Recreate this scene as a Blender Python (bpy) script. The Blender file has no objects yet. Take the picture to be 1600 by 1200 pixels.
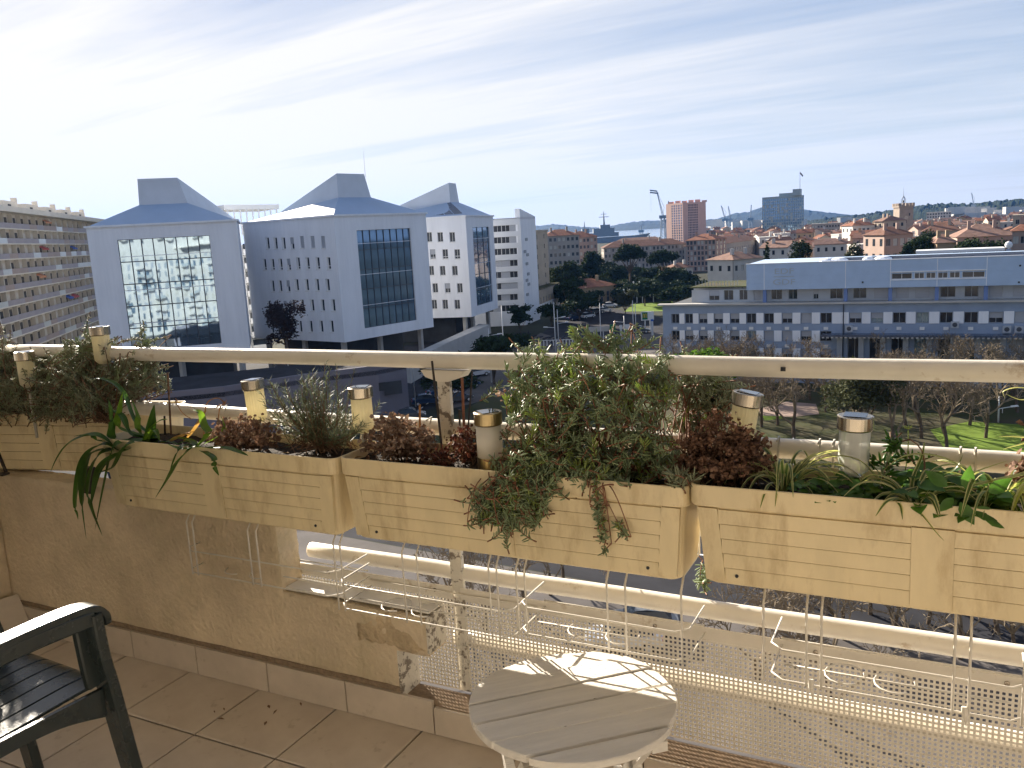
import bpy, bmesh, math, random
import numpy as np
from mathutils import Vector, Matrix, noise as mnoise
S = bpy.context.scene
COL = S.collection
PI = math.pi
# ------------------------------------------------------------------ camera
FPX, HC = 1340.0, 1.51
_pi, _ro, _ya = [math.radians(a) for a in (10.03, 3.2, 27.4)]
_cp, _sp, _cr, _sr, _cy, _sy = math.cos(_pi), math.sin(_pi), math.cos(_ro), math.sin(_ro), math.cos(_ya), math.sin(_ya)
W = np.array([[_cy, -_sy, 0], [_sy, _cy, 0], [0, 0, 1]]) @ np.array([[1, 0, 0], [0, -_sp, _cp], [0, -_cp, -_sp]]) @ np.array([[_cr, -_sr, 0], [_sr, _cr, 0], [0, 0, 1]])
camd = bpy.data.cameras.new('camera')
camd.sensor_width = 36.0
camd.lens = 36.0 * FPX / 1600.0
camd.clip_start, camd.clip_end = 0.05, 20000
cam = bpy.data.objects.new('camera', camd)
COL.objects.link(cam)
M4 = Matrix.Identity(4)
for r in range(3):
    M4[r][0], M4[r][1], M4[r][2] = W[r, 0], -W[r, 1], -W[r, 2]
M4[2][3] = HC
cam.matrix_world = M4
S.camera = cam
C0 = np.array([0, 0, HC])
def ray(u, v): return W @ np.array([(u - 800) / FPX, (v - 600) / FPX, 1.0])
def at_y(u, v, Y):
    d = ray(u, v); return Vector(C0 + d * (Y / d[1]))
def at_z(u, v, z):
    d = ray(u, v); return Vector(C0 + d * ((z - HC) / d[2]))
def dep(u, v, t): return Vector(C0 + ray(u, v) * t)
ZG = -20.5
# ------------------------------------------------------------------ sky, sun, exposure
SUN_AZ, SUN_EL = math.radians(145.5), math.radians(22.5)
sun_dir = Vector((math.cos(SUN_AZ) * math.cos(SUN_EL), math.sin(SUN_AZ) * math.cos(SUN_EL), math.sin(SUN_EL)))
wd = bpy.data.worlds.new('World')
S.world = wd
wd.use_nodes = True
nt = wd.node_tree
nt.nodes.clear()
def N(t, **k):
    n = nt.nodes.new(t)
    for a, b in k.items(): setattr(n, a, b)
    return n
def L(a, b): nt.links.new(a, b)
out = N('ShaderNodeOutputWorld'); bg = N('ShaderNodeBackground'); bg.inputs[1].default_value = 0.068
sky = N('ShaderNodeTexSky', sky_type='NISHITA'); sky.sun_disc = False
sky.sun_elevation = SUN_EL; sky.sun_rotation = PI / 2 - SUN_AZ
sky.altitude = 30; sky.air_density = 1.0; sky.dust_density = 0.25; sky.ozone_density = 3.0
tc = N('ShaderNodeTexCoord'); sep = N('ShaderNodeSeparateXYZ'); L(tc.outputs['Generated'], sep.inputs[0])
def mth(op, a, b=None, clamp=False):
    n = N('ShaderNodeMath', operation=op); n.use_clamp = clamp
    for i, x in enumerate((a, b)):
        if x is None: continue
        if isinstance(x, (int, float)): n.inputs[i].default_value = x
        else: L(x, n.inputs[i])
    return n.outputs[0]
zc = mth('ADD', mth('MAXIMUM', sep.outputs[2], 0.0), 0.10)
cx, cyv = mth('DIVIDE', sep.outputs[0], zc), mth('DIVIDE', sep.outputs[1], zc)
cmb = N('ShaderNodeCombineXYZ'); L(cx, cmb.inputs[0]); L(cyv, cmb.inputs[1])
def cloud_noise(rot, sc, scale, det, lo, hi, off):
    mp = N('ShaderNodeMapping'); L(cmb.outputs[0], mp.inputs[0])
    mp.inputs['Rotation'].default_value = (0, 0, rot); mp.inputs['Scale'].default_value = sc; mp.inputs['Location'].default_value = off
    nz = N('ShaderNodeTexNoise'); nz.inputs['Scale'].default_value = scale; nz.inputs['Detail'].default_value = det
    nz.inputs['Roughness'].default_value = 0.58; nz.inputs['Distortion'].default_value = 0.35
    L(mp.outputs[0], nz.inputs['Vector'])
    mr = N('ShaderNodeMapRange'); mr.inputs[1].default_value = lo; mr.inputs[2].default_value = hi; mr.clamp = True
    L(nz.outputs[0], mr.inputs[0]); return mr.outputs[0]
ST = math.radians(-125)
wisp = cloud_noise(ST, (0.26, 1.5, 1), 1.1, 8, 0.40, 0.70, (3.1, 1.7, 0))
veil = cloud_noise(ST, (0.20, 0.6, 1), 1.0, 6, 0.36, 0.66, (0.4, 5.2, 0))
fine = cloud_noise(ST, (0.30, 3.2, 1), 2.3, 9, 0.42, 0.70, (7.4, 2.2, 0))
dt = N('ShaderNodeVectorMath', operation='DOT_PRODUCT'); L(tc.outputs['Generated'], dt.inputs[0]); dt.inputs[1].default_value = sun_dir
gg = N('ShaderNodeMapRange'); gg.inputs[1].default_value = -0.2; gg.inputs[2].default_value = 1.0; L(dt.outputs['Value'], gg.inputs[0])
g1 = mth('POWER', gg.outputs[0], 1.6)
cov = mth('ADD', mth('MULTIPLY', wisp, 0.5), mth('ADD', mth('MULTIPLY', veil, 0.55), mth('ADD', mth('MULTIPLY', fine, 0.14), 0.12)))
cov = mth('MULTIPLY', cov, mth('ADD', mth('MULTIPLY', g1, 0.75), 0.45), clamp=True)
hzn = mth('POWER', mth('SUBTRACT', 1.0, mth('MAXIMUM', sep.outputs[2], 0.0), clamp=True), 7.0)
cov = mth('ADD', cov, mth('MULTIPLY', hzn, 0.62), clamp=True)
cov = mth('MINIMUM', cov, 0.95)
ccol = N('ShaderNodeMixRGB'); L(g1, ccol.inputs[0])
ccol.inputs[1].default_value = (2.95, 3.33, 4.05, 1); ccol.inputs[2].default_value = (4.75, 4.55, 4.25, 1)
mixs = N('ShaderNodeMixRGB'); L(cov, mixs.inputs[0])
soft = N('ShaderNodeSeparateColor'); L(sky.outputs[0], soft.inputs[0]); socb = N('ShaderNodeCombineColor')
smax = mth('MAXIMUM', soft.outputs[0], mth('MAXIMUM', soft.outputs[1], soft.outputs[2])); sden = mth('ADD', mth('DIVIDE', smax, 5.0), 1.0)
for ch in range(3): L(mth('MULTIPLY', mth('DIVIDE', soft.outputs[ch], sden), (1.0, 0.965, 1.03)[ch]), socb.inputs[ch])
L(socb.outputs[0], mixs.inputs[1]); L(ccol.outputs[0], mixs.inputs[2])
L(mixs.outputs[0], bg.inputs[0]); L(bg.outputs[0], out.inputs[0])
sd = bpy.data.lights.new('sun', 'SUN'); sd.energy = 5.0; sd.angle = math.radians(0.5); sd.color = (1.0, 0.89, 0.74)
so = bpy.data.objects.new('sun', sd); COL.objects.link(so)
so.rotation_euler = (-sun_dir).to_track_quat('-Z', 'Y').to_euler(); so.location = (-30, 20, 30)
S.view_settings.view_transform = 'Standard'; S.view_settings.look = 'None'; S.view_settings.gamma = 1.0
S.view_settings.exposure = 1.75; S.view_settings.use_curve_mapping = False
S.cycles.use_denoising = True
S.cycles.max_bounces = 8; S.cycles.diffuse_bounces = 4; S.cycles.glossy_bounces = 3; S.cycles.transmission_bounces = 5
S.cycles.transparent_max_bounces = 8; S.cycles.volume_bounces = 0
S.cycles.sample_clamp_indirect = 6.0; S.cycles.caustics_reflective = False; S.cycles.caustics_refractive = False

# ------------------------------------------------------------------ materials
def mat(name, col, rough=0.7, var=0.12, scale=6.0, col2=None, metal=0.0, bump=0.0, bscale=None, spec=0.4, trans=0.0, stretch=None, spots=None, rough2=None):
    m = bpy.data.materials.new(name); m.use_nodes = True
    t = m.node_tree; b = t.nodes['Principled BSDF']; o = t.nodes['Material Output']
    b.inputs['Roughness'].default_value = rough; b.inputs['Metallic'].default_value = metal; b.inputs['Specular IOR Level'].default_value = spec
    c2 = col2 or tuple(c * (1 - var * 2) for c in col); c1 = col if col2 else tuple(min(1, c * (1 + var * .5)) for c in col)
    tcn = t.nodes.new('ShaderNodeTexCoord'); src = tcn.outputs['Object']
    if stretch:
        mp = t.nodes.new('ShaderNodeMapping'); mp.inputs['Scale'].default_value = stretch; t.links.new(src, mp.inputs[0]); src = mp.outputs[0]
    nz = t.nodes.new('ShaderNodeTexNoise'); nz.inputs['Scale'].default_value = scale; nz.inputs['Detail'].default_value = 6; nz.inputs['Roughness'].default_value = 0.6
    t.links.new(src, nz.inputs['Vector'])
    rp = t.nodes.new('ShaderNodeMapRange'); rp.inputs[1].default_value = 0.3; rp.inputs[2].default_value = 0.7; t.links.new(nz.outputs[0], rp.inputs[0])
    mx = t.nodes.new('ShaderNodeMixRGB'); mx.inputs[1].default_value = (*c1, 1); mx.inputs[2].default_value = (*c2, 1); t.links.new(rp.outputs[0], mx.inputs[0])
    co = mx.outputs[0]
    if spots:   # (colour, scale, threshold lo, hi)
        n2 = t.nodes.new('ShaderNodeTexNoise'); n2.inputs['Scale'].default_value = spots[1]; n2.inputs['Detail'].default_value = 8; n2.inputs['Roughness'].default_value = 0.7
        t.links.new(src, n2.inputs['Vector'])
        r2 = t.nodes.new('ShaderNodeMapRange'); r2.inputs[1].default_value = spots[2]; r2.inputs[2].default_value = spots[3]; t.links.new(n2.outputs[0], r2.inputs[0])
        m2 = t.nodes.new('ShaderNodeMixRGB'); t.links.new(r2.outputs[0], m2.inputs[0]); t.links.new(co, m2.inputs[1]); m2.inputs[2].default_value = (*spots[0], 1); co = m2.outputs[0]
    t.links.new(co, b.inputs['Base Color'])
    if rough2 is not None:
        r3 = t.nodes.new('ShaderNodeMapRange'); r3.inputs[3].default_value = rough; r3.inputs[4].default_value = rough2; t.links.new(nz.outputs[0], r3.inputs[0]); t.links.new(r3.outputs[0], b.inputs['Roughness'])
    if bump:
        n3 = t.nodes.new('ShaderNodeTexNoise'); n3.inputs['Scale'].default_value = bscale or scale * 4; n3.inputs['Detail'].default_value = 5
        t.links.new(src, n3.inputs['Vector'])
        bp = t.nodes.new('ShaderNodeBump'); bp.inputs['Strength'].default_value = min(1, bump); bp.inputs['Distance'].default_value = 0.01 * max(1, bump)
        t.links.new(n3.outputs[0], bp.inputs['Height']); t.links.new(bp.outputs[0], b.inputs['Normal'])
    if trans:
        tr = t.nodes.new('ShaderNodeBsdfTranslucent'); ms = t.nodes.new('ShaderNodeMixShader'); ms.inputs[0].default_value = trans
        g = t.nodes.new('ShaderNodeMixRGB'); g.blend_type = 'MULTIPLY'; g.inputs[0].default_value = 1; g.inputs[2].default_value = (1.6, 1.7, 0.9, 1) if (trans > .2 and 'plastic' not in name) else (1.15, 1.12, 1.0, 1)
        t.links.new(co, g.inputs[1]); t.links.new(g.outputs[0], tr.inputs[0])
        t.links.new(b.outputs[0], ms.inputs[1]); t.links.new(tr.outputs[0], ms.inputs[2]); t.links.new(ms.outputs[0], o.inputs[0])
    return m
K = {}
K['rail'] = mat('cream_rail_paint', (0.78, 0.73, 0.64), 0.32, 0.05, 9, bump=0.05, bscale=60, spots=((0.40, 0.29, 0.17), 16, 0.60, 0.76))
K['post'] = mat('flaking_white_paint', (0.70, 0.66, 0.58), 0.5, 0.06, 14, bump=0.3, bscale=70, spots=((0.20, 0.17, 0.14), 30, 0.52, 0.57))
K['wire'] = mat('white_coated_wire', (0.72, 0.68, 0.60), 0.35, 0.06, 40, spots=((0.28, 0.15, 0.07), 55, 0.66, 0.74))
K['planter'] = mat('sand_yellow_plastic', (0.80, 0.67, 0.42), 0.42, 0.07, 4, bump=0.05, bscale=90, spots=((0.47, 0.34, 0.17), 5, 0.52, 0.78), stretch=(2.6, 2.6, .8))
K['soil'] = mat('dark_potting_soil', (0.045, 0.032, 0.022), 0.95, 0.4, 40, bump=1.0, bscale=120)
K['stucco'] = mat('ochre_stucco', (0.77, 0.635, 0.45), 0.9, 0.12, 3.0, bump=0.9, bscale=60, stretch=(1.1, 1.1, .9), spots=((0.50, 0.42, 0.27), 3.2, 0.48, 0.74))
K['stucco_rough'] = mat('broken_ochre_render', (0.66, 0.52, 0.34), 0.95, 0.15, 9, bump=2.5, bscale=45)
K['coping'] = mat('white_coping', (0.78, 0.75, 0.68), 0.6, 0.05, 6)
K['tile'] = mat('beige_floor_tile', (0.66, 0.58, 0.49), 0.38, 0.10, 7, col2=(0.55, 0.47, 0.39), bump=0.05, bscale=40, spots=((0.30, 0.23, 0.16), 9, 0.56, 0.74))
K['skirt'] = mat('beige_skirting_tile', (0.64, 0.55, 0.45), 0.38, 0.08, 7, spots=((0.30, 0.23, 0.15), 12, 0.60, 0.80))
K['grout'] = mat('dark_grout', (0.06, 0.045, 0.032), 0.95, 0.2, 30)
K['mortar'] = mat('brown_mortar', (0.30, 0.22, 0.15), 0.95, 0.2, 60, bump=0.4, bscale=80)
K['table'] = mat('weathered_white_paint', (0.78, 0.74, 0.67), 0.6, 0.07, 5, stretch=(1, 9, 9), bump=0.35, bscale=30, spots=((0.24, 0.18, 0.12), 26, 0.66, 0.70))
K['chair'] = mat('dark_green_resin', (0.026, 0.036, 0.036), 0.20, 0.10, 8, spec=0.6, bump=0.06, bscale=120, rough2=0.34)
K['steel'] = mat('brushed_steel', (0.42, 0.37, 0.30), 0.26, 0.10, 4, metal=1.0, stretch=(1, 1, 0.05), bump=0.03, bscale=60)
K['brass'] = mat('aged_brass_steel', (0.40, 0.31, 0.17), 0.34, 0.2, 12, metal=1.0, bump=0.05, bscale=60)
K['solar'] = mat('solar_cell', (0.02, 0.025, 0.04), 0.08, 0.1, 20, spec=0.9)
K['lamp_cream'] = mat('aged_ribbed_plastic', (0.84, 0.79, 0.62), 0.35, 0.05, 12, trans=0.5)
K['lamp_frost'] = mat('frosted_white_plastic', (0.85, 0.82, 0.78), 0.5, 0.03, 12, trans=0.4)
K['spike'] = mat('dull_spike', (0.45, 0.42, 0.36), 0.45, 0.1, 12)
K['white_wall'] = mat('white_facade_cladding', (0.84, 0.86, 0.90), 0.55, 0.05, 0.5, stretch=(1, 1, .12), spots=((0.66, 0.69, 0.74), 1.3, .50, .95))
K['white_dirty'] = mat('white_facade_weathered', (0.68, 0.70, 0.73), 0.7, 0.06, 0.2)
K['roof_metal'] = mat('pale_blue_roof_metal', (0.36, 0.46, 0.60), 0.6, 0.05, 0.3)
K['lantern'] = mat('pale_lantern_cladding', (0.60, 0.64, 0.70), 0.5, 0.05, 0.3)
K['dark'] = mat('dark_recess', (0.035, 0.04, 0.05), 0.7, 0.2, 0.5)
K['frame'] = mat('grey_window_frame', (0.32, 0.35, 0.38), 0.5, 0.05, 2)
K['frame_dark'] = mat('dark_mullion', (0.05, 0.06, 0.08), 0.45, 0.05, 2)
K['frame_white'] = mat('white_window_frame', (0.75, 0.75, 0.74), 0.5, 0.05, 2)
K['glass'] = mat('window_glass', (0.025, 0.035, 0.05), 0.08, 0.3, 0.7, spec=0.35)
K['glass_b'] = mat('mirror_glass_pale', (0.42, 0.56, 0.68), 0.03, 0.10, 0.25, metal=0.85)
K['glass_c'] = mat('mirror_glass_dark', (0.24, 0.37, 0.52), 0.04, 0.25, 0.2, metal=0.6)
K['panel'] = mat('dark_roof_panel', (0.06, 0.09, 0.15), 0.25, 0.2, 1, spec=0.7)
K['shutter'] = mat('grey_roller_shutter', (0.38, 0.40, 0.44), 0.6, 0.06, 3, stretch=(0.2, 1, 8))
K['office'] = mat('grey_office_render', (0.29, 0.36, 0.48), 0.85, 0.08, 0.4)
K['office_light'] = mat('pale_office_render', (0.44, 0.47, 0.51), 0.85, 0.08, 0.4)
K['office_box'] = mat('pale_corrugated_cladding', (0.40, 0.53, 0.72), 0.5, 0.05, 0.5)
K['blue_col'] = mat('blue_painted_steel', (0.14, 0.22, 0.46), 0.5, 0.05, 2)
K['letters'] = mat('faded_letter_ghost', (0.40, 0.45, 0.50), 0.6, 0.05, 2)
K['concrete'] = mat('pale_concrete', (0.50, 0.48, 0.45), 0.85, 0.10, 0.3)
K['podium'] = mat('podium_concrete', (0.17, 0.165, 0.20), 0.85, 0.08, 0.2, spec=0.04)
K['asphalt'] = mat('asphalt', (0.038, 0.039, 0.046), 0.9, 0.2, 0.3, spec=0.04, bump=0.2, bscale=8)
K['paving'] = mat('pale_paving', (0.125, 0.115, 0.11), 0.9, 0.15, 0.3, spec=0.04)
K['ground'] = mat('town_ground', (0.055, 0.060, 0.045), 0.95, 0.25, 0.03, spec=0.04)
K['lawn'] = mat('lawn_green', (0.145, 0.215, 0.04), 0.9, 0.2, 0.5, spec=0.04, bump=0.6, bscale=14)
K['park'] = mat('park_soil', (0.085, 0.070, 0.050), 0.95, 0.25, 0.2, spec=0.04, col2=(0.05, 0.065, 0.025))
K['path'] = mat('pinkish_path', (0.34, 0.26, 0.22), 0.9, 0.1, 0.4, spec=0.04)
K['paint'] = mat('road_paint', (0.78, 0.78, 0.76), 0.7, 0.06, 3)
K['sea'] = mat('sea_water', (0.10, 0.18, 0.26), 0.12, 0.2, 0.004, bump=0.6, bscale=0.15, spec=0.5)
K['hill_far'] = mat('far_hill_scrub', (0.035, 0.050, 0.050), 0.95, 0.25, 0.004, spec=0.04)
K['hill_near'] = mat('pine_hillside', (0.022, 0.034, 0.020), 0.95, 0.3, 0.012, spec=0.04)
K['leaf_pine'] = mat('pine_needles', (0.035, 0.060, 0.022), 0.7, 0.35, 0.9, spec=0.04, trans=0.15)
K['leaf_dark'] = mat('dark_evergreen', (0.036, 0.060, 0.030), 0.75, 0.35, 0.9, spec=0.04, trans=0.1)
K['leaf_bright'] = mat('bright_pine', (0.075, 0.14, 0.028), 0.7, 0.3, 0.9, spec=0.04, trans=0.25)
K['leaf_olive'] = mat('olive_shrub', (0.085, 0.095, 0.050), 0.8, 0.3, 0.9, spec=0.04, trans=0.15)
K['leaf_purple'] = mat('purplish_round_crown', (0.055, 0.042, 0.045), 0.8, 0.3, 0.9, spec=0.04, trans=0.1)
K['bark'] = mat('grey_brown_bark', (0.13, 0.10, 0.075), 0.9, 0.2, 5, spec=0.04)
K['twig'] = mat('bare_grey_twigs', (0.24, 0.195, 0.14), 0.9, 0.2, 2, spec=0.04)
K['roof_tile'] = mat('terracotta_roof', (0.27, 0.13, 0.09), 0.85, 0.2, 0.8, spec=0.04, bump=0.4, bscale=5)
K['roof_brown'] = mat('brown_tile_roof', (0.20, 0.115, 0.09), 0.85, 0.2, 0.8, spec=0.04, bump=0.4, bscale=5)
K['roof_pink'] = mat('faded_pink_tile_roof', (0.28, 0.18, 0.145), 0.85, 0.18, 0.8, spec=0.04, bump=0.4, bscale=5)
K['w_cream'] = mat('cream_render', (0.46, 0.39, 0.31), 0.85, 0.08, 0.4)
K['w_ochre'] = mat('ochre_render', (0.38, 0.28, 0.18), 0.85, 0.08, 0.4)
K['w_pink'] = mat('pink_render', (0.41, 0.30, 0.25), 0.85, 0.08, 0.4)
K['w_white'] = mat('white_render', (0.56, 0.54, 0.51), 0.85, 0.06, 0.4)
K['w_grey'] = mat('grey_stone_render', (0.36, 0.33, 0.30), 0.85, 0.08, 0.4)
K['tower_pink'] = mat('salmon_tower_cladding', (0.68, 0.42, 0.33), 0.75, 0.05, 0.3)
K['tower_grey'] = mat('grey_green_tower_cladding', (0.36, 0.42, 0.43), 0.55, 0.08, 0.2)
K['w_house'] = mat('pale_house_render', (0.62, 0.60, 0.57), 0.85, 0.08, 0.5)
K['stone'] = mat('tower_stone', (0.34, 0.28, 0.23), 0.9, 0.12, 0.5)
K['crane'] = mat('blue_grey_crane_steel', (0.22, 0.28, 0.36), 0.6, 0.1, 1)
K['navy'] = mat('navy_grey_steel', (0.26, 0.30, 0.34), 0.6, 0.08, 0.4)
K['lamp_pole'] = mat('galvanised_pole', (0.62, 0.63, 0.64), 0.45, 0.06, 2)
K['car_white'] = mat('white_car_paint', (0.75, 0.77, 0.80), 0.2, 0.02, 2, spec=0.6)
K['car_blue'] = mat('blue_car_paint', (0.03, 0.06, 0.14), 0.2, 0.02, 2, spec=0.6)
K['car_grey'] = mat('grey_car_paint', (0.10, 0.11, 0.12), 0.2, 0.02, 2, spec=0.6)
K['tyre'] = mat('tyre_rubber', (0.02, 0.02, 0.02), 0.8, 0.1, 10)
K['red'] = mat('red_plastic', (0.5, 0.03, 0.02), 0.4, 0.05, 5)
K['headlight'] = mat('clear_lamp', (0.8, 0.8, 0.8), 0.15, 0.02, 5)
K['sign_green'] = mat('green_sign', (0.0, 0.16, 0.05), 0.5, 0.05, 2)
K['sign_yellow'] = mat('yellow_mark', (0.75, 0.50, 0.05), 0.5, 0.05, 2)
K['blue_sign'] = mat('blue_sign_board', (0.03, 0.12, 0.45), 0.5, 0.05, 2)
K['cloth_dark'] = mat('dark_clothing', (0.03, 0.03, 0.045), 0.9, 0.1, 10)
K['awning_blue'] = mat('blue_awning', (0.03, 0.08, 0.30), 0.8, 0.05, 2)
K['awning_red'] = mat('red_awning', (0.35, 0.05, 0.04), 0.8, 0.05, 2)
K['awning_orange'] = mat('orange_awning', (0.50, 0.22, 0.10), 0.8, 0.05, 2)
K['flats'] = mat('flats_beige_concrete', (0.50, 0.45, 0.38), 0.85, 0.08, 0.3)
K['flats_line'] = mat('flats_white_slab', (0.66, 0.62, 0.55), 0.8, 0.06, 0.3)
K['par_a'] = mat('grey_violet_parapet', (0.28, 0.26, 0.29), 0.6, 0.08, 1)
K['par_b'] = mat('brownish_parapet', (0.30, 0.24, 0.22), 0.6, 0.08, 1)
K['par_c'] = mat('pale_glass_parapet', (0.42, 0.46, 0.48), 0.3, 0.08, 1)
K['blind'] = mat('pale_blind', (0.55, 0.53, 0.48), 0.7, 0.1, 1)
# foreground plants
K['ice'] = mat('succulent_leaf', (0.27, 0.36, 0.17), 0.5, 0.3, 26, col2=(0.20, 0.245, 0.155), trans=0.18)
K['ice_tip'] = mat('succulent_young_leaf', (0.36, 0.44, 0.14), 0.5, 0.2, 26, trans=0.30)
K['ice_grey'] = mat('grey_succulent_leaf', (0.30, 0.345, 0.215), 0.6, 0.3, 26, col2=(0.22, 0.23, 0.15), trans=0.15)
K['stem_red'] = mat('red_brown_stem', (0.28, 0.13, 0.075), 0.7, 0.25, 40)
K['stem_dry'] = mat('dry_stem', (0.22, 0.13, 0.08), 0.8, 0.25, 40)
K['strap'] = mat('strap_leaf_green', (0.06, 0.13, 0.028), 0.4, 0.25, 8, trans=0.35, stretch=(3, 3, 0.6))
K['strap_light'] = mat('young_strap_leaf', (0.13, 0.22, 0.03), 0.4, 0.2, 8, trans=0.45)
K['spider_g'] = mat('spider_leaf_green', (0.11, 0.17, 0.05), 0.4, 0.25, 12, trans=0.35)
K['spider_c'] = mat('spider_leaf_cream', (0.52, 0.50, 0.26), 0.45, 0.12, 12, trans=0.35)
K['weed'] = mat('weed_leaf', (0.08, 0.19, 0.035), 0.45, 0.25, 30, trans=0.4)
K['weed_y'] = mat('young_weed_leaf', (0.15, 0.26, 0.04), 0.45, 0.2, 30, trans=0.45)
K['rose'] = mat('rosemary_needle', (0.20, 0.25, 0.145), 0.55, 0.25, 40, trans=0.15)
K['dry_brown'] = mat('withered_brown_petal', (0.30, 0.18, 0.125), 0.9, 0.3, 50, trans=0.2)
K['dry_rust'] = mat('withered_rust_petal', (0.23, 0.125, 0.08), 0.9, 0.35, 50, trans=0.2)
K['dry_grey'] = mat('withered_greyish_petal', (0.36, 0.26, 0.20), 0.9, 0.3, 50, trans=0.2)
K['dry_red'] = mat('withered_dark_red', (0.13, 0.040, 0.028), 0.8, 0.4, 50, trans=0.2)
K['dead_leaf'] = mat('dead_leaf_tan', (0.40, 0.22, 0.10), 0.8, 0.25, 30, trans=0.3)
K['stick_dark'] = mat('dark_plastic_stick', (0.03, 0.022, 0.02), 0.5, 0.1, 20)
K['stick_wood'] = mat('reddish_wood_stick', (0.24, 0.10, 0.06), 0.7, 0.15, 20)
K['yellow_leaf'] = mat('yellow_green_leaf', (0.36, 0.36, 0.08), 0.45, 0.15, 12, trans=0.4)
# clear plastic of one lamp
mc = bpy.data.materials.new('clear_plastic'); mc.use_nodes = True
_b = mc.node_tree.nodes['Principled BSDF']; _b.inputs['Base Color'].default_value = (0.90, 0.93, 0.90, 1); _b.inputs['Roughness'].default_value = 0.2; _b.inputs['Transmission Weight'].default_value = 0.5; _b.inputs['IOR'].default_value = 1.2
K['clear'] = mc

KIDS = {}
# ------------------------------------------------------------------ mesh builder and tagging
class MB:
    def __init__(s): s.v = []; s.f = []; s.m = []
    def add(s, vs, fs, mi=0):
        n = len(s.v); s.v.extend(tuple(p) for p in vs); s.f.extend(tuple(i + n for i in f) for f in fs); s.m.extend([mi] * len(fs))
    def box(s, a, b, mi=0):
        x0, y0, z0 = a; x1, y1, z1 = b
        s.add([(x0, y0, z0), (x1, y0, z0), (x1, y1, z0), (x0, y1, z0), (x0, y0, z1), (x1, y0, z1), (x1, y1, z1), (x0, y1, z1)],
              [(0, 3, 2, 1), (4, 5, 6, 7), (0, 1, 5, 4), (1, 2, 6, 5), (2, 3, 7, 6), (3, 0, 4, 7)], mi)
    def obox(s, c, ax, ay, az, mi=0):   # centre and half-axis vectors
        c, ax, ay, az = map(Vector, (c, ax, ay, az)); vs = []
        for sz in (-1, 1):
            for sx, sy in ((-1, -1), (1, -1), (1, 1), (-1, 1)): vs.append(c + ax * sx + ay * sy + az * sz)
        s.add(vs, [(0, 3, 2, 1), (4, 5, 6, 7), (0, 1, 5, 4), (1, 2, 6, 5), (2, 3, 7, 6), (3, 0, 4, 7)], mi)
    def tube(s, pts, r, n=6, mi=0, cap=True):
        pts = [Vector(p) for p in pts]; rings = []
        if not isinstance(r, (list, tuple)): r = [r] * len(pts)
        up = None
        for i, p in enumerate(pts):
            t = (pts[min(i + 1, len(pts) - 1)] - pts[max(i - 1, 0)])
            if t.length < 1e-9: t = Vector((0, 0, 1))
            t.normalize()
            if up is None:
                up = Vector((0, 0, 1)) if abs(t.z) < 0.9 else Vector((1, 0, 0))
            a = t.cross(up)
            if a.length < 1e-6: a = t.orthogonal()
            a.normalize(); b = a.cross(t); up = b
            rings.append([p + (a * math.cos(2 * PI * k / n) + b * math.sin(2 * PI * k / n)) * r[i] for k in range(n)])
        vs = [q for ring in rings for q in ring]; fs = []
        for i in range(len(pts) - 1):
            for k in range(n): fs.append((i * n + k, i * n + (k + 1) % n, (i + 1) * n + (k + 1) % n, (i + 1) * n + k))
        if cap: fs.append(tuple(range(n - 1, -1, -1))); fs.append(tuple((len(pts) - 1) * n + k for k in range(n)))
        s.add(vs, fs, mi)
    def lathe(s, prof, n=24, c=(0, 0, 0), mi=0, cap=True):
        c = Vector(c); vs = []; fs = []
        for (r, z) in prof:
            for k in range(n): vs.append(c + Vector((r * math.cos(2 * PI * k / n), r * math.sin(2 * PI * k / n), z)))
        for i in range(len(prof) - 1):
            for k in range(n): fs.append((i * n + k, i * n + (k + 1) % n, (i + 1) * n + (k + 1) % n, (i + 1) * n + k))
        if cap: fs.append(tuple(range(n - 1, -1, -1))); fs.append(tuple((len(prof) - 1) * n + k for k in range(n)))
        s.add(vs, fs, mi)
    def prism(s, poly, z0, z1, mi=0):
        n = len(poly); vs = [(p[0], p[1], z0) for p in poly] + [(p[0], p[1], z1) for p in poly]
        fs = [tuple(range(n - 1, -1, -1)), tuple(range(n, 2 * n))] + [(i, (i + 1) % n, n + (i + 1) % n, n + i) for i in range(n)]
        s.add(vs, fs, mi)
    def quad(s, a, b, c, d, mi=0): s.add([a, b, c, d], [(0, 1, 2, 3)], mi)
    def mesh(s, name, mats, smooth=False):
        me = bpy.data.meshes.new(name); me.from_pydata([tuple(v) for v in s.v], [], s.f)
        for m in (mats if isinstance(mats, (list, tuple)) else [mats]): me.materials.append(K[m] if isinstance(m, str) else m)
        if any(s.m): me.polygons.foreach_set('material_index', s.m)
        if smooth: me.polygons.foreach_set('use_smooth', [True] * len(me.polygons))
        me.update(); return me
    def build(s, name, mats, parent=None, loc=(0, 0, 0), rz=0.0, smooth=False, kind=None, label=None):
        return put(name, s.mesh(name, mats, smooth), parent, loc, rz, kind, label)
def put(name, me, parent=None, loc=(0, 0, 0), rz=0.0, kind=None, label=None):
    o = bpy.data.objects.new(name, me); COL.objects.link(o); o.location = loc; o.rotation_euler = (0, 0, rz)
    if parent: o.parent = parent; KIDS.setdefault(parent.name, []).append(o)
    if kind: o['kind'] = kind
    if label: o['label'] = label
    return o
def tag(o, label, cat, group=None):
    o['label'] = label; o['category'] = cat
    if group: o['group'] = group
    return o
def thing(name, label, cat, loc=(0, 0, 0), rz=0.0, group=None):
    o = bpy.data.objects.new(name, None); o.empty_display_size = 0.1; COL.objects.link(o); o.location = loc; o.rotation_euler = (0, 0, rz)
    return tag(o, label, cat, group)
def struct(name, mb, m, loc=(0, 0, 0), smooth=False): return mb.build(name, m, None, loc, 0, smooth, 'structure')
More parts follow.
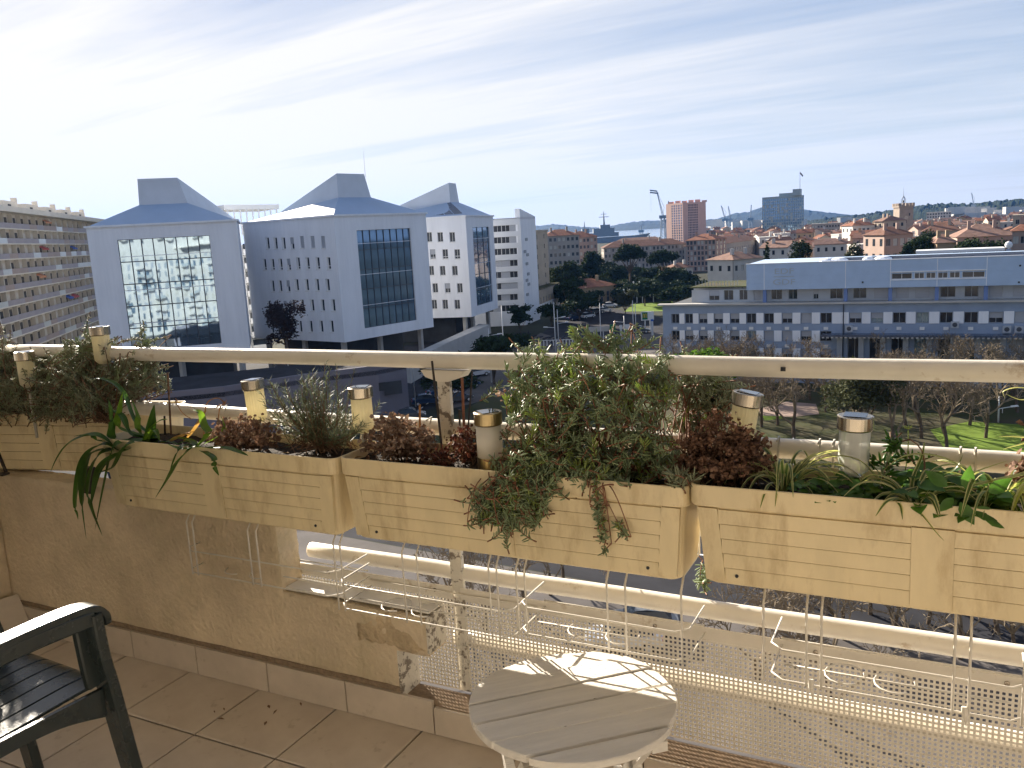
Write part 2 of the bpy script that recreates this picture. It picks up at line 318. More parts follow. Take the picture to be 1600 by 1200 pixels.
def dup(root, loc, rz, label=None, group=None, scale=None, mats=None):
    def cp(o, par):
        c = o.copy(); COL.objects.link(c); c.parent = par
        for ch in KIDS.get(o.name, []): cp(ch, c)
        if par: KIDS.setdefault(par.name, []).append(c)
        return c
    r = cp(root, None); r.location = loc; r.rotation_euler = (0, 0, rz)
    if label: r['label'] = label
    if group: r['group'] = group
    if scale: r.scale = scale
    return r
# ================================================================== BALCONY STRUCTURE
YW, YR = 2.02, 2.16          # inner face of the parapet, plane of the railing tubes
XL = -3.44                   # left end of the balcony
# floor: dark grout bed, then every tile a piece of its own
mb = MB(); mb.box((XL, -0.5, -0.18), (3.2, 2.12, -0.010)); floor = struct('floor', mb, 'grout')
rg = random.Random(5)
tile_cache = {}
def tile_piece(w, d, tilt=0):
    key = (round(w, 3), round(d, 3))
    if key not in tile_cache:
        m = MB(); b = 0.004
        lo = [(0, 0), (w, 0), (w, d), (0, d)]; hi = [(b, b), (w - b, b), (w - b, d - b), (b, d - b)]
        m.add([(x, y, 0) for x, y in lo] + [(x, y, .008) for x, y in lo] + [(x, y, .010) for x, y in hi],
              [(0, 3, 2, 1)] + [(i, (i + 1) % 4, 4 + (i + 1) % 4, 4 + i) for i in range(4)] + [(4 + i, 4 + (i + 1) % 4, 8 + (i + 1) % 4, 8 + i) for i in range(4)] + [(8, 9, 10, 11)])
        tile_cache[key] = m.mesh('tile', 'tile')
    return tile_cache[key]
PT, GJ = 0.335, 0.006
ys = [(YW - 0.295, YW - 0.002)] + [(YW - 0.295 - PT * (k + 1), YW - 0.295 - PT * k - GJ) for k in range(6)]
for (y0, y1) in ys:
    y0 = max(y0, -0.49)
    x = -2.428 - PT * 4
    while x < 3.0:
        x0, x1 = max(x, XL + .004), x + PT - GJ
        if x1 - x0 > 0.03:
            put('tile', tile_piece(x1 - x0, y1 - y0), floor, (x0, y0, -0.010 + rg.uniform(0, .0008)))
        x += PT
# parapet wall with its stepped, broken right end
def rough_mesh(mb, amp, seed, subdiv_len=0.03):
    pass
mb = MB()
def rough_wall(mb, rects, y0, y1, step=.03, amp=.004, seed=0.0, edge=.004, extra=1.0):
    """upright slab made of rectangles (x0,x1,z0,z1) on one shared grid, both faces uneven as hand-laid render is, its free edges crumbled"""
    xs = sorted({round(q, 4) for r in rects for q in r[:2]}); zs = sorted({round(q, 4) for r in rects for q in r[2:]})
    def fill(a):
        o = [a[0]]
        for q in a[1:]:
            n = max(1, int(round((q - o[-1]) / step))); o0 = o[-1]; o += [o0 + (q - o0) * (k + 1) / n for k in range(n)]
        return o
    xs, zs = fill(xs), fill(zs); ins = lambda x, z: any(r[0] < x < r[1] and r[2] < z < r[3] for r in rects); cell = {(i, k) for i in range(len(xs) - 1) for k in range(len(zs) - 1) if ins((xs[i] + xs[i + 1]) / 2, (zs[k] + zs[k + 1]) / 2)}
    idx = {}; vs = []; fs = []
    def V(i, k, s):
        if (i, k, s) not in idx:
            x, z = xs[i], zs[k]; full = all((i - a, k - b) in cell for a in (0, 1) for b in (0, 1)); n = mnoise.fractal(Vector((x * 7, z * 7, seed)), 1.0, 2.0, 4); y = (y0 if s == 0 else y1)
            rough = 1 + extra * max(0, 1 - abs(x + 1.42) / .40) * (z > .12); y += n * amp * rough * (1 if s == 0 else .5)
            if not full and z > .01: x += edge * mnoise.noise(Vector((z * 40, x * 40, seed + 5))); z += edge * mnoise.noise(Vector((x * 40, z * 40, seed + 9)))
            idx[(i, k, s)] = len(vs); vs.append((x, y, z))
        return idx[(i, k, s)]
    for (i, k) in cell:
        fs.append((V(i, k, 0), V(i + 1, k, 0), V(i + 1, k + 1, 0), V(i, k + 1, 0))); fs.append((V(i, k, 1), V(i, k + 1, 1), V(i + 1, k + 1, 1), V(i + 1, k, 1)))
        for (di, dk, a, b) in ((-1, 0, (i, k), (i, k + 1)), (1, 0, (i + 1, k + 1), (i + 1, k)), (0, -1, (i + 1, k), (i, k)), (0, 1, (i, k + 1), (i + 1, k + 1))):
            if (i + di, k + dk) not in cell: fs.append((V(*a, 0), V(*b, 0), V(*b, 1), V(*a, 1)))
    mb.add(vs, fs)
def smooth_front(o):
    for p in o.data.polygons: p.use_smooth = p.normal.y < -.6
mb = MB(); rough_wall(mb, [(XL, -1.945, 0, .665), (-1.945, -1.50, 0, .252), (-1.945, -1.385, .252, .378)], YW, YW + .095, .025, .004, 0, .0045, 2.0)
parapet = struct('parapet_wall', mb, 'stucco'); smooth_front(parapet)
mb = MB(); rough_wall(mb, [(-1.64, -1.390, .262, .372)], YW - .0015, YW + .05, .010, .006, 3.0, .020)
smooth_front(mb.build('broken_render', 'stucco_rough', parapet))
mb = MB(); mb.box((-1.3845, YW - .004, .262), (-1.377, YW + .10, .380)); mb.box((-1.4995, YW - .004, .094), (-1.492, YW + .10, .252)); mb.build('edge_trim', 'post', parapet)
mb = MB(); mb.box((-1.942, YW + .012, .3865), (-1.379, YW + .098, .392)); mb.build('ledge_cap', 'coping', parapet)
mb = MB(); mb.box((XL, YW - 0.004, 0.1125), (-1.50, YW + 0.002, 0.130)); mb.box((-1.505, YW + .002, .0905), (3.1, YW + .09, .0935)); mb.build('mortar_strip', 'mortar', parapet)
# curb below the perforated panels and the skirting tiles along it
mb = MB(); mb.box((-1.497, YW + .004, -0.009), (3.1, YW + 0.098, 0.090)); curb = struct('panel_curb', mb, 'mortar')
x = -2.428 - PT * 3 + .05
while x < 3.0:
    top = 0.110 if x < -1.62 else 0.0895
    m = MB(); x0 = max(x, XL + .003); m.box((x0, YW - 0.012, 0.002), (min(x + PT - .005, 3.0), YW - 0.001 if top > .1 else YW + .0035, top)); m.build('tile', 'skirt', floor)
    x += PT
# low side wall with white coping at the left end
mb = MB(); mb.box((XL - 0.16, -0.5, -0.15), (XL, 2.115, 0.93)); sw = struct('side_wall', mb, 'stucco')
mb = MB(); mb.box((XL - 0.34, 1.4, 0.931), (XL + 0.02, 2.30, 0.985)); mb.build('coping', 'coping', sw)
mb = MB(); mb.obox((XL + .07, 1.93, .07), (.012, 0, .012), (0.02, .075, 0), (-.05, .01, .075)); mb.build('loose_tile', 'skirt', None); t = bpy.data.objects['loose_tile']; tag(t, 'cut beige tile offcut leaning in the dark balcony corner', 'tile offcut')
# balcony slab above and the sunlit wall behind
mb = MB(); mb.box((-30, -0.5, 2.62), (25, 2.16, 2.80)); struct('ceiling', mb, 'coping')
mb = MB(); mb.box((-84, -0.9, ZG), (25, -0.76, 18.0)); struct('house_wall', mb, mat('dimmed_house_render', (0.60, 0.58, 0.55), .85, .06, 1))  # house colour set darker here to dim its mirror image and bounce
mb = MB(); mb.box((-6, -0.75, -.2), (5, -0.5, 2.6)); struct('back_wall', mb, mat('bounce_cream_wall', (0.80, 0.755, 0.67), 0.85, 0.04, 2))  # colour kept paler than house_wall to bounce more light into the balcony
# ================================================================== RAILING
rail = thing('balcony_railing', 'cream painted tubular railing with rust spots behind the planters', 'railing', (0, YR, 0))
RZ = [1.1455, 0.9385, 0.708, 0.4775, 0.257]
for i, z in enumerate(RZ):
    x0 = XL + .02 if i < 2 else (-1.93 if i == 3 else (-1.93 if i == 2 else -1.37))
    m = MB(); n = 40
    pts = [(x0 + (3.1 - x0) * k / n, 0.0015 * math.sin(k * 1.3 + i), z + .001 * math.sin(k * .9 + i * 2)) for k in range(n + 1)]
    m.tube(pts, 0.0255, 16); m.build('rail_tube', 'rail', rail, smooth=True)
for xp in (-1.335, 0.62):
    m = MB(); m.box((xp - .0205, -.028, .09), (xp + .0205, -.0255 + .012, 1.09)); m.build('rail_post', 'post', rail)
    m = MB(); m.add([(xp - .075, -.03, 1.118), (xp + .075, -.03, 1.118), (xp + .06, -.03, 1.098), (xp + .018, -.03, 1.085), (xp - .018, -.03, 1.085), (xp - .06, -.03, 1.098)] +
                    [(xp - .075, .02, 1.118), (xp + .075, .02, 1.118), (xp + .06, .02, 1.098), (xp + .018, .02, 1.085), (xp - .018, .02, 1.085), (xp - .06, .02, 1.098)],
                    [(0, 5, 4, 3, 2, 1), (6, 7, 8, 9, 10, 11)] + [(i, (i + 1) % 6, 6 + (i + 1) % 6, 6 + i) for i in range(6)])
    m.build('mounting_plate', 'rail', rail)
m = MB(); m.tube([(0, -.026, 1.150), (0, -.028, 1.140)], .006, 8); m.build('rust_hole', 'dark', rail, (-.36, 0, 0))
m = MB()
for k in range(3): m.tube([(XL + .06 + .012 * k, -.03, 1.14), (XL + .055 + .012 * k, 0, 1.176), (XL + .06 + .012 * k, .03, 1.14), (XL + .07 + .012 * k, 0, 1.115), (XL + .072 + .012 * k, -.03, 1.14)], .0022, 5)
m.tube([(XL + .06, -.03, 1.14), (XL + .10, -.045, 1.10), (XL + .13, -.04, 1.06)], .002, 5)
tag(m.build('wire_tie', 'stick_dark', None, (0, YR, 0)), 'dark wire tie twisted round the far end of the top rail', 'wire tie')
# perforated metal panels
def perf_panel(x0, x1, z0, z1, y, label):
    p = thing('perforated_panel', label, 'perforated panel', (x0, y, z0)); w, h = x1 - x0, z1 - z0
    m = MB(); pit, bar = 0.0126, 0.0056; n = int(w / pit); k = int(h / pit)
    for i in range(n + 1): m.box((i * pit - bar / 2, -.0009, 0), (i * pit + bar / 2, .0009, h))
    for j in range(k + 1): m.box((0, -.0012, j * pit - bar / 2), (w, -.00095, j * pit + bar / 2)); 
    m.build('perforated_sheet', 'rail', p, kind='stuff')
    m = MB(); m.box((0, -.006, h - .002), (w, -.0015, h + .034)); m.build('top_strip', 'rail', p)
    m = MB(); m.box((-.004, -.006, 0), (.012, -.0015, h - .003)); m.build('edge_strip', 'post', p)
    b = MB(); b.lathe([(.006, 0), (.006, .003), (.003, .004)], 8); bm_ = b.mesh('bolt', 'steel')
    xx = .2
    while xx < w:
        o = put('bolt', bm_, p, (xx, -.006, h + .016)); o.rotation_euler = (PI / 2, 0, 0); xx += .42
perf_panel(-2.03, -1.342, .385, .418, YR - .034, 'short perforated metal strip above the broken parapet ledge') if False else None
perf_panel(-1.318, 3.0, .098, .408, YR - .034, 'long cream perforated metal panel below the railing')
perf_panel(-2.03, -1.346, .098, .408, YR - .0335, 'perforated metal panel beside the broken parapet end')
# ================================================================== PLANTERS
def rrect(lx, ly, r, n=5):
    pts = []
    for cx_, cy_, a0 in ((lx - r, ly - r, 0), (-lx + r, ly - r, 90), (-lx + r, -ly + r, 180), (lx - r, -ly + r, 270)):
        for k in range(n + 1):
            a = math.radians(a0 + 90 * k / n); pts.append((cx_ + r * math.cos(a), cy_ + r * math.sin(a)))
    return pts
PL, PW, PH = 1.013, 0.225, 0.245
def make_planter(loc, rz, label, cat='planter'):
    t = thing('planter_box', label, cat, loc, rz, 'sand coloured plastic planters hung on the railing')
    m = MB(); secs = []
    def sec(lx, ly, z, r): secs.append([(x, y, z) for x, y in rrect(lx, ly, r)])
    hl, hw = PL / 2, PW / 2; tx, ty = .026, .022
    sec(hl - tx - .012, hw - ty - .012, 0, .02); sec(hl - tx - .002, hw - ty - .002, .006, .026); sec(hl - tx, hw - ty, .018, .028)
    sec(hl - .011, hw - .010, PH - .052, .024); sec(hl - .002, hw - .002, PH - .050, .026); sec(hl, hw, PH - .046, .026); sec(hl, hw, PH - .002, .026); sec(hl - .0012, hw - .0012, PH, .025)
    sec(hl - .004, hw - .004, PH, .024); sec(hl - .005, hw - .005, PH - .003, .024); sec(hl - .013, hw - .012, PH - .06, .02)
    n = len(secs[0]); vs = [p for s_ in secs for p in s_]; fs = [tuple(range(n - 1, -1, -1))]
    for i in range(len(secs) - 1):
        for k in range(n): fs.append((i * n + k, i * n + (k + 1) % n, (i + 1) * n + (k + 1) % n, (i + 1) * n + k))
    m.add(vs, fs); m.build('body', 'planter', t, smooth=False)
    # moulded lap boards between three pilasters on the front
    def fy(z): return -(hw - .022 + (.022 - .010) * (z - .018) / (PH - .052 - .018))
    def fx(z): return hl - .026 + .015 * (z - .018) / (PH - .07)
    bands = 5; zb0, zb1 = .012, PH - .054; bh = (zb1 - zb0) / bands
    for side in (-1, 1):
        for k in range(bands):
            z0, z1 = zb0 + k * bh, zb0 + (k + 1) * bh - .0019
            a0, a1 = .0405, fx((z0 + z1) / 2) - .0534
            xa, xb = (side * a0, side * a1) if side > 0 else (side * a1, side * a0)
            v = [(xa, fy(z0) - .0070, z0), (xb, fy(z0) - .0070, z0), (xb, fy(z1) - .0052, z1), (xa, fy(z1) - .0052, z1), (xa, fy(z0) + .004, z0), (xb, fy(z0) + .004, z0), (xb, fy(z1) + .004, z1), (xa, fy(z1) + .004, z1)]
            q = MB(); q.add(v, [(0, 1, 2, 3), (0, 4, 5, 1), (0, 3, 7, 4), (1, 5, 6, 2), (3, 2, 6, 7)]); q.build('slat', 'planter', t)
    for xc, w2, sgn in ((0, .040, 0), (-1, .045, 1), (1, .045, 1)):
        q = MB()
        def xr(z): return (xc * w2 * 0 - .040, .040) if xc == 0 else ((-(fx(z) - .008), -(fx(z) - .053)) if xc < 0 else (fx(z) - .053, fx(z) - .008))
        z0, z1 = .014, PH - .0535; (a, b), (c, d) = xr(z0), xr(z1)
        q.add([(a, fy(z0) - .0082, z0), (b, fy(z0) - .0082, z0), (d, fy(z1) - .0072, z1), (c, fy(z1) - .0072, z1), (a, fy(z0) + .004, z0), (b, fy(z0) + .004, z0), (d, fy(z1) + .004, z1), (c, fy(z1) + .004, z1)],
              [(0, 1, 2, 3), (0, 4, 5, 1), (0, 3, 7, 4), (1, 5, 6, 2), (3, 2, 6, 7)]); q.build('pilaster', 'planter', t)
    hxs = hl - .105
    for sx in (-1, 1): q = MB(); q.tube([(sx * hxs, fy(.03) - .0083, .03), (sx * hxs, fy(.03) + .002, .03)], .0042, 8); q.build('drain_hole', 'dark', t)
    # soil, uneven
    q = MB(); nx, ny = 60, 12; vs = []; r = random.Random(int(loc[0] * 1000))
    for j in range(ny + 1):
        for i in range(nx + 1):
            x = -(hl - .012) + 2 * (hl - .012) * i / nx; y = -(hw - .011) + 2 * (hw - .011) * j / ny
            vs.append((x, y, PH - .030 + .014 * mnoise.fractal(Vector((x * 9 + loc[0] * 7, y * 9, 0)), 1, 2, 5) + r.uniform(-.002, .002)))
    q.add(vs, [(j * (nx + 1) + i, j * (nx + 1) + i + 1, (j + 1) * (nx + 1) + i + 1, (j + 1) * (nx + 1) + i) for j in range(ny) for i in range(nx)])
    q.build('soil', 'soil', t, smooth=True)
    return t
ZP = 0.6610; YP = 1.985; ZS = ZP + PH - .022
make_planter((-1.037, YP, ZP), 0, 'planter under the big trailing succulent and the frosted lamp')
make_planter((-2.066, YP + .008, ZP - .008), -.006, 'planter with grey rosemary and long drooping strap leaves')
make_planter((-0.019, YP - .006, ZP + .012), .004, 'planter with variegated spider plants beside the rusty dried flowers')
make_planter((-3.185, 2.195, ZP + .01), math.radians(12), 'shaded planter in the far corner under the woody grey shrub')
m = MB()
m.obox((-3.30, 1.985, .735), (.006, 0, 0), (0, .004, 0), (-.018, 0, .045)); m.obox((-3.272, 1.965, .692), (.018, 0, 0), (0, .016, 0), (0, 0, .004))
m.obox((-2.80, 1.99, .70), (.02, 0, 0), (0, .01, 0), (.012, 0, .05)); tag(m.build('planter_bracket', 'stick_dark'), 'black iron bracket hooks under the corner planter', 'bracket')
# wire racks under the planters
def wire_rack(x0, x1, label, n=3, low=.425, legs=()):
    t = thing('wire_rack', label, 'wire rack', (0, 0, 0), 0, 'white wire planter racks on the railing'); r = .0029
    yf, yb = 1.945, 2.118
    def wire(pts, rr=r, nm='wire'):
        q = MB(); q.tube(pts, rr, 6); q.build(nm, 'wire', t, smooth=True)
    c = .03
    for z in (low + .008, low + .085):
        wire([(x0 - .0, yb, z), (x0, yf + c, z), (x0 + c, yf, z), (x1 - c, yf, z), (x1, yf + c, z), (x1, yb, z)], .0025)
    wire([(x0, yb - .004, low + .03), (x1, yb - .004, low + .03)], .0024); wire([(x0 + .02, 2.03, low + .004), (x1 - .02, 2.03, low + .004)], .0024)
    for xx in legs or (x0 + .05, x0 + .085, x1 - .28, x1 - .05):
        wire([(xx, yb, .9385 + .028), (xx, yb + .03, .9385 + .034), (xx, yb + .0, .90), (xx, yb - .002, ZP - .01), (xx, yf + .02, ZP - .012), (xx, yf - .006, ZP - .045), (xx, yf - .006, low + .004)])
    for xx in (x0 + .16, x0 + .27):   # little scroll loops on the rack floor
        wire([(xx + .045 * math.cos(a), 2.03 + .05 * math.sin(a), low + .005) for a in [k * 2 * PI / 14 for k in range(13)]], .0022, 'scroll')
    return t
wire_rack(-2.30, -1.66, 'wire rack hanging in front of the bare ochre parapet', legs=(-2.262, -2.236, -1.99, -1.955))
wire_rack(-1.655, -1.055, 'wire rack in front of the railing post and broken ledge', low=.395, legs=(-1.645, -1.62, -1.395, -1.345, -1.11, -1.085))
wire_rack(-1.03, -0.56, 'wire rack behind the round white table', low=.42, legs=(-1.025, -1.0, -.765, -.715, -.57))
wire_rack(-.36, .17, 'wire rack with two bright wire tips low on the perforated panel', low=.42, legs=(-.372, -.275, -.242, .03, .06, .16))
m = MB(); m.tube([(-.264, 1.935, .448), (-.262, 1.93, .43), (-.259, 1.932, .405)], [.006, .007, .001], 8); m.tube([(.052, 1.935, .448), (.054, 1.93, .43), (.057, 1.932, .405)], [.006, .007, .001], 8)
tag(m.build('rack_tip', 'wire'), 'pair of white plastic tips on the rack wires', 'wire tips')
# ================================================================== SOLAR LAMPS
def solar_lamp(x, y, ztop, zbase, label, style='cream', lean=(0, 0), cap_r=.0365):
    t = thing('solar_lamp', label, 'solar lamp', (x, y, zbase), 0, 'solar stake lamps in the planters'); h = ztop - zbase
    t.rotation_euler = (lean[0], lean[1], random.Random(int(x * 100)).uniform(0, 6)) if lean == (0, 0) else (lean[0], lean[1], 0)
    ch = .027 if style != 'frost' else .030
    m = MB(); m.lathe([(cap_r - .002, h - ch - .006), (cap_r, h - ch - .003), (cap_r, h - .002), (cap_r - .003, h), (cap_r - .006, h - .0005)], 32); m.build('cap', 'brass' if style == 'frost' else 'steel', t, smooth=False)
    m = MB(); s_ = cap_r * .62; m.box((-s_, -s_, h - .0004), (s_, s_, h + .0012)); m.build('solar_cell', 'solar', t)
    tr = cap_r - .0055; z1 = h - ch - .0065; th = .098 if style != 'frost' else .088; z0 = z1 - th
    m = MB()
    if style == 'frost': m.lathe([(tr + .002, z0), (tr + .002, z1)], 32); m.build('tube', 'lamp_frost', t, smooth=True)
    else:
        n = 48 if style == 'cream' else 12; vs = []; fs = []; levels = [(0.55, z0 - .008), (0.95, z0 + .006), (1, z0 + .015), (1, z1)]
        for (k_, z) in levels:
            for k in range(n):
                rr = tr * k_ * (1 - (.035 if (k % 2) else 0)); a = 2 * PI * k / n; vs.append((rr * math.cos(a), rr * math.sin(a), z))
        for i in range(3):
            for k in range(n): fs.append((i * n + k, i * n + (k + 1) % n, (i + 1) * n + (k + 1) % n, (i + 1) * n + k))
        fs.append(tuple(range(n - 1, -1, -1))); fs.append(tuple(3 * n + k for k in range(n))); m.add(vs, fs)
        m.build('tube', 'lamp_cream' if style == 'cream' else 'clear', t)
        if style == 'clear':
            m = MB(); m.box((-.008, -.008, z0 + .03), (.008, .008, z0 + .075)); m.build('led_holder', 'lamp_frost', t)
    m = MB()
    if style == 'frost': m.lathe([(tr + .003, z0 - .052), (tr + .003, z0 - .0005)], 32); m.build('base', 'brass', t)
    else: m.tube([(0, 0, z0 - .006), (0, 0, -.06)], [.008, .005], 8); m.build('spike', 'spike', t)
    return t
solar_lamp(-1.108, 1.985, 1.037, ZS, 'solar lamp with frosted white tube and brass base beside the trailing succulent', 'frost', cap_r=.0385)
solar_lamp(-0.187, 2.0, 1.068, ZS, 'solar lamp with clear faceted tube among the spider plants', 'clear', (0, .03), cap_r=.0385)
solar_lamp(-0.462, 2.04, 1.104, ZS, 'tilted cream solar lamp behind the rusty dried flowers', 'cream', (-.06, .16), cap_r=.037)
solar_lamp(-1.555, 2.02, 1.084, ZS, 'cream solar lamp between the rosemary and the brown dried flowers', 'cream')
solar_lamp(-1.985, 2.04, 1.090, ZS - .01, 'cream solar lamp above the dried flowers next to the rosemary', 'cream', (0, -.06))
solar_lamp(-2.815, 2.13, 1.250, ZS, 'tall cream solar lamp rising above the top rail in front of the glass facade', 'cream')
solar_lamp(-3.157, 2.05, 1.163, ZS, 'cream solar lamp half hidden by the woody grey shrub', 'cream')
# ================================================================== TABLE
TX, TY, TZ, TR = -0.775, 1.715, 0.41, 0.246
tb = thing('folding_table', 'small round white slatted wooden table with peeling paint on the balcony', 'table', (TX, TY, 0), math.radians(42.8))
edges = [-.246, -.180, -.100, -.020, .062, .144, .208, .246]
drop = [0, -.003, .001, -.002, .001, -.004, -.012]
for k in range(7):
    y0, y1 = edges[k] + .0018, edges[k + 1] - .0018; m = MB(); n = 14
    vs_t = []
    for j in range(n + 1):
        y = y0 + (y1 - y0) * j / n; hx = math.sqrt(max(.0004, TR * TR - y * y)); vs_t.append((y, hx))
    poly = [(hx, y) for y, hx in vs_t] + [(-hx, y) for y, hx in reversed(vs_t)]
    z = TZ + drop[6 - k] if False else TZ + drop[k]
    N_ = len(poly); b = .0025
    inner = [(x * (1 - b / TR), yy + (b if yy < (y0 + y1) / 2 else -b) * .7) for x, yy in poly]
    m.add([(x, y, z - .017) for x, y in poly] + [(x, y, z - b) for x, y in poly] + [(x, y, z) for x, y in inner],
          [tuple(range(N_ - 1, -1, -1))] + [(i, (i + 1) % N_, N_ + (i + 1) % N_, N_ + i) for i in range(N_)] + [(N_ + i, N_ + (i + 1) % N_, 2 * N_ + (i + 1) % N_, 2 * N_ + i) for i in range(N_)] + [tuple(2 * N_ + i for i in range(N_))])
    o = m.build('plank', 'table', tb); o.rotation_euler = (random.Random(k).uniform(-.012, .012), 0, 0)
for x in (-.13, .13):
    m = MB(); m.box((x - .018, -.205, TZ - .045), (x + .018, .205, TZ - .0215)); m.build('batten', 'table', tb)
for sx in (-1, 1):
    for sy in (-1, 1):
        m = MB(); m.obox((sx * .155, sy * .02, (TZ - .06) / 2 + .01), (.011, 0, 0), (0, .016, 0), (0, -sy * .155, (TZ - .06) / 2)); m.build('leg', 'table', tb)
    m = MB(); m.box((sx * .155 - .010, -.12, .10), (sx * .155 + .010, .12, .122)); m.build('stretcher', 'table', tb)
m = MB(); m.tube([(-.16, 0, .22), (.16, 0, .22)], .005, 8); m.build('pivot_rod', 'steel', tb)
# ================================================================== CHAIR
ch = thing('garden_chair', 'dark green plastic armchair facing the railing, its armrest shining', 'chair', (-2.16, 1.08, 0), math.radians(-4))
def arc(pts, n=10):
    """smooth curve through points"""
    P_ = [Vector(p) for p in pts]; o_ = []
    for i in range(len(P_) - 1):
        p0, p1, p2, p3 = P_[max(i - 1, 0)], P_[i], P_[i + 1], P_[min(i + 2, len(P_) - 1)]
        for k in range(n):
            t = k / n; o_.append(.5 * ((2 * p1) + (-p0 + p2) * t + (2 * p0 - 5 * p1 + 4 * p2 - p3) * t * t + (-p0 + 3 * p1 - 3 * p2 + p3) * t ** 3))
    o_.append(P_[-1]); return o_
def band(m, path, w, th, wdir=Vector((1, 0, 0))):
    """rectangular strip along a path, w wide along wdir, th thick"""
    rings = []
    for i, p in enumerate(path):
        t = (path[min(i + 1, len(path) - 1)] - path[max(i - 1, 0)]).normalized(); nrm = t.cross(wdir).normalized()
        ww = w(i / (len(path) - 1)) if callable(w) else w; c = min(.004, th * .3)
        rings.append([p - wdir * (ww - c) - nrm * th, p + wdir * (ww - c) - nrm * th, p + wdir * ww - nrm * (th - c), p + wdir * ww + nrm * (th - c), p + wdir * (ww - c) + nrm * th, p - wdir * (ww - c) + nrm * th, p - wdir * ww + nrm * (th - c), p - wdir * ww - nrm * (th - c)])
    n = 8; vs = [q for r in rings for q in r]
    m.add(vs, [(i * n + k, i * n + (k + 1) % n, (i + 1) * n + (k + 1) % n, (i + 1) * n + k) for i in range(len(rings) - 1) for k in range(n)] + [tuple(range(n - 1, -1, -1)), tuple((len(rings) - 1) * n + k for k in range(n))])
for sx in (-1, 1):
    X = sx * .262
    m = MB(); band(m, arc([(X, -.26, .635), (X, -.1, .652), (X, .10, .660), (X, .215, .655), (X, .252, .628), (X - sx * .004, .258, .60)]), .028, .009); m.build('armrest', 'chair', ch, smooth=False)
    m = MB(); band(m, arc([(X - sx * .026, -.24, .622), (X - sx * .026, .05, .636), (X - sx * .026, .20, .632)]), .003, .018); band(m, arc([(X + sx * .026, -.24, .622), (X + sx * .026, .05, .636), (X + sx * .026, .22, .630)]), .003, .020); m.build('armrest_lip', 'chair', ch)
    m = MB(); band(m, arc([(X - sx * .004, .225, .64), (X - sx * .006, .235, .52), (X - sx * .008, .250, .43), (X - sx * .002, .275, .20), (X + sx * .006, .300, .0)]), lambda t: .040 - .012 * t, .014); m.build('leg', 'chair', ch)
    m = MB(); band(m, arc([(X - sx * .02, .215, .61), (X - sx * .022, .222, .50), (X - sx * .024, .23, .44)]), .012, .026, Vector((0, 1, 0)).cross(Vector((0, 0, 1)))); m.build('leg_web', 'chair', ch)
    m = MB(); band(m, arc([(X, -.24, .63), (X, -.22, .43), (X, -.26, .2), (X + sx * .01, -.30, .0)]), lambda t: .03 - .008 * t, .014); m.build('leg', 'chair', ch)
    # arched side rail under the seat
    m = MB(); p = arc([(X - sx * .012, -.24, .34), (X - sx * .012, -.08, .385), (X - sx * .012, .10, .385), (X - sx * .012, .235, .35)])
    for i in range(len(p) - 1):
        a, b = p[i], p[i + 1]; m.add([(a.x - .006, a.y, a.z), (b.x - .006, b.y, b.z), (b.x - .006, b.y, .428), (a.x - .006, a.y, .428), (a.x + .006, a.y, a.z), (b.x + .006, b.y, b.z), (b.x + .006, b.y, .428), (a.x + .006, a.y, .428)], [(3, 2, 1, 0), (4, 5, 6, 7), (0, 1, 5, 4), (3, 7, 6, 2)])
    m.build('side_rail', 'chair', ch)
for k in range(7):
    x0 = -.238 + k * .068 + .003; x1 = x0 + .062; m = MB()
    band(m, arc([((x0 + x1) / 2, -.23, .418), ((x0 + x1) / 2, 0, .424), ((x0 + x1) / 2, .20, .434), ((x0 + x1) / 2, .262, .425), ((x0 + x1) / 2, .275, .395)]), .031, .004); m.build('seat_slat', 'chair', ch)
    m = MB(); band(m, arc([((x0 + x1) / 2, -.235, .43), ((x0 + x1) / 2, -.29, .65), ((x0 + x1) / 2, -.36, .87)]), .029, .004); m.build('back_slat', 'chair', ch)
m = MB(); band(m, arc([(-.25, -.36, .86), (-.12, -.375, .89), (.12, -.375, .89), (.25, -.36, .86)]), .03, .008, Vector((0, -.15, 1)).normalized()); m.build('back_rail', 'chair', ch)
# dead leaves on the floor
rg = random.Random(77)
for (u, v) in ((350, 1108), (335, 1112), (430, 1112), (415, 1130), (345, 1123), (420, 1104), (560, 1094), (470, 1100)):
    p = at_z(u, v, .004); m = MB(); a = rg.uniform(0, PI); l_ = rg.uniform(.006, .017); w_ = l_ * rg.uniform(.25, .5)
    d_, e_ = Vector((math.cos(a), math.sin(a), 0)), Vector((-math.sin(a), math.cos(a), 0))
    m.add([d_ * -l_, e_ * w_ + Vector((0, 0, .003)), d_ * l_ + Vector((0, 0, .002)), e_ * -w_ + Vector((0, 0, .003)), Vector((0, 0, .0005))], [(0, 4, 1), (1, 4, 2), (2, 4, 3), (3, 4, 0)])
    tag(m.build('dead_leaf', 'stem_dry', None, (p.x, p.y, .003)), 'crumbled brown leaf lying on the beige floor tiles', 'dead leaf', 'crumbled leaves on the balcony floor')
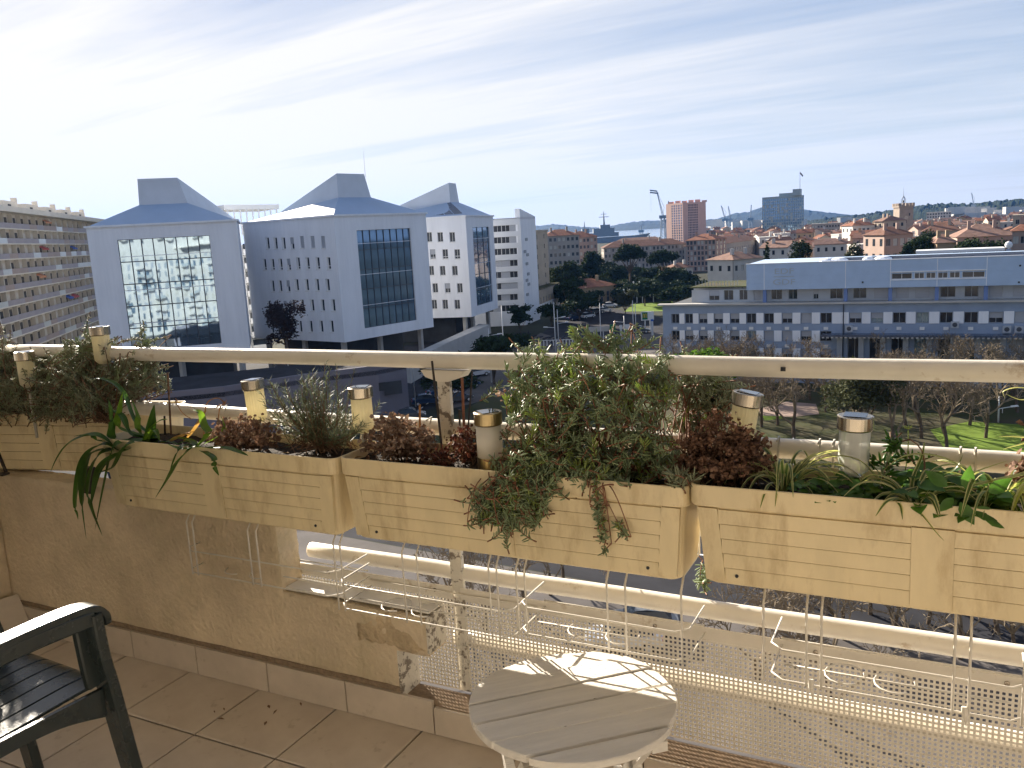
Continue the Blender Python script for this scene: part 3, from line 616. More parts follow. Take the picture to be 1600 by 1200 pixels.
# ================================================================== BALCONY PLANTS
def rnd_unit(r):
    while True:
        v = Vector((r.uniform(-1, 1), r.uniform(-1, 1), r.uniform(-1, 1)))
        if .05 < v.length < 1: return v.normalized()
def bez(a, b, c, n=8):
    return [a * (1 - t) ** 2 + b * 2 * t * (1 - t) + c * t * t for t in [k / n for k in range(n + 1)]]
def fleshy_leaf(m, p, d, l, r, curl, mi):
    """small curved finger-shaped leaf, five-sided"""
    side = d.orthogonal().normalized(); n = 4; rings = []
    up = curl
    for i, (t, k) in enumerate(((0, .55), (.35, 1.0), (.75, .85), (1, .12))):
        c = p + d * (l * t) + up * (l * .35 * t * t); a = side; b = d.cross(side)
        rings += [c + (a * math.cos(2 * PI * q / n) + b * math.sin(2 * PI * q / n)) * r * k for q in range(n)]
    m.add(rings, [(i * n + q, i * n + (q + 1) % n, (i + 1) * n + (q + 1) % n, (i + 1) * n + q) for i in range(3) for q in range(n)], mi)
def succulent(name, label, cat, bases, vols, nstem, mats, seed, leaf_len=(.014, .027), leaf_r=.0022, leafy=.060, droop=.02, density=.0065):
    r = random.Random(seed); t = thing(name, label, cat, bases[0]); B0 = Vector(bases[0]); st = MB(); lf = MB()
    wts = [v[2] for v in vols]
    for q_ in range(nstem):
        c, ra, _w = r.choices(vols, wts)[0]; u = rnd_unit(r) * (r.random() ** .4); tip = Vector((c[0] + u.x * ra[0], c[1] + u.y * ra[1], c[2] + u.z * ra[2])) - B0
        hang = tip.z < -.03; td = rnd_unit(r); td.y *= .8; td += Vector((0, -.15, .35 if not hang else -.35)); td.normalize(); ln = leafy * r.uniform(.7, 1.5); p0 = tip - td * ln; bend = rnd_unit(r) * ln * .22
        pts = bez(p0, p0.lerp(tip, .5) + bend, tip, 9); st.tube(pts, [.0020 - .0010 * k / 9 for k in range(10)], 4, 0, False)
        if q_ % (9 if hang else 4) == 0:      # a longer runner back to the root
            b = min((Vector(q) - B0 for q in bases), key=lambda q: (q - tip).length) + Vector((r.uniform(-.06, .06), r.uniform(-.03, .03), 0)); md = (b + p0) / 2 + Vector((r.uniform(-.06, .06), r.uniform(-.05, .03), r.uniform(.0, .07)))
            if hang: md = Vector(((b.x + p0.x) / 2, min(p0.y, b.y) - .012, max(b.z, p0.z) + .045))
            st.tube(bez(b, md, p0, 7), [.0021 - .0006 * k / 7 for k in range(8)], 4, 0, False)
        # leaves along the last part
        L_ = sum((pts[i + 1] - pts[i]).length for i in range(9)); s = 0.0; y = r.random() < .16
        n = int(L_ * .92 / density)
        for k in range(n):
            f = 1 - (k * density) / L_; f = max(0.02, min(1, f)); i = min(8, int(f * 9)); p = pts[i].lerp(pts[i + 1], f * 9 - i); ax = (pts[i + 1] - pts[i]).normalized()
            a0 = r.uniform(0, 2 * PI); o = ax.orthogonal().normalized(); o2 = ax.cross(o)
            for q in range(2):
                a = a0 + q * PI + r.uniform(-.4, .4); rad = o * math.cos(a) + o2 * math.sin(a)
                tipness = 1 - min(1, k / max(1, n)); d = (rad * (1.2 - .4 * tipness) + ax * (.25 + .75 * tipness) + Vector((0, 0, .22)) + rnd_unit(r) * .3).normalized()
                fleshy_leaf(lf, p, d, r.uniform(*leaf_len) * (.75 + .25 * tipness), leaf_r * r.uniform(.75, 1.15), (ax + Vector((0, 0, .5))).normalized() * r.uniform(-.1, .9), 1 if (y and tipness > .3) else 0)
    st.build('stem', mats[2], t, smooth=True); lf.build('foliage', mats[:2], t, smooth=True, kind='stuff'); return t
# big trailing succulent of the middle planter
succulent('trailing_succulent', 'big sprawling green succulent spilling over the middle planter and the rails', 'succulent plant', [(-.93, 2.0, ZS), (-.80, 2.02, ZS), (-.68, 2.03, ZS), (-1.0, 1.98, ZS)],
          [((-.86, 2.03, 1.06), (.22, .13, .13), 30), ((-1.02, 2.10, 1.10), (.13, .1, .09), 9), ((-.72, 2.10, 1.10), (.13, .1, .09), 10), ((-.88, 1.95, .93), (.17, .06, .07), 20), ((-.67, 1.99, .94), (.10, .06, .06), 9),
           ((-.92, 1.895, .915), (.12, .035, .03), 22), ((-.95, 1.865, .875), (.085, .025, .04), 18), ((-.75, 1.9, .905), (.05, .03, .025), 6), ((-.975, 1.85, .835), (.055, .02, .035), 11), ((-1.0, 1.85, .80), (.045, .015, .025), 7), ((-1.04, 1.85, .825), (.02, .015, .02), 2), ((-1.05, 1.85, .785), (.02, .012, .012), 2), ((-.92, 1.85, .80), (.02, .012, .015), 1)],
          900, ('ice', 'ice_tip', 'stem_red'), 11)
succulent('hanging_strand', 'thin succulent strand dangling down the front of the middle planter', 'succulent strand', [(-.75, 1.90, ZS)],
          [((-.755, 1.873, .875), (.010, .006, .030), 5), ((-.745, 1.862, .82), (.006, .005, .04), 5), ((-.738, 1.86, .775), (.005, .005, .03), 4), ((-.735, 1.86, .735), (.005, .005, .018), 3), ((-.70, 1.858, .80), (.012, .006, .006), 2), ((-.685, 1.856, .785), (.008, .006, .010), 2), ((-.775, 1.86, .82), (.012, .006, .006), 1)], 42, ('ice', 'ice_tip', 'stem_red'), 19, leafy=.022, leaf_len=(.010, .018))
succulent('outer_succulent', 'tangle of succulent stems hanging outside the rails behind the tilted lamp', 'succulent plant', [(-.62, 2.10, ZS), (-.55, 2.10, ZS)],
          [((-.60, 2.25, 1.07), (.12, .08, .06), 8), ((-.53, 2.23, 1.05), (.07, .06, .05), 5), ((-.60, 2.22, .98), (.08, .06, .04), 3)], 150, ('ice_grey', 'ice_tip', 'stem_red'), 12)
succulent('top_sprigs', 'upright light green sprigs poking above the top rail', 'succulent sprigs', [(-.90, 2.20, 1.04), (-.75, 2.2, 1.04), (-1.0, 2.2, 1.04)],
          [((-.93, 2.22, 1.21), (.05, .02, .03), 3), ((-.83, 2.22, 1.19), (.10, .02, .018), 6), ((-.74, 2.22, 1.205), (.03, .02, .02), 3), ((-1.06, 2.2, 1.17), (.04, .02, .025), 4), ((-.60, 2.2, 1.165), (.02, .02, .02), 1)], 46, ('ice', 'ice_tip', 'stem_red'), 13, leafy=.06)
succulent('corner_sprig', 'little succulent sprig sticking out at the planter end under the rusty dried flowers', 'succulent sprig', [(-.55, 1.93, ZS)], [((-.55, 1.885, .925), (.035, .02, .018), 1)], 10, ('ice_grey', 'ice', 'stem_red'), 14, leaf_len=(.025, .04), leafy=.03)
succulent('under_sprig', 'succulent sprigs drooping below the middle planter outside the rail', 'succulent sprigs', [(-.86, 2.23, .70)], [((-.85, 2.20, .585), (.08, .02, .015), 2), ((-.585, 2.2, .535), (.012, .02, .012), 1)], 22, ('ice', 'ice_tip', 'stem_red'), 15, leafy=.05)
succulent('woody_shrub', 'woody grey green shrub filling the far corner planter, with an unseen end added for shade', 'shrub', [(-3.2, 2.1, ZS), (-3.0, 2.12, ZS), (-2.85, 2.14, ZS), (-3.4, 2.08, ZS), (-3.6, 2.1, ZS)],
          [((-3.02, 2.12, 1.04), (.28, .12, .11), 20), ((-2.72, 2.18, 1.05), (.15, .10, .09), 9), ((-2.90, 2.14, 1.16), (.12, .08, .07), 6), ((-2.66, 2.20, 1.15), (.05, .05, .06), 2), ((-3.27, 2.07, .98), (.07, .06, .06), 4), ((-3.55, 2.12, 1.07), (.24, .10, .14), 26), ((-3.36, 2.2, 1.07), (.14, .06, .07), 8), ((-3.2, 2.14, 1.06), (.12, .08, .07), 7), ((-3.36, 1.98, .94), (.09, .04, .04), 3), ((-3.1, 2.08, .95), (.2, .05, .04), 7), ((-2.86, 2.06, 1.0), (.1, .05, .05), 5)],  # dense lobe at the out-of-view end is added to shade the chair seat
          1650, ('ice_grey', 'ice', 'stem_dry'), 16, leaf_len=(.010, .020), leaf_r=.0019, leafy=.07, density=.006)
# rosemary
def rosemary():
    r = random.Random(21); t = thing('rosemary_bush', 'grey green rosemary with fine needles beside a cream lamp', 'rosemary', (-1.72, 2.02, ZS)); st = MB(); lf = MB()
    for i in range(135):
        b = Vector((r.gauss(0, .05), r.gauss(0, .03), 0)); hx = r.gauss(0, .095); h = max(.05, (.27 - .55 * abs(hx + .01)) * r.uniform(.35, 1.0)); tip = Vector((max(-.2, min(.19, hx * 1.15)), r.gauss(0, .045), h))
        pts = bez(b, Vector((tip.x * .8, tip.y * .6, h * .45)), tip, 8); st.tube(pts, [.0016 - .0009 * k / 8 for k in range(9)], 4, 0, False)
        L_ = sum((pts[k + 1] - pts[k]).length for k in range(8)); n = int(L_ * .85 / .0042)
        for k in range(n):
            f = 1 - k * .0042 / L_; j = min(7, int(f * 8)); p = pts[j].lerp(pts[j + 1], f * 8 - j); ax = (pts[j + 1] - pts[j]).normalized(); o = ax.orthogonal().normalized(); a = r.uniform(0, 2 * PI)
            rad = o * math.cos(a) + ax.cross(o) * math.sin(a); d = (rad * .9 + ax * .55).normalized(); l_ = r.uniform(.014, .027); w_ = .0011; s_ = d.cross(ax).normalized() * w_; c_ = p + d * l_ * .55 + Vector((0, 0, .001)); e_ = p + d * l_ + ax * l_ * .15
            lf.add([p - s_ * .6, p + s_ * .6, c_ + s_, c_ - s_, e_], [(0, 1, 2, 3), (3, 2, 4)])
    st.build('stem', 'stem_dry', t); lf.build('foliage', 'rose', t, kind='stuff')
rosemary()
# withered flower heads
def withered(name, label, base, size, nst, nfl, mats, seed, crinkle=.011, heads=True):
    r = random.Random(seed); t = thing(name, label, 'dried flowers', base); st = MB(); fl = MB()
    for i in range(nst):
        b = Vector((r.gauss(0, size[0] * .35), r.gauss(0, size[1] * .3), 0)); u = rnd_unit(r); tip = Vector((u.x * size[0], u.y * size[1], size[2] * (.25 + .75 * abs(u.z) * r.uniform(.5, 1))))
        pts = bez(b, Vector((b.x + (tip.x - b.x) * .3, tip.y * .5, tip.z * .7)), tip, 5); st.tube(pts, [.0019, .0017, .0015, .0013, .0012, .001], 4, 0, False)
        for k in range(nfl):
            on = r.random() < .7; c = tip + Vector((r.gauss(0, .011), r.gauss(0, .011), r.gauss(0, .009))) if on else pts[r.randint(1, 4)] + Vector((r.gauss(0, .012), r.gauss(0, .012), r.gauss(0, .01)))
            n_ = rnd_unit(r); a = n_.orthogonal().normalized(); b_ = n_.cross(a); s_ = crinkle * r.uniform(.4, 1.0); q = [c + (a * math.cos(2 * PI * j / 5) + b_ * math.sin(2 * PI * j / 5)) * s_ * r.uniform(.5, 1.1) + n_ * r.uniform(-.35, .35) * s_ for j in range(5)]
            fl.add(q + [c - n_ * s_ * .35], [(j, (j + 1) % 5, 5) for j in range(5)], 0 if r.random() < .72 else 1)
        if heads and r.random() < .25:
            hd = [tip + Vector((.010 * math.cos(2 * PI * j / 8), .010 * math.sin(2 * PI * j / 8), r.uniform(-.002, .004))) for j in range(8)]
            fl.add(hd + [tip + Vector((0, 0, .006)), tip - Vector((0, 0, .006))], [(j, (j + 1) % 8, 8) for j in range(8)] + [((j + 1) % 8, j, 9) for j in range(8)], 0)
    st.build('stem', 'stem_dry', t); fl.build('flower_heads', mats, t, kind='stuff'); return t
withered('dried_flowers', 'brown withered flower clump in front of the leaning cream lamp', (-1.99, 1.97, ZS), (.13, .06, .10), 55, 16, ('dry_brown', 'dry_grey'), 31)
withered('dried_flowers', 'greyish brown withered flower clump at the near end of the middle planter', (-1.42, 2.0, ZS), (.105, .07, .125), 60, 18, ('dry_grey', 'dry_brown'), 32)
withered('dried_flowers', 'dark reddish withered plant behind the frosted lamp', (-1.19, 2.02, ZS), (.07, .06, .11), 30, 16, ('dry_red', 'dry_rust'), 33, .009)
withered('dried_flowers', 'short dark red withered tufts lying on the soil before the railing post', (-1.27, 1.96, ZS), (.06, .03, .035), 18, 12, ('dry_red', 'dry_rust'), 34, .008)
withered('dried_flowers', 'rusty brown withered flower mass below the tilted lamp', (-.465, 1.97, ZS + .01), (.095, .07, .165), 95, 30, ('dry_rust', 'dry_brown'), 35, .0095)
withered('dried_flowers', 'furry orange brown withered plant at the planter end under yellow leaves', (.19, 2.0, ZS), (.055, .06, .20), 45, 22, ('dry_brown', 'dry_rust'), 36, .012)
withered('dried_flowers', 'faded pink withered flowers behind the frosted lamp outside the rail', (-1.12, 2.2, 1.0), (.09, .04, .06), 14, 14, ('dry_grey', 'dry_rust'), 37, .008)
# ribbons: strap leaves and spider plants, each leaf a part
def ribbon(pts, w, fold=.25, mats3=False, up=Vector((0, 0, 1)), twist=0.0, n_across=2):
    m = MB(); n = len(pts); rows = []
    for i, p in enumerate(pts):
        t = (pts[min(i + 1, n - 1)] - pts[max(i - 1, 0)]).normalized(); s = t.cross(up)
        if s.length < .05: s = t.cross(Vector((0, -1, 0)))
        s.normalize(); f = i / (n - 1); s = (Matrix.Rotation(twist * f, 3, t) @ s); nn = s.cross(t).normalized()
        ww = w * (min(1, .45 + 2.2 * f) if f < .25 else 1.0) * (1 - max(0, (f - .45) / .55) ** 1.8) + .0004
        if mats3: rows.append([p - s * ww + nn * ww * fold, p - s * ww * .55 + nn * ww * fold * .3, p + s * ww * .55 + nn * ww * fold * .3, p + s * ww + nn * ww * fold])
        else: rows.append([p - s * ww + nn * ww * fold, p, p + s * ww + nn * ww * fold])
    k = len(rows[0]); vs = [q for row in rows for q in row]
    for c in range(k - 1): m.add(vs, [(i * k + c, i * k + c + 1, (i + 1) * k + c + 1, (i + 1) * k + c) for i in range(n - 1)], (1 if (mats3 and c != 1) else 0))
    return m
def px(u, v, Y): return at_y(u, v, Y)
def strap_plant(name, label, base, leaves, mats, seed):
    t = thing(name, label, 'strap-leaved plant', base); B = Vector(base)
    for (pl, w, mi) in leaves:
        pts = arc([Vector(p) - B for p in pl], 7); ribbon(pts, w, .3, twist=random.Random(seed + len(pl) + int(w * 1e5)).uniform(-.5, .5)).build('leaf', mats[mi], t, smooth=True)
    return t
bs = (-2.40, 1.98, ZS)
def H(*q): return [bs] + [px(u, v, Y) for u, v, Y in q]
strap_plant('strap_leaf_plant', 'dark green plant with long strap leaves drooping over the planter rim', bs, [
    (H((200, 690, 1.90), (178, 700, 1.86), (165, 750, 1.845), (148, 830, 1.84)), 0.0159, 0), (H((190, 700, 1.9), (150, 680, 1.85), (112, 690, 1.83), (92, 712, 1.82), (79, 738, 1.82)), 0.0145, 0),
    (H((195, 705, 1.9), (160, 695, 1.85), (130, 720, 1.84), (118, 780, 1.835), (122, 812, 1.835)), 0.0174, 0), (H((180, 700, 1.9), (140, 712, 1.845), (128, 760, 1.84), (135, 843, 1.835)), 0.0174, 0),
    (H((190, 700, 1.9), (152, 715, 1.845), (138, 775, 1.838), (160, 838, 1.835)), 0.0159, 0), (H((215, 690, 1.89), (195, 700, 1.86), (178, 730, 1.845), (150, 740, 1.83)), 0.0232, 0),
    (H((208, 700, 1.9), (185, 710, 1.85), (155, 735, 1.835), (142, 790, 1.83)), 0.0203, 0), (H((160, 690, 1.88), (140, 680, 1.85), (115, 682, 1.83)), 0.0116, 0),
    (H((235, 690, 1.97), (238, 660, 1.96), (241, 632, 1.96)), 0.0188, 0), (H((212, 660, 1.96), (190, 610, 1.95), (160, 592, 1.94), (135, 595, 1.93)), 0.0094, 0),
    (H((220, 680, 1.95), (214, 650, 1.95), (206, 625, 1.95)), 0.0116, 1), (H((187, 670, 1.93), (188, 640, 1.92), (192, 612, 1.92)), 0.0130, 1), (H((225, 700, 1.93), (240, 672, 1.92), (250, 690, 1.92)), 0.0145, 1), (H((205, 680, 1.93), (190, 650, 1.92), (172, 640, 1.92)), 0.0145, 0),
    (H((230, 680, 1.95), (246, 660, 1.95), (262, 655, 1.95)), 0.0116, 1), (H((180, 690, 1.92), (176, 660, 1.91), (170, 625, 1.91)), 0.0145, 0), (H((240, 700, 1.94), (262, 690, 1.93), (285, 700, 1.93)), 0.0145, 0)], ('strap', 'strap_light'), 5)
bs = (-2.13, 1.90, ZS + .004)
strap_plant('drooping_tuft', 'small tuft with sunlit drooping leaves and a white knot on the planter rim', bs, [
    (H((325, 680, 1.90), (318, 665, 1.90), (312, 645, 1.90), (300, 640, 1.9)), 0.0145, 1), (H((300, 700, 1.87), (280, 720, 1.845), (262, 750, 1.84), (243, 778, 1.835)), 0.0152, 0), (H((290, 696, 1.88), (278, 706, 1.85), (265, 738, 1.84)), 0.0101, 0),
    (H((310, 698, 1.87), (285, 702, 1.86), (262, 694, 1.86)), 0.0116, 1), (H((333, 715, 1.85), (335, 730, 1.845), (342, 743, 1.845)), 0.0087, 0), (H((350, 700, 1.87), (370, 705, 1.86), (388, 712, 1.86)), 0.0087, 0), (H((300, 690, 1.91), (280, 685, 1.91), (262, 688, 1.91)), 0.0101, 1),
    (H((345, 680, 1.92), (350, 668, 1.92), (345, 650, 1.92)), 0.0087, 1), (H((305, 695, 1.9), (288, 690, 1.9), (270, 700, 1.89)), 0.0101, 0)], ('strap', 'strap_light'), 9)
def withered_leaf(name, label, pl, w, m_): tag(ribbon(arc([Vector(p) for p in pl], 7), w, .5).build(name, m_, None, smooth=True), label, 'withered leaf')
withered_leaf('withered_leaf', 'curled tan withered leaf arching beside the drooping tuft', [px(288, 690, 1.95), px(305, 672, 1.95), px(318, 650, 1.95), px(322, 640, 1.95)], .010, 'dead_leaf')
withered_leaf('withered_leaf', 'broad tan withered leaf lying on the soil near the drooping tuft', [px(268, 690, 1.93), px(285, 682, 1.93), px(305, 675, 1.93)], .016, 'dead_leaf')
# dry looping flower stalks over the second rail
m = MB(); m.tube(arc([px(318, 690, 1.98), px(320, 645, 2.02), px(325, 628, 2.03), px(340, 622, 2.03), px(352, 630, 2.03)], 6), .0018, 5); m.tube(arc([px(342, 690, 2.0), px(341, 660, 2.03), px(343, 636, 2.03)], 6), .0016, 5); m.tube(arc([px(300, 655, 2.0), px(285, 645, 2.0), px(275, 628, 2.0)], 6), .0014, 5)
for (u, v) in ((352, 630), (344, 634), (275, 627)):
    c = px(u, v, 2.03); r_ = random.Random(u)
    for k in range(14): m.tube([c, c + rnd_unit(r_) * .011], .0009, 3)
tag(m.build('dry_stalk', 'dead_leaf'), 'dry looping flower stalks arching over the second rail', 'dry stalks')
# sticks
def stick(label, a, b, r, m_): mm = MB(); mm.tube([a, b], r, 8); tag(mm.build('plant_stick', m_), label, 'plant stick', 'sticks in the planters')
stick('thin dark stick standing before the railing post and crossing the top rail', px(691, 705, 2.02), px(675, 564, 2.06), .0034, 'stick_dark')
stick('reddish wooden stick beside the railing post', px(726, 690, 2.08), px(722, 590, 2.08), .0042, 'stick_wood')
stick('dark stick next to the reddish wooden stick', px(719, 700, 2.09), px(718, 640, 2.09), .0032, 'stick_dark')
stick('faint dark stick leaning away from the railing post', px(730, 690, 2.10), px(738, 580, 2.10), .0024, 'stick_dark')
stick('short flat pale stick in the greyish dried flowers', px(656, 672, 2.04), px(656, 632, 2.04), .0032, 'dead_leaf')
stick('brown stick at the edge of the woody shrub', px(258, 690, 2.06), px(257, 650, 2.06), .0034, 'stick_dark')
stick('pale stick topped with a knot at the edge of the woody shrub', px(268, 690, 2.08), px(262, 582, 2.10), .0034, 'stem_dry')
# spider plants and weeds of the near planter
def spider(label, base, n, seed, lmin, lmax, spread=(1, .6), up=.9):
    r = random.Random(seed); t = thing('spider_plant', label, 'spider plant', base)
    for k in range(n):
        a = r.uniform(0, 2 * PI); d = Vector((math.cos(a) * spread[0], math.sin(a) * spread[1], 0)); l_ = r.uniform(lmin, lmax); u_ = up * r.uniform(.35, 1.1)
        p = [Vector((0, 0, 0)) + d * .008, d * l_ * .35 + Vector((0, 0, l_ * .45 * u_)), d * l_ * .75 + Vector((0, 0, l_ * .50 * u_)), d * l_ * 1.05 + Vector((0, 0, l_ * (.28 * u_ - .10)))]
        if (Vector(base) + p[3]).y > 2.11: p = [Vector((q.x, q.y * .3, q.z)) for q in p]
        ribbon(arc(p, 5), r.uniform(.0032, .0062), .45, True, twist=r.uniform(-.6, .6)).build('leaf', ('spider_g', 'spider_c'), t, smooth=True)
    return t
spider('spider plant with arching striped leaves between the rusty flowers and the clear lamp', (-.33, 1.97, ZS), 38, 41, .10, .23)
spider('pale rooted spider plantlet sprawling over the rim beside the clear lamp', (-.055, 1.90, ZS + .01), 22, 42, .06, .16, (1, .5))
spider('spider plant with long striped leaves beside the furry withered plant', (.10, 1.97, ZS), 46, 43, .10, .25)
t = thing('plantlet_leaves', 'striped spider leaves dangling down the front of the near planter', 'spider plant', (-.055, 1.89, ZS + .01)); B = Vector((-.055, 1.89, ZS + .01))
for pl, w in (([(1425, 795, 1.87), (1440, 805, 1.86), (1462, 832, 1.855), (1475, 845, 1.853)], .0042), ([(1405, 785, 1.87), (1408, 795, 1.86), (1410, 812, 1.856)], .004), ([(1450, 785, 1.88), (1470, 795, 1.87), (1488, 805, 1.87)], .004), ([(1415, 770, 1.9), (1440, 760, 1.93), (1490, 735, 1.97), (1505, 710, 1.98)], .0055), ([(1425, 755, 1.93), (1440, 715, 1.96), (1445, 690, 1.97)], .004), ([(1480, 765, 1.93), (1520, 740, 1.95), (1575, 720, 1.96)], .005)):
    ribbon(arc([Vector((0, 0, 0))] + [px(*q) - B for q in pl], 5), w, .4, True).build('leaf', ('spider_g', 'spider_c'), t, smooth=True)
def leafblade(m, c, d, nrm, l, w, mi=0):
    d = d.normalized(); s = d.cross(nrm).normalized(); nn = s.cross(d); pts = []
    for f, k in ((0, .08), (.22, .8), (.45, 1), (.7, .72), (.9, .28), (1, .02)):
        q = c + d * l * f - nn * l * .22 * f * f; pts.append((q - s * w * k + nn * w * .25 * k, q, q + s * w * k + nn * w * .25 * k))
    vs = [v for p in pts for v in p]; m.add(vs, [(i * 3 + c_, i * 3 + c_ + 1, i * 3 + 3 + c_ + 1, i * 3 + 3 + c_) for i in range(5) for c_ in (0, 1)], mi)
def weeds(label, base, region, n, seed, young=.2, size=(.028, .05)):
    r = random.Random(seed); t = thing('leafy_weed', label, 'leafy weed', base); st = MB(); B = Vector(base)
    for k in range(n):
        c = Vector((r.uniform(*region[0]), r.uniform(*region[1]), r.uniform(*region[2]))) - B; st.tube(bez(Vector((c.x * .6, c.y * .5, -.01)), Vector((c.x * .9, c.y * .8, c.z)), c, 4), .0013, 4, 0, False)
        for j in range(r.randint(2, 4)):
            a = r.uniform(0, 2 * PI); d = Vector((math.cos(a), math.sin(a), r.uniform(-.25, .45))); m = MB(); l_ = r.uniform(*size); leafblade(m, c, d, Vector((r.uniform(-.3, .3), -.4, 1)), l_, l_ * r.uniform(.24, .36))
            m.build('leaf', 'weed_y' if r.random() < young else 'weed', t, smooth=True)
    st.build('stem', 'weed', t)
weeds('low leafy green weeds spilling over the rim below the clear lamp', (-.17, 1.93, ZS), ((-.29, -.08), (1.880, 1.98), (ZS + .01, ZS + .05)), 46, 51, .15, (.022, .042))
weeds('bright green leafy weeds between the two spider plants', (-.01, 1.95, ZS), ((-.09, .10), (1.88, 2.02), (ZS + .01, ZS + .075)), 50, 52, .35, (.03, .055))
t = thing('drooping_weed', 'pointed green leaves drooping over the near planter rim', 'leafy weed', (.05, 1.885, ZS + .01)); B = Vector((.05, 1.885, ZS + .01))
for (u, v, du, dv_, l_) in ((1500, 785, 18, 28, .05), (1520, 795, 60, 22, .055), (1535, 800, 75, 40, .06), (1490, 778, -22, 20, .04), (1545, 770, 40, -25, .05), (1480, 760, -30, -22, .05), (1510, 765, 5, -30, .05)):
    a = px(u, v, 1.868); b2 = px(u + du, v + dv_, 1.858); m = MB(); leafblade(m, a - B, b2 - a, Vector((0, -1, .35)), l_, l_ * .26); m.build('leaf', 'weed', t, smooth=True)
succulent('dark_weed', 'dark leafy weed with a thin flower stalk standing above the spider plants', 'tall weed', [(-.11, 2.0, ZS)], [((-.115, 2.0, .975), (.035, .03, .04), 1)], 9, ('weed', 'ice', 'stem_dry'), 54, leaf_len=(.014, .026), leaf_r=.0035, leafy=.07, density=.011)
m = MB(); m.tube(arc([px(1408, 770, 2.0), px(1418, 712, 2.0), px(1419, 672, 2.0)], 5), .0013, 5)
r_ = random.Random(4); c = px(1419, 670, 2.0)
for k in range(9): m.tube([c, c + Vector((r_.uniform(-1, 1), r_.uniform(-1, 1), .5)).normalized() * .011], [.001, .0016], 4)
tag(m.build('flower_stalk', 'ice_tip'), 'single thin flower stalk with a small greenish head', 'flower stalk')
t = thing('yellow_leaf_tips', 'yellowish striped leaf tips arching in at the end of the near planter', 'leaf tips', (.2, 1.97, 1.0)); B = Vector((.2, 1.97, 1.0))
for pl, w in (([(1640, 690, 1.97), (1600, 684, 1.95), (1560, 682, 1.94)], .006), ([(1640, 680, 1.97), (1605, 692, 1.95), (1567, 702, 1.94)], .004), ([(1650, 720, 1.93), (1600, 742, 1.92), (1520, 760, 1.92), (1490, 772, 1.92)], .010), ([(1640, 740, 1.9), (1600, 762, 1.88), (1578, 812, 1.87)], .009), ([(1660, 800, 1.88), (1620, 806, 1.875), (1582, 812, 1.87)], .009), ([(1630, 610, 2.0), (1590, 606, 2.0), (1568, 612, 2.0), (1570, 622, 2.0)], .0035), ([(1630, 620, 2.0), (1595, 625, 2.0), (1572, 616, 2.0)], .003)):
    ribbon(arc([px(*q) - B for q in pl], 6), w, .35, True).build('leaf', ('yellow_leaf', 'spider_c'), t, smooth=True)
for k, (x, y) in enumerate(((-1.36, 1.93), (-1.2, 1.91), (-1.52, 1.96), (-.62, 1.93), (-.72, 1.92), (-2.3, 1.93), (-1.8, 1.93))):
    m = MB(); leafblade(m, Vector((0, 0, 0)), Vector((math.cos(k * 2.1), math.sin(k * 2.1), .2)), Vector((0, .2, 1)), .03, .009); tag(m.build('fallen_leaf', 'dead_leaf', None, (x, y, ZS + .003)), 'small dry leaf fallen on the planter soil', 'fallen leaf', 'dry leaves on the planter soil')
# ================================================================== GROUND, SEA, HILLS
def sheet(name, poly, z, m, kind='structure'):
    mb = MB(); mb.add([(p[0], p[1], z) for p in poly], [tuple(range(len(poly)))]); return mb.build(name, m, None, kind=kind)
mb = MB(); R_ = 7000; nseg = 48
mb.add([(R_ * math.cos(2 * PI * k / nseg), R_ * math.sin(2 * PI * k / nseg), ZG) for k in range(nseg)], [tuple(range(nseg))]); struct('ground', mb, 'ground')
def gz(*pts, z=ZG): return [tuple(at_z(u, v, z))[:2] for u, v in pts]
sheet('forecourt', [(-80, 2.3), (60, 2.3), (60, 44), (-14, 47), (-80, 52)], ZG + .004, 'paving')
sheet('street', [(-80, 52.1), (-14, 47.1), (60, 44.1), (60, 62), (-70, 66), (-120, 60)], ZG + .006, 'asphalt')
sheet('shaded_road', [(-70, 66.2), (-60, 92), (-62, 132), (-84, 170), (-130, 110), (-120, 60.2)], ZG + .005, 'asphalt')
sheet('pavement', [(-70, 66), (60, 62), (60, 70), (-70, 73)], ZG + .10, 'paving')
sheet('park_ground', [(-52, 73), (60, 70), (60, 117.5), (-40, 117.5), (-56, 100)], ZG + .05, 'park')
sheet('lawn', [(0.0, 86), (5, 84), (30, 82), (30, 97), (2, 98.5), (-1.5, 94)], ZG + .06, 'lawn')
sheet('park_lawn_strip', gz((1190, 648), (1215, 646), (1225, 654), (1195, 658)), ZG + .056, 'lawn')
sheet('path', gz((1185, 640), (1230, 628), (1275, 632), (1280, 648), (1240, 652), (1190, 650)), ZG + .064, 'path')
sheet('plaza', gz((780, 556), (845, 520), (870, 528), (1050, 520), (1060, 562), (860, 600), (700, 640)), ZG + .008, 'paving')
sheet('avenue', gz((845, 522), (880, 495), (905, 478), (925, 474), (1000, 492), (1060, 500), (1060, 520), (900, 530)), ZG + .006, 'asphalt')
sheet('sunlit_lawn', gz((975, 487), (990, 475), (1050, 470), (1060, 486)), ZG + .02, 'lawn')
def at_d(u, v, dist):
    d = ray(u, v); return Vector(C0 + d * (dist / math.hypot(d[0], d[1])))
def dirxy(u, v=360):
    d = ray(u, v); h = math.hypot(d[0], d[1]); return d[0] / h, d[1] / h
pl = []
for u in range(820, 1200, 20):
    x, y = dirxy(u); pl.append((x * 1300, y * 1300))
for u in range(1180, 800, -20):
    x, y = dirxy(u); pl.append((x * 5200, y * 5200))
sheet('sea', pl, ZG + .5, 'sea')
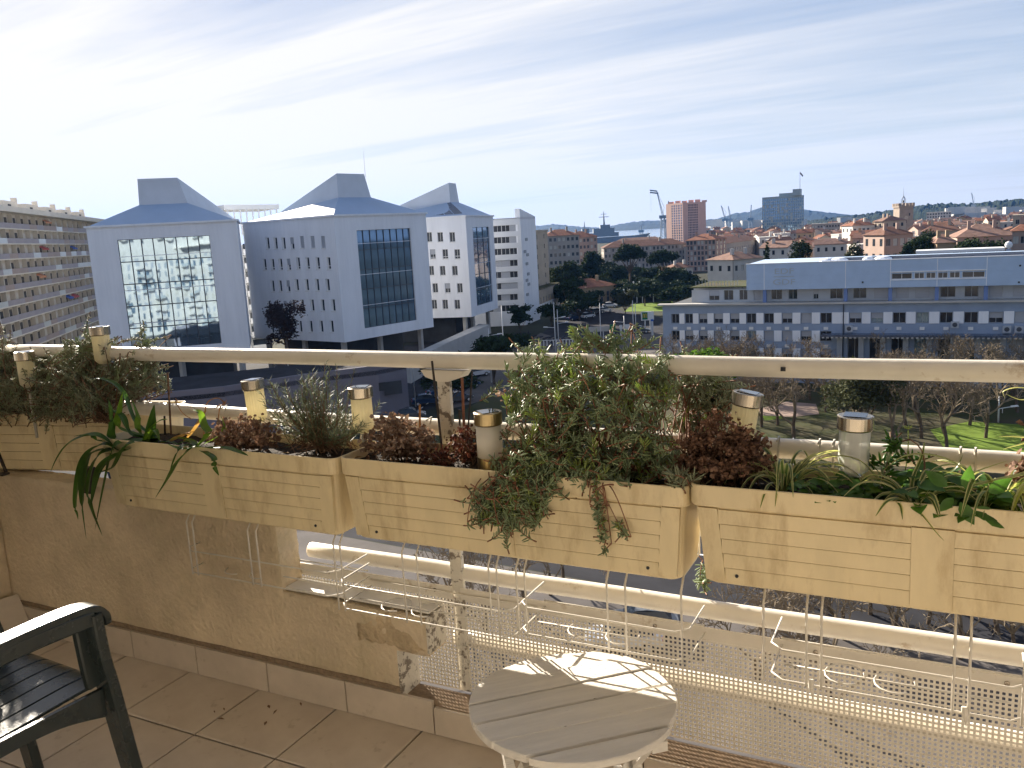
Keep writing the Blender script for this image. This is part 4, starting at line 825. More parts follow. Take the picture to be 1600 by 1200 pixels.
def ridge(name, prof, R, m, depth=.22, amp=1.0, seed=0, step=4):
    us = []; u = prof[0][0]
    while u <= prof[-1][0]: us.append(u); u += step
    rows = 12; vs = []; n = len(us)
    for u in us:
        v = np.interp(u, [p[0] for p in prof], [p[1] for p in prof]); top = at_d(u, v, R); x, y = dirxy(u)
        for j in range(rows + 1):
            f = j / rows * 2 - 1            # -1 front foot, 0 ridge, 1 back foot
            h = (1 - abs(f) ** 1.25); d = R * (1 + depth * f); nz = mnoise.fractal(Vector((u * .03 + seed, f * 2.0, seed)), 1, 2.1, 6)
            z = ZG - 1 + (top.z - ZG + 1) * h * (1 + .18 * nz * (abs(f) > .01)) + amp * R * .0012 * mnoise.fractal(Vector((u * .15, f * 7, seed + 3)), 1, 2, 4) * h
            vs.append((x * d, y * d, z))
    fs = [(i * (rows + 1) + j, (i + 1) * (rows + 1) + j, (i + 1) * (rows + 1) + j + 1, i * (rows + 1) + j + 1) for i in range(n - 1) for j in range(rows)]
    mb = MB(); mb.add(vs, fs); return struct(name, mb, m)
ridge('hills', [(780, 356), (850, 352), (870, 350), (890, 353), (940, 356), (955, 353), (985, 347), (1010, 345), (1040, 344), (1060, 348), (1120, 342), (1150, 333), (1170, 331), (1195, 322), (1230, 326), (1255, 327), (1285, 331), (1330, 336), (1400, 334), (1500, 334)], 5200, 'hill_far', seed=2)
ridge('pine_hill', [(1180, 356), (1250, 348), (1290, 341), (1330, 337), (1360, 333), (1400, 327), (1440, 320), (1470, 318), (1520, 318), (1550, 314), (1580, 312), (1600, 311), (1660, 306), (1760, 304)], 2600, 'hill_near', seed=7, amp=2.0, step=2)
# ================================================================== BUILDING KIT
class Face:
    """one vertical wall of a building; A to B left to right as seen from outside; local x along, y inward, z up from zb"""
    def __init__(s, root, A, B, zb=ZG):
        s.root = root; s.A = Vector((A[0], A[1], zb)); d = Vector((B[0] - A[0], B[1] - A[1])); s.W = d.length; d.normalize(); s.d = d; s.rz = math.atan2(d.y, d.x); s.zb = zb
        s.n = Vector((d.y, -d.x))
        s.loc = s.A - root.location
    def hit(s, u, v):
        d = ray(u, v); t = ((s.A.x) * s.n.x + (s.A.y) * s.n.y) / (d[0] * s.n.x + d[1] * s.n.y); p = C0 + d * t
        return (p[0] - s.A.x) * s.d.x + (p[1] - s.A.y) * s.d.y, p[2] - s.zb
    def build(s, name, mb, m, smooth=False, parent=None, off=(0, 0, 0), **k):
        if parent: return mb.build(name, m, parent, off, 0, smooth, **k)
        return mb.build(name, m, s.root, s.loc + Vector(off) if off == (0, 0, 0) else s.loc + Matrix.Rotation(s.rz, 3, 'Z') @ Vector(off), s.rz, smooth, **k)
    def place(s, name, me, off, parent=None, **k):
        if parent: return put(name, me, parent, off, 0, **k)
        return put(name, me, s.root, s.loc + Matrix.Rotation(s.rz, 3, 'Z') @ Vector(off), s.rz, **k)
    def wall(s, H, holes, m, z0=0.0, depth=0.25, name='wall', seams=(), W=None):
        W_ = W or s.W
        holes = [h for h in holes] + [(0.0, W_, z, z + .08) for z in seams]
        xs = sorted({0.0, W_} | {round(min(max(q, 0), W_), 3) for h in holes for q in h[:2]}); zs = sorted({z0, H} | {round(min(max(q, z0), H), 3) for h in holes for q in h[2:4]})
        mb = MB()
        for j in range(len(zs) - 1):
            run = None
            for i in range(len(xs) - 1):
                cx_, cz_ = (xs[i] + xs[i + 1]) / 2, (zs[j] + zs[j + 1]) / 2
                solid = not any(h[0] < cx_ < h[1] and h[2] < cz_ < h[3] for h in holes)
                if solid: run = (run[0], xs[i + 1]) if run else (xs[i], xs[i + 1])
                if (not solid or i == len(xs) - 2) and run:
                    mb.quad((run[0], 0, zs[j]), (run[1], 0, zs[j]), (run[1], 0, zs[j + 1]), (run[0], 0, zs[j + 1])); run = None
        for h in holes:
            a, b, c, d = h[:4]; D = depth if (b - a) < W_ * .99 else .03
            mb.quad((a, 0, c), (a, D, c), (a, D, d), (a, 0, d)); mb.quad((b, 0, d), (b, D, d), (b, D, c), (b, 0, c)); mb.quad((a, 0, c), (b, 0, c), (b, D, c), (a, D, c)); mb.quad((a, 0, d), (a, D, d), (b, D, d), (b, 0, d))
            if D == .03: mb.quad((a, D, c), (b, D, c), (b, D, d), (a, D, d))
        return s.build(name, mb, m)
    def window(s, h, style='two', depth=.22, fm='frame', gm='glass', shut=0.0):
        a, b, c, d = h[:4]; w, hh = round(b - a, 2), round(d - c, 2); key = (w, hh, style, fm)
        if key not in WCACHE:
            f = MB(); t = .06
            f.box((0, 0, 0), (t, .08, hh)); f.box((w - t, 0, 0), (w, .08, hh)); f.box((t, 0, 0), (w - t, .08, t)); f.box((t, 0, hh - t), (w - t, .08, hh))
            if style == 'two': f.box((w / 2 - t / 2, .002, t), (w / 2 + t / 2, .078, hh - t))
            if style == 'sill': f.box((-.05, -.30, -.14), (w + .05, -.002, -.01)); f.box((w / 2 - t / 2, .002, t), (w / 2 + t / 2, .078, hh - t))
            if style == 'slot': f.box((-.05, -.30, -.16), (w + .05, -.002, -.01)); f.box((t, .0, t), (t + w * .22, .04, hh - t))
            g = MB(); g.box((t * .8, .045, t * .8), (w - t * .8, .065, hh - t * .8))
            sh = MB(); sh.box((.02, -.05, hh * .45), (w - .02, -.004, hh - .01))
            sf = MB(); sf.box((.02, -.05, .02), (w - .02, -.004, hh - .01))
            WCACHE[key] = (f.mesh('window', fm), g, sh.mesh('shutter', 'shutter'), sf.mesh('shutter', 'shutter'), {})
        fme, g, shm, sfm, gms = WCACHE[key]
        if gm not in gms: gms[gm] = g.mesh('pane', gm)
        o = s.place('window', fme, (a, depth - .09, c)); put('pane', gms[gm], o)
        if shut >= .9: put('shutter', sfm, o)
        elif shut > .1: put('shutter', shm, o)
        return o
    def back(s, H, poly, m, z0=0.0, name='core'):   # plain volume behind the wall, footprint in world xy
        pass
WCACHE = {}
def core(root, poly, z0, z1, m, name='core', zb=ZG):
    mb = MB(); r = root.location; mb.prism([(p[0] - r.x, p[1] - r.y) for p in poly], z0, z1); return mb.build(name, m, root)
def inset(poly, k):
    cx_ = sum(p[0] for p in poly) / len(poly); cy_ = sum(p[1] for p in poly) / len(poly); o = []
    for p in poly:
        d = Vector((cx_ - p[0], cy_ - p[1])); d.normalize(); o.append((p[0] + d.x * k, p[1] + d.y * k))
    return o
# ================================================================== WHITE OFFICE PAVILIONS
def pavilion(name, label, K0, K1, L_, zt, zbot, glass, gl_cols, gl_rows, gm, left_wins=None, roofpan=False, setback=5.0, lantern=(1 / 3., 2 / 3.), top=7.0, roofrise=3.1, seams=True, lback=None):
    """K0,K1: glass face left/right corner (world xy).  depth runs back, perpendicular"""
    t = thing(name, label, 'office building', (K0[0], K0[1], ZG)); d = (Vector(K1) - Vector(K0)); Wd = d.length; d.normalize(); bk = Vector((-d.y, d.x))
    B0, B1 = Vector(K0) + bk * L_, Vector(K1) + bk * L_; E, Z0 = zt - ZG, zbot - ZG
    F = Face(t, K0, K1); Lf = Face(t, B0, K0); Rf = Face(t, K1, B1)
    # glass facade, positions measured on the face
    (sx0, sz1), (sx1, _z) = F.hit(*glass[0]), F.hit(*glass[1]); _s, sz0 = F.hit(*glass[2])
    H0 = (sx0, sx1, sz0, sz1)
    F.wall(E, [H0], 'white_wall', Z0, .45, seams=[Z0 + (E - Z0) * k for k in (.27, .52, .77)] if seams else ())
    r = random.Random(len(label)); pw, ph = (sx1 - sx0) / gl_cols, (sz1 - sz0) / gl_rows; fr = MB(); b = .07
    for i in range(gl_cols + 1): fr.box((sx0 + i * pw - b, .26, sz0), (sx0 + i * pw + b, .40, sz1))
    for j in range(gl_rows + 1): fr.box((sx0, .25, sz0 + j * ph - b), (sx1, .405, sz0 + j * ph + b))
    g = F.build('glass_facade', fr, 'frame_dark')
    for i in range(gl_cols):
        for j in range(gl_rows):
            q = MB(); tx, tz = r.uniform(-.006, .006), r.uniform(-.007, .007); w2, h2 = pw / 2 - .03, ph / 2 - .03
            n = 4; vs = []
            for jj in range(n + 1):
                for ii in range(n + 1):
                    x, z = -w2 + 2 * w2 * ii / n, -h2 + 2 * h2 * jj / n; bow = .004 * (1 - (x / w2) ** 2) * (1 - (z / h2) ** 2) * r.uniform(.6, 1.4)
                    vs.append((x, tx * x + tz * z * .4 - bow, z))
            q.add(vs, [(jj * (n + 1) + ii, jj * (n + 1) + ii + 1, (jj + 1) * (n + 1) + ii + 1, (jj + 1) * (n + 1) + ii) for jj in range(n) for ii in range(n)])
            q.build('pane', gm, g, (sx0 + (i + .5) * pw, .36, sz0 + (j + .5) * ph), smooth=True)
    # left side wall with its slot windows
    holes = []
    if left_wins:
        w_, h_ = left_wins[0]
        for (u, v) in left_wins[1]:
            x, z = Lf.hit(u, v); holes.append((x - w_ / 2, x + w_ / 2, z - h_ / 2, z + h_ / 2))
        holes = [h for h in holes if h[0] > .2 and h[1] < Lf.W - .2]
    Lf.wall(E, holes, 'white_wall', Z0, .30, seams=[Z0 + (E - Z0) * k for k in (.36, .61)] if seams else ())
    for k, h in enumerate(holes):
        Lf.window(h, 'slot' if h[1] - h[0] < 1 else 'sill', .28, 'frame_white', 'glass', 1.0 if (left_wins[2] and k in left_wins[2]) else (.5 if k % 7 == 3 else 0))
    Rf.wall(E, [], 'white_wall', Z0)
    mb = MB(); bx = [Vector((0, 0)), d * Wd, d * Wd + bk * L_, bk * L_]
    mb.add([(p.x, p.y, Z0) for p in bx], [(3, 2, 1, 0)]); mb.add([(bx[2].x, bx[2].y, Z0), (bx[3].x, bx[3].y, Z0), (bx[3].x, bx[3].y, E), (bx[2].x, bx[2].y, E)], [(0, 1, 2, 3)]); mb.build('underside', 'white_dirty', t)
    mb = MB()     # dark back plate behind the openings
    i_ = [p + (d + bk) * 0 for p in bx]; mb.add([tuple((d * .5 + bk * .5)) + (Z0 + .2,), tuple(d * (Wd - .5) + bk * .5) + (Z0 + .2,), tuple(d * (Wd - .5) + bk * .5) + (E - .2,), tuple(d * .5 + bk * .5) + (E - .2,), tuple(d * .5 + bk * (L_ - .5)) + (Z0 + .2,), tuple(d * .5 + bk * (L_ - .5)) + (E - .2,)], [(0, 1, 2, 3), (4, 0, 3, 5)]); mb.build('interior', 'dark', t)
    # roof: hipped skirt and a wedge lantern that falls to the back
    def P(x, y, z): p = d * x + bk * y; return (p.x, p.y, z)
    l0, l1 = Wd * lantern[0], Wd * lantern[1]; er = E + roofrise; k0, k1 = (Wd * lback[0], Wd * lback[1]) if lback else (l0, l1)
    mb = MB(); mb.add([P(0, 0, E), P(Wd, 0, E), P(Wd, L_, E), P(0, L_, E), P(l0, setback, er), P(l1, setback, er), P(k1, L_, E + .4), P(k0, L_, E + .4)], [(0, 1, 5, 4), (3, 0, 4, 7), (1, 2, 6, 5), (4, 5, 6, 7), (2, 3, 7, 6)])
    rf = mb.build('roof', 'roof_metal', t)
    mb = MB(); mb.add([P(l0, setback, er - .1), P(l1, setback, er - .1), P(l0 + .2, setback + .1, E + top), P(l1 - 1.1, setback + .1, E + top), P(k0 + .1, L_ - .1, E + .5), P(k1 - .1, L_ - .1, E + .5)], [(0, 1, 3, 2), (4, 0, 2), (1, 5, 3), (2, 3, 5, 4), (0, 4, 5, 1)]); ln = mb.build('lantern', 'lantern', rf)
    mb = MB()
    for a, b2 in ((P(-.15, -.15, E + .02), P(Wd + .15, -.15, E + .02)), (P(-.15, L_, E + .02), P(-.15, -.15, E + .02)), (P(Wd + .15, -.15, E + .02), P(Wd + .15, L_, E + .02))):
        a, b2 = Vector(a), Vector(b2); c = (a + b2) / 2; ax = (b2 - a) / 2; ay = ax.cross(Vector((0, 0, 1))).normalized() * .16; mb.obox(c, ax, ay, (0, 0, .14))
    mb.build('eave', 'white_wall', t)
    if roofpan:
        na, nb = 6, 12
        for i in range(na):
            for j in range(nb):
                f0, f1 = (i + .06) / na, (i + .94) / na; g0, g1 = (j + .06) / nb, (j + .94) / nb
                def Q(f, g_):   # f across slope, g along eave
                    lo = Vector(P(0, L_, E)).lerp(Vector(P(0, 0, E)), g_); hi = Vector(P(l0, L_, E + .4)).lerp(Vector(P(l0, setback, er)), g_); return lo.lerp(hi, f)
                if roofpan == 'top' and (j > 8 or j < 2): continue
                a, b2, c, e_ = Q(f0 * .8 + .15, g0), Q(f0 * .8 + .15, g1), Q(f1 * .8 + .15, g1), Q(f1 * .8 + .15, g0); up = Vector((0, 0, .12))
                q = MB(); q.add([a + up * .3, b2 + up * .3, c + up * .3, e_ + up * .3, a + up, b2 + up, c + up, e_ + up], [(0, 1, 2, 3), (7, 6, 5, 4), (0, 4, 5, 1), (1, 5, 6, 2), (2, 6, 7, 3), (3, 7, 4, 0)]); q.build('roof_panel', 'panel', rf)
    # stilts under the overhang
    for x, y in ((1.5, 2), (Wd - 1.5, 2), (Wd / 2, 3), (1.5, L_ - 2), (1.5, L_ / 2)):
        q = MB(); p = d * x + bk * y; q.box((p.x - .35, p.y - .35, 0.01), (p.x + .35, p.y + .35, Z0 - .01)); q.build('stilt', 'concrete', t)
    q = MB(); ins = [d * 4 + bk * 5, d * (Wd - 3) + bk * 5, d * (Wd - 3) + bk * (L_ - 3), d * 4 + bk * (L_ - 3)]; q.prism([(p.x, p.y) for p in ins], .02, Z0 - .02); q.build('undercroft_shade', 'dark', t)  # near-black block stands in for the shade of the undercroft
    return t
def xy(v): return (v.x, v.y)
b1a, b1b = dep(133, 347, 124.9), dep(370, 350, 130.8)
pavilion('white_pavilion', 'white pavilion with a mirror glass grid reflecting pale flats, nearest the left apartment slab', xy(b1a), xy(b1b), 25, 5.6, -14.4, ((183, 375), (327, 368), (207, 548)), 8, 5, 'glass_b', lback=(.72, 1.0))
b2c, b2r = dep(521, 337, 134.7), dep(665, 333, 150.9)
wl = []
for y, xs_ in ((410, (122, 162, 202, 245, 295, 348, 400)), (516, (107, 147, 187, 228, 275, 322, 373, 427)), (624, (147, 185, 225, 268, 318, 370, 422)), (726, (128, 168, 210, 250, 295, 345, 397, 450)), (832, (145, 190, 235, 285, 337, 390, 442))):
    wl += [(380 + x / 3.2, 250 + (y + (6 if x < 250 else 0)) / 3.2) for x in xs_]
pavilion('white_pavilion', 'white corner pavilion with slot windows and dark mirror glass, in the middle of the row', xy(b2c), xy(b2r), 24, 5.6, -14.5, ((557, 360), (641, 357), (571, 513)), 8, 5, 'glass_c', ((.95, 1.9), wl, (4, 5, 6)), roofpan='top', lantern=(.27, .62))
b3c, b3r = dep(727, 337, 170.6), dep(770, 338, 188)
wl = [(380 + x / 3.2, 250 + y / 3.2) for y, xs_ in ((385, (930, 985, 1045)), (470, (948, 1010, 1070)), (553, (940, 997, 1058)), (640, (960, 1022, 1083)), (722, (955, 1010, 1070))) for x in xs_]
pavilion('white_pavilion', 'white pavilion with square windows and a slim glass facade, third of the row', xy(b3c), xy(b3r), 24, 5.2, -15, ((738, 355), (764, 352), (747, 478)), 3, 5, 'glass_c', ((1.15, 1.9), wl, ()), roofpan=True, lantern=(.30, .60))
m = MB(); q = b2c + (b2r - b2c) * .45 + Vector((-4, 3, 0)); m.tube([(q.x, q.y, 12), (q.x, q.y, 16.5)], [.035, .015], 5); tag(m.build('roof_antenna', 'lamp_pole'), 'thin aerial mast on the roof lantern of the middle white pavilion', 'antenna')
# stair and balcony block beyond the pavilions
c4 = dep(812, 329, 200); t = thing('strip_window_building', 'white block of stacked strip windows with a slanted blank end wall', 'office building', (c4.x, c4.y, ZG)); dl = Vector((-.93, -.36)).normalized()
A = Vector(xy(c4)) + dl * 24; e4 = dep(836, 338, 212)
F = Face(t, xy(A), xy(c4)); ztop = 4.8 - ZG; rows = []
for y in (345, 403, 461, 520, 577, 633, 690, 745):
    x0, z = F.hit(380 + 1258 / 3.2, 250 + y / 3.2); x1, z_ = F.hit(380 + 1378 / 3.2, 250 + y / 3.2); rows.append((x0 - 12, x1 - .2, z - .75, z + .75))
F.wall(ztop, rows, 'white_dirty', 0, .5)
for k, h in enumerate(rows):
    n = 9
    for i in range(n):
        a = h[0] + (h[1] - h[0]) * i / n; F.window((a, a + (h[1] - h[0]) / n - .04, h[2], h[3]), 'two', .4, 'frame_white', 'glass', (1.0 if random.Random(k * 20 + i).random() < .3 else 0))
Rr = Face(t, xy(c4), xy(e4)); zt4 = 6.8 - ZG
m = MB(); w4 = Rr.W; m.add([(0, 0, 0), (w4, 0, 0), (w4, 0, zt4 - 1.8), (0, 0, zt4), (0, -.0 + 1.2, 0), (w4, 1.2, 0), (w4, 1.2, zt4 - 1.8), (0, 1.2, zt4)], [(0, 1, 2, 3), (7, 6, 5, 4), (3, 2, 6, 7), (1, 5, 6, 2), (4, 0, 3, 7)]); Rr.build('end_wall', m, 'white_wall')
for (u, v) in ((822, 374), (820, 393), (824, 398), (823, 412), (825, 428), (826, 444), (823, 438), (824, 460), (828, 478)):
    x, z = Rr.hit(u, v); q = MB(); q.box((x - .9, -.15, z - .35), (x + .9, -.004, z + .35)); Rr.build('louvre', q, 'frame')
back = [xy(A), xy(c4), xy(e4), xy(Vector(xy(A)) + Vector((-.2, 12)))]
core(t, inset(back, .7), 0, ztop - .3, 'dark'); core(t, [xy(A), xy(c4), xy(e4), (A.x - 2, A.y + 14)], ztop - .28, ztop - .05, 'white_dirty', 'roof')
# canopy roof between the first two pavilions and the white stacked balconies below it
pa, pb = dep(350, 324, 165), dep(436, 323, 172); t = thing('roof_canopy', 'flat white roof canopy on thin posts behind the first two pavilions', 'canopy', (pa.x, pa.y, pa.z)); v_ = pb - pa; bkv = Vector((-v_.y, v_.x, 0)).normalized()
m = MB(); m.obox(v_ / 2 + bkv * 5, v_ / 2, bkv * 5, (0, 0, .45)); m.build('slab', 'white_dirty', t)
for k in range(9): m = MB(); c = v_ * (k + .5) / 9; m.box((c.x - .1, c.y - .1, -5.5), (c.x + .1, c.y + .1, -.46)); m.build('post', 'white_dirty', t)
pa, pb = dep(372, 352, 170), dep(402, 352, 172); t = thing('balcony_block', 'narrow white block with stacked balconies in the gap between two pavilions', 'building', (pa.x, pa.y, ZG)); F = Face(t, xy(pa), xy(pb)); F.wall(22.5, [], 'white_dirty', 0)
core(t, [xy(pa), xy(pb), xy(pb + Vector((-8, 8, 0))), xy(pa + Vector((-8, 8, 0)))], 0, 22.4, 'white_dirty')
for k in range(8):
    z = 1.2 + k * 2.75; m = MB(); m.box((.1, -1.3, z), (F.W - .1, -.01, z + .18)); s_ = F.build('balcony', m, 'white_dirty'); m = MB(); m.box((.1, -1.3, z + .19), (F.W - .1, -1.22, z + 1.15)); F.build('parapet', m, 'white_dirty'); q = MB(); q.box((.5, -.06, z + .3), (F.W - .5, -.01, z + 2.2)); F.build('window', q, 'glass')
# podium and ramp wall below the pavilions
pod = [at_z(u, v, ZG + 7.3) for u, v in ((150, 625), (250, 614), (350, 604), (480, 584), (590, 571), (634, 562))]
t = thing('podium', 'plain grey podium wall with dark openings below the white pavilions', 'podium wall', (pod[3].x, pod[3].y, ZG))
pts = [xy(p) for p in pod]; r0 = t.location
m = MB()
for i in range(len(pts) - 1):
    a, b = pts[i], pts[i + 1]; h0, h1 = 7.3, 7.3; v = Vector((b[0] - a[0], b[1] - a[1])).normalized(); n_ = Vector((-v.y, v.x)) * .4
    m.add([(a[0] - r0.x, a[1] - r0.y, 0), (b[0] - r0.x, b[1] - r0.y, 0), (b[0] - r0.x, b[1] - r0.y, h1), (a[0] - r0.x, a[1] - r0.y, h0), (a[0] + n_.x - r0.x, a[1] + n_.y - r0.y, 0), (b[0] + n_.x - r0.x, b[1] + n_.y - r0.y, 0), (b[0] + n_.x - r0.x, b[1] + n_.y - r0.y, h1), (a[0] + n_.x - r0.x, a[1] + n_.y - r0.y, h0)], [(0, 1, 2, 3), (3, 2, 6, 7), (5, 4, 7, 6), (1, 5, 6, 2)])
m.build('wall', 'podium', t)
m = MB(); far = [(pts[-1][0] - 8, pts[-1][1] + 26), (pts[0][0] - 30, pts[0][1] + 20)]; m.prism([(p[0] - r0.x, p[1] - r0.y) for p in pts] + [(p[0] - r0.x, p[1] - r0.y) for p in [(pts[-1][0] - 6, pts[-1][1] + 8), (pts[0][0] - 12, pts[0][1] + 10)]], 6.2, 6.7); m.build('deck', 'asphalt', t)
for (u, v, w_, h_) in ((614, 606, 2.2, 1.6), (430, 625, 1.6, 2.6), (597, 604, .8, 1.0)):
    F = Face(t, pts[3], pts[4]); x, z = F.hit(u, v); q = MB(); q.box((x - w_ / 2, -.06, z - h_ / 2), (x + w_ / 2, -.01, z + h_ / 2)); F.build('opening', q, 'dark')
p2 = [at_z(u, v, -17.2) for u, v in ((640, 566), (700, 535), (765, 507))]; t = thing('ramp_wall', 'pale ramp wall rising behind the podium towards the avenue', 'ramp wall', (p2[0].x, p2[0].y, ZG)); r0 = t.location; m = MB(); m.prism([(p.x - r0.x, p.y - r0.y) for p in p2] + [(p2[2].x - r0.x - 3, p2[2].y - r0.y + 1), (p2[0].x - r0.x - 3, p2[0].y - r0.y + 1)], 0, 3.3); m.build('wall', 'concrete', t)
q = MB(); F = Face(t, xy(p2[1]), xy(p2[2])); x, z = F.hit(752, 530); q.box((x - .8, -.08, z - 1.2), (x + .8, -.01, z + .8)); F.build('door', q, 'dark')
# ================================================================== LONG APARTMENT SLAB ON THE LEFT
fa, fb = dep(0, 395, 154), dep(130, 393, 217); dv = Vector(xy(fb)) - Vector(xy(fa)); L0 = dv.length; dv.normalize()
A = Vector(xy(fa)) - dv * 24; B = Vector(xy(fb)) + dv * 22
t = thing('apartment_slab', 'long ten storey apartment slab of stacked continuous balconies with awnings', 'apartment block', (A.x, A.y, ZG)); F = Face(t, xy(A), xy(B)); fh = 2.78; base = -.15; NF = 11; H_ = base + NF * fh
F.wall(H_ + .2, [], 'flats', 0); n_ = Vector((-dv.y, dv.x)); core(t, [xy(A + n_ * .3), xy(B + n_ * .3), xy(B + n_ * 12), xy(A + n_ * 12)], 0, H_ + .15, 'flats')
bay = 5.2; nb = int(F.W / bay); rg = random.Random(91); parm = {}
def pmesh(m_):
    if m_ not in parm:
        q = MB(); q.box((.03, -.96, .16), (bay - .03, -.90, 1.12)); parm[m_] = q.mesh('parapet', m_)
    return parm[m_]
q = MB(); q.box((-.06, -.85, .15), (.06, -.02, fh - .02)); part_me = q.mesh('partition', 'flats')
wms = []
for v in range(4):
    q = MB(); w1 = (1.9, 2.3, 1.6, 2.6)[v]; q.box((.5, -.07, .2), (.5 + w1, -.015, 2.25)); q.box((.55 + w1 / 2, -.10, .2), (.60 + w1 / 2, -.071, 2.25)); wms.append(q.mesh('window', ('glass', 'blind', 'glass', 'blind')[v]))
q = MB(); q.box((3.2, -.07, .3), (4.6, -.015, 2.2)); wm2 = (q.mesh('window', 'glass'), q.mesh('window', 'blind'), q.mesh('window', 'glass'))
q = MB(); q.add([(.1, -.1, 2.5), (bay - .1, -.1, 2.5), (bay - .1, -1.4, 1.9), (.1, -1.4, 1.9), (.1, -1.4, 1.6), (bay - .1, -1.4, 1.6)], [(0, 1, 2, 3), (3, 2, 5, 4)]); awn = {k: q.mesh('awning', k) for k in ('awning_blue', 'awning_red', 'awning_orange')}
for k in range(NF):
    z = base + k * fh; q = MB(); q.box((-.5, -1.05, z - .04), (F.W + .5, -.001, z + .15)); F.build('balcony_slab', q, 'flats_line')
    for b in range(nb):
        x = b * bay; rr = rg.random(); F.place('parapet', pmesh('par_a' if rr < .62 else ('par_b' if rr < .84 else 'par_c')), (x, 0, z)); F.place('partition', part_me, (x, 0, z)); F.place('window', wms[rg.randint(0, 3)], (x, 0, z)); F.place('window', wm2[rg.randint(0, 2)], (x, 0, z))
        if rg.random() < .055: F.place('awning', awn[rg.choice(['awning_blue', 'awning_blue', 'awning_red', 'awning_orange'])], (x, 0, z))
q = MB(); q.box((-.5, -2.2, H_ + .21), (F.W + .5, 12.2, H_ + 1.2)); F.build('roof', q, 'flats_line')
for x in range(6, int(F.W), 15):
    q = MB(); q.box((x, 1.5, H_ + 1.21), (x + 9, 8, H_ + 2.9)); F.build('penthouse', q, 'flats_line'); q = MB(); q.box((x + 2.5, 1.44, H_ + 1.7), (x + 4.4, 1.495, H_ + 2.3)); F.build('vent', q, 'dark'); q = MB(); q.box((x + 10.2, 2, H_ + 1.21), (x + 10.9, 3, H_ + 3.9)); F.build('chimney', q, 'flats_line')
# ================================================================== GREY OFFICE BUILDING ON THE RIGHT
t = thing('office_block', 'wide grey office block with a pale cladded top storey beyond the park', 'office building', (-36.45, 118, ZG)); Y0 = 118.0; XA = at_y(1035, 470, Y0).x
XR = 30.0
F = Face(t, (XA, Y0), (XR, Y0)); zc = at_y(1300, 474.5, Y0).z - ZG       # cornice height
def fx(u, v): return F.hit(u, v)
holes = []; wins = []
def row(px_list, y0, y1, ref='z'):   # (x0,x1) pixel pairs, y pixels at each centre
    o = []
    for (a, b) in px_list:
        xa, z1 = fx(a, y0); xb, z0 = fx(b, y1); o.append((xa, xb, z0, z1))
    return o
S4 = 3.81
r1 = row([(820 + 915 / 4, 820 + 965 / 4), (820 + 1000 / 4, 820 + 1050 / 4), (820 + 1088 / 4, 820 + 1140 / 4), (820 + 1182 / 4, 820 + 1238 / 4), (820 + 1283 / 4, 820 + 1340 / 4), (820 + 1385 / 4, 820 + 1445 / 4), (1180 + 52 / S4, 1180 + 110 / S4), (1180 + 160 / S4, 1180 + 220 / S4), (1180 + 272 / S4, 1180 + 335 / S4), (1180 + 388 / S4, 1180 + 455 / S4),
          (1180 + 560 / S4, 1180 + 632 / S4), (1180 + 690 / S4, 1180 + 760 / S4), (1180 + 820 / S4, 1180 + 895 / S4), (1180 + 958 / S4, 1180 + 1032 / S4), (1180 + 1100 / S4, 1180 + 1175 / S4), (1180 + 1245 / S4, 1180 + 1325 / S4), (1180 + 1393 / S4, 1180 + 1475 / S4), (1180 + 1545 / S4, 1180 + 1625 / S4)], 490, 503)
step = r1[-1][0] - r1[-2][0]
r1 += [(r1[-1][0] + step * k, r1[-1][1] + step * k, r1[-1][2], r1[-1][3]) for k in range(1, 4)]
zt1, zb1 = fx(1300, 489)[1], fx(1300, 505)[1]; r1 = [(a, b, zb1, zt1) for a, b, c, d in r1]
fh2 = fx(1250, 497.5)[1] - fx(1250, 525.5)[1]; nl = 10
r1 = r1; r2 = [(a, b, c - fh2, d - fh2) for a, b, c, d in r1[:nl]]; r3 = [(a, b, c - 2 * fh2, d - 2 * fh2) for a, b, c, d in r1[:nl]]
xs0 = fx(1305, 530)[0]
gr = []
for k in range(len(r1) - nl):
    a, b, c, d = r1[nl + k]; gr.append((a - .15, b + .05, zb1 - 4.6, zb1 - 1.9)); 
holes = r1 + r2 + r3 + gr
F.wall(zc, holes, 'office', 0, .40)
rg = random.Random(7)
for h in holes: F.window(h, 'two', .36, 'frame', 'glass' if rg.random() < .8 else 'glass_c', rg.choice([0, 0, 0, 0, .5, .5, 1.0]))
x_, _z = fx(1318, 495); q = MB(); q.tube([(x_, -.12, 0), (x_, -.12, zc - .02)], .07, 6); F.build('downpipe', q, 'frame_dark')
# pale shutters between the windows
for rw in (r1, r2, r3):
    for i in range(len(rw) - 1):
        a, b = rw[i][1] + .05, rw[i + 1][0] - .05
        if b - a > 3: continue
        q = MB(); q.box((a, -.07, rw[i][2] - .05), (b, -.005, rw[i][3] + .08)); F.build('wall_panel', q, 'white_wall')
for h in r1 + r2[:nl]:
    q = MB(); c = (h[0] + h[1]) / 2; q.box((c - .28, -.10, h[2] - .85), (c + .28, -.005, h[2] - .48)); F.build('vent', q, 'frame_white')
q = MB(); q.box((-.6, -.55, zc), (F.W, .6, zc + .22)); F.build('cornice', q, 'concrete')
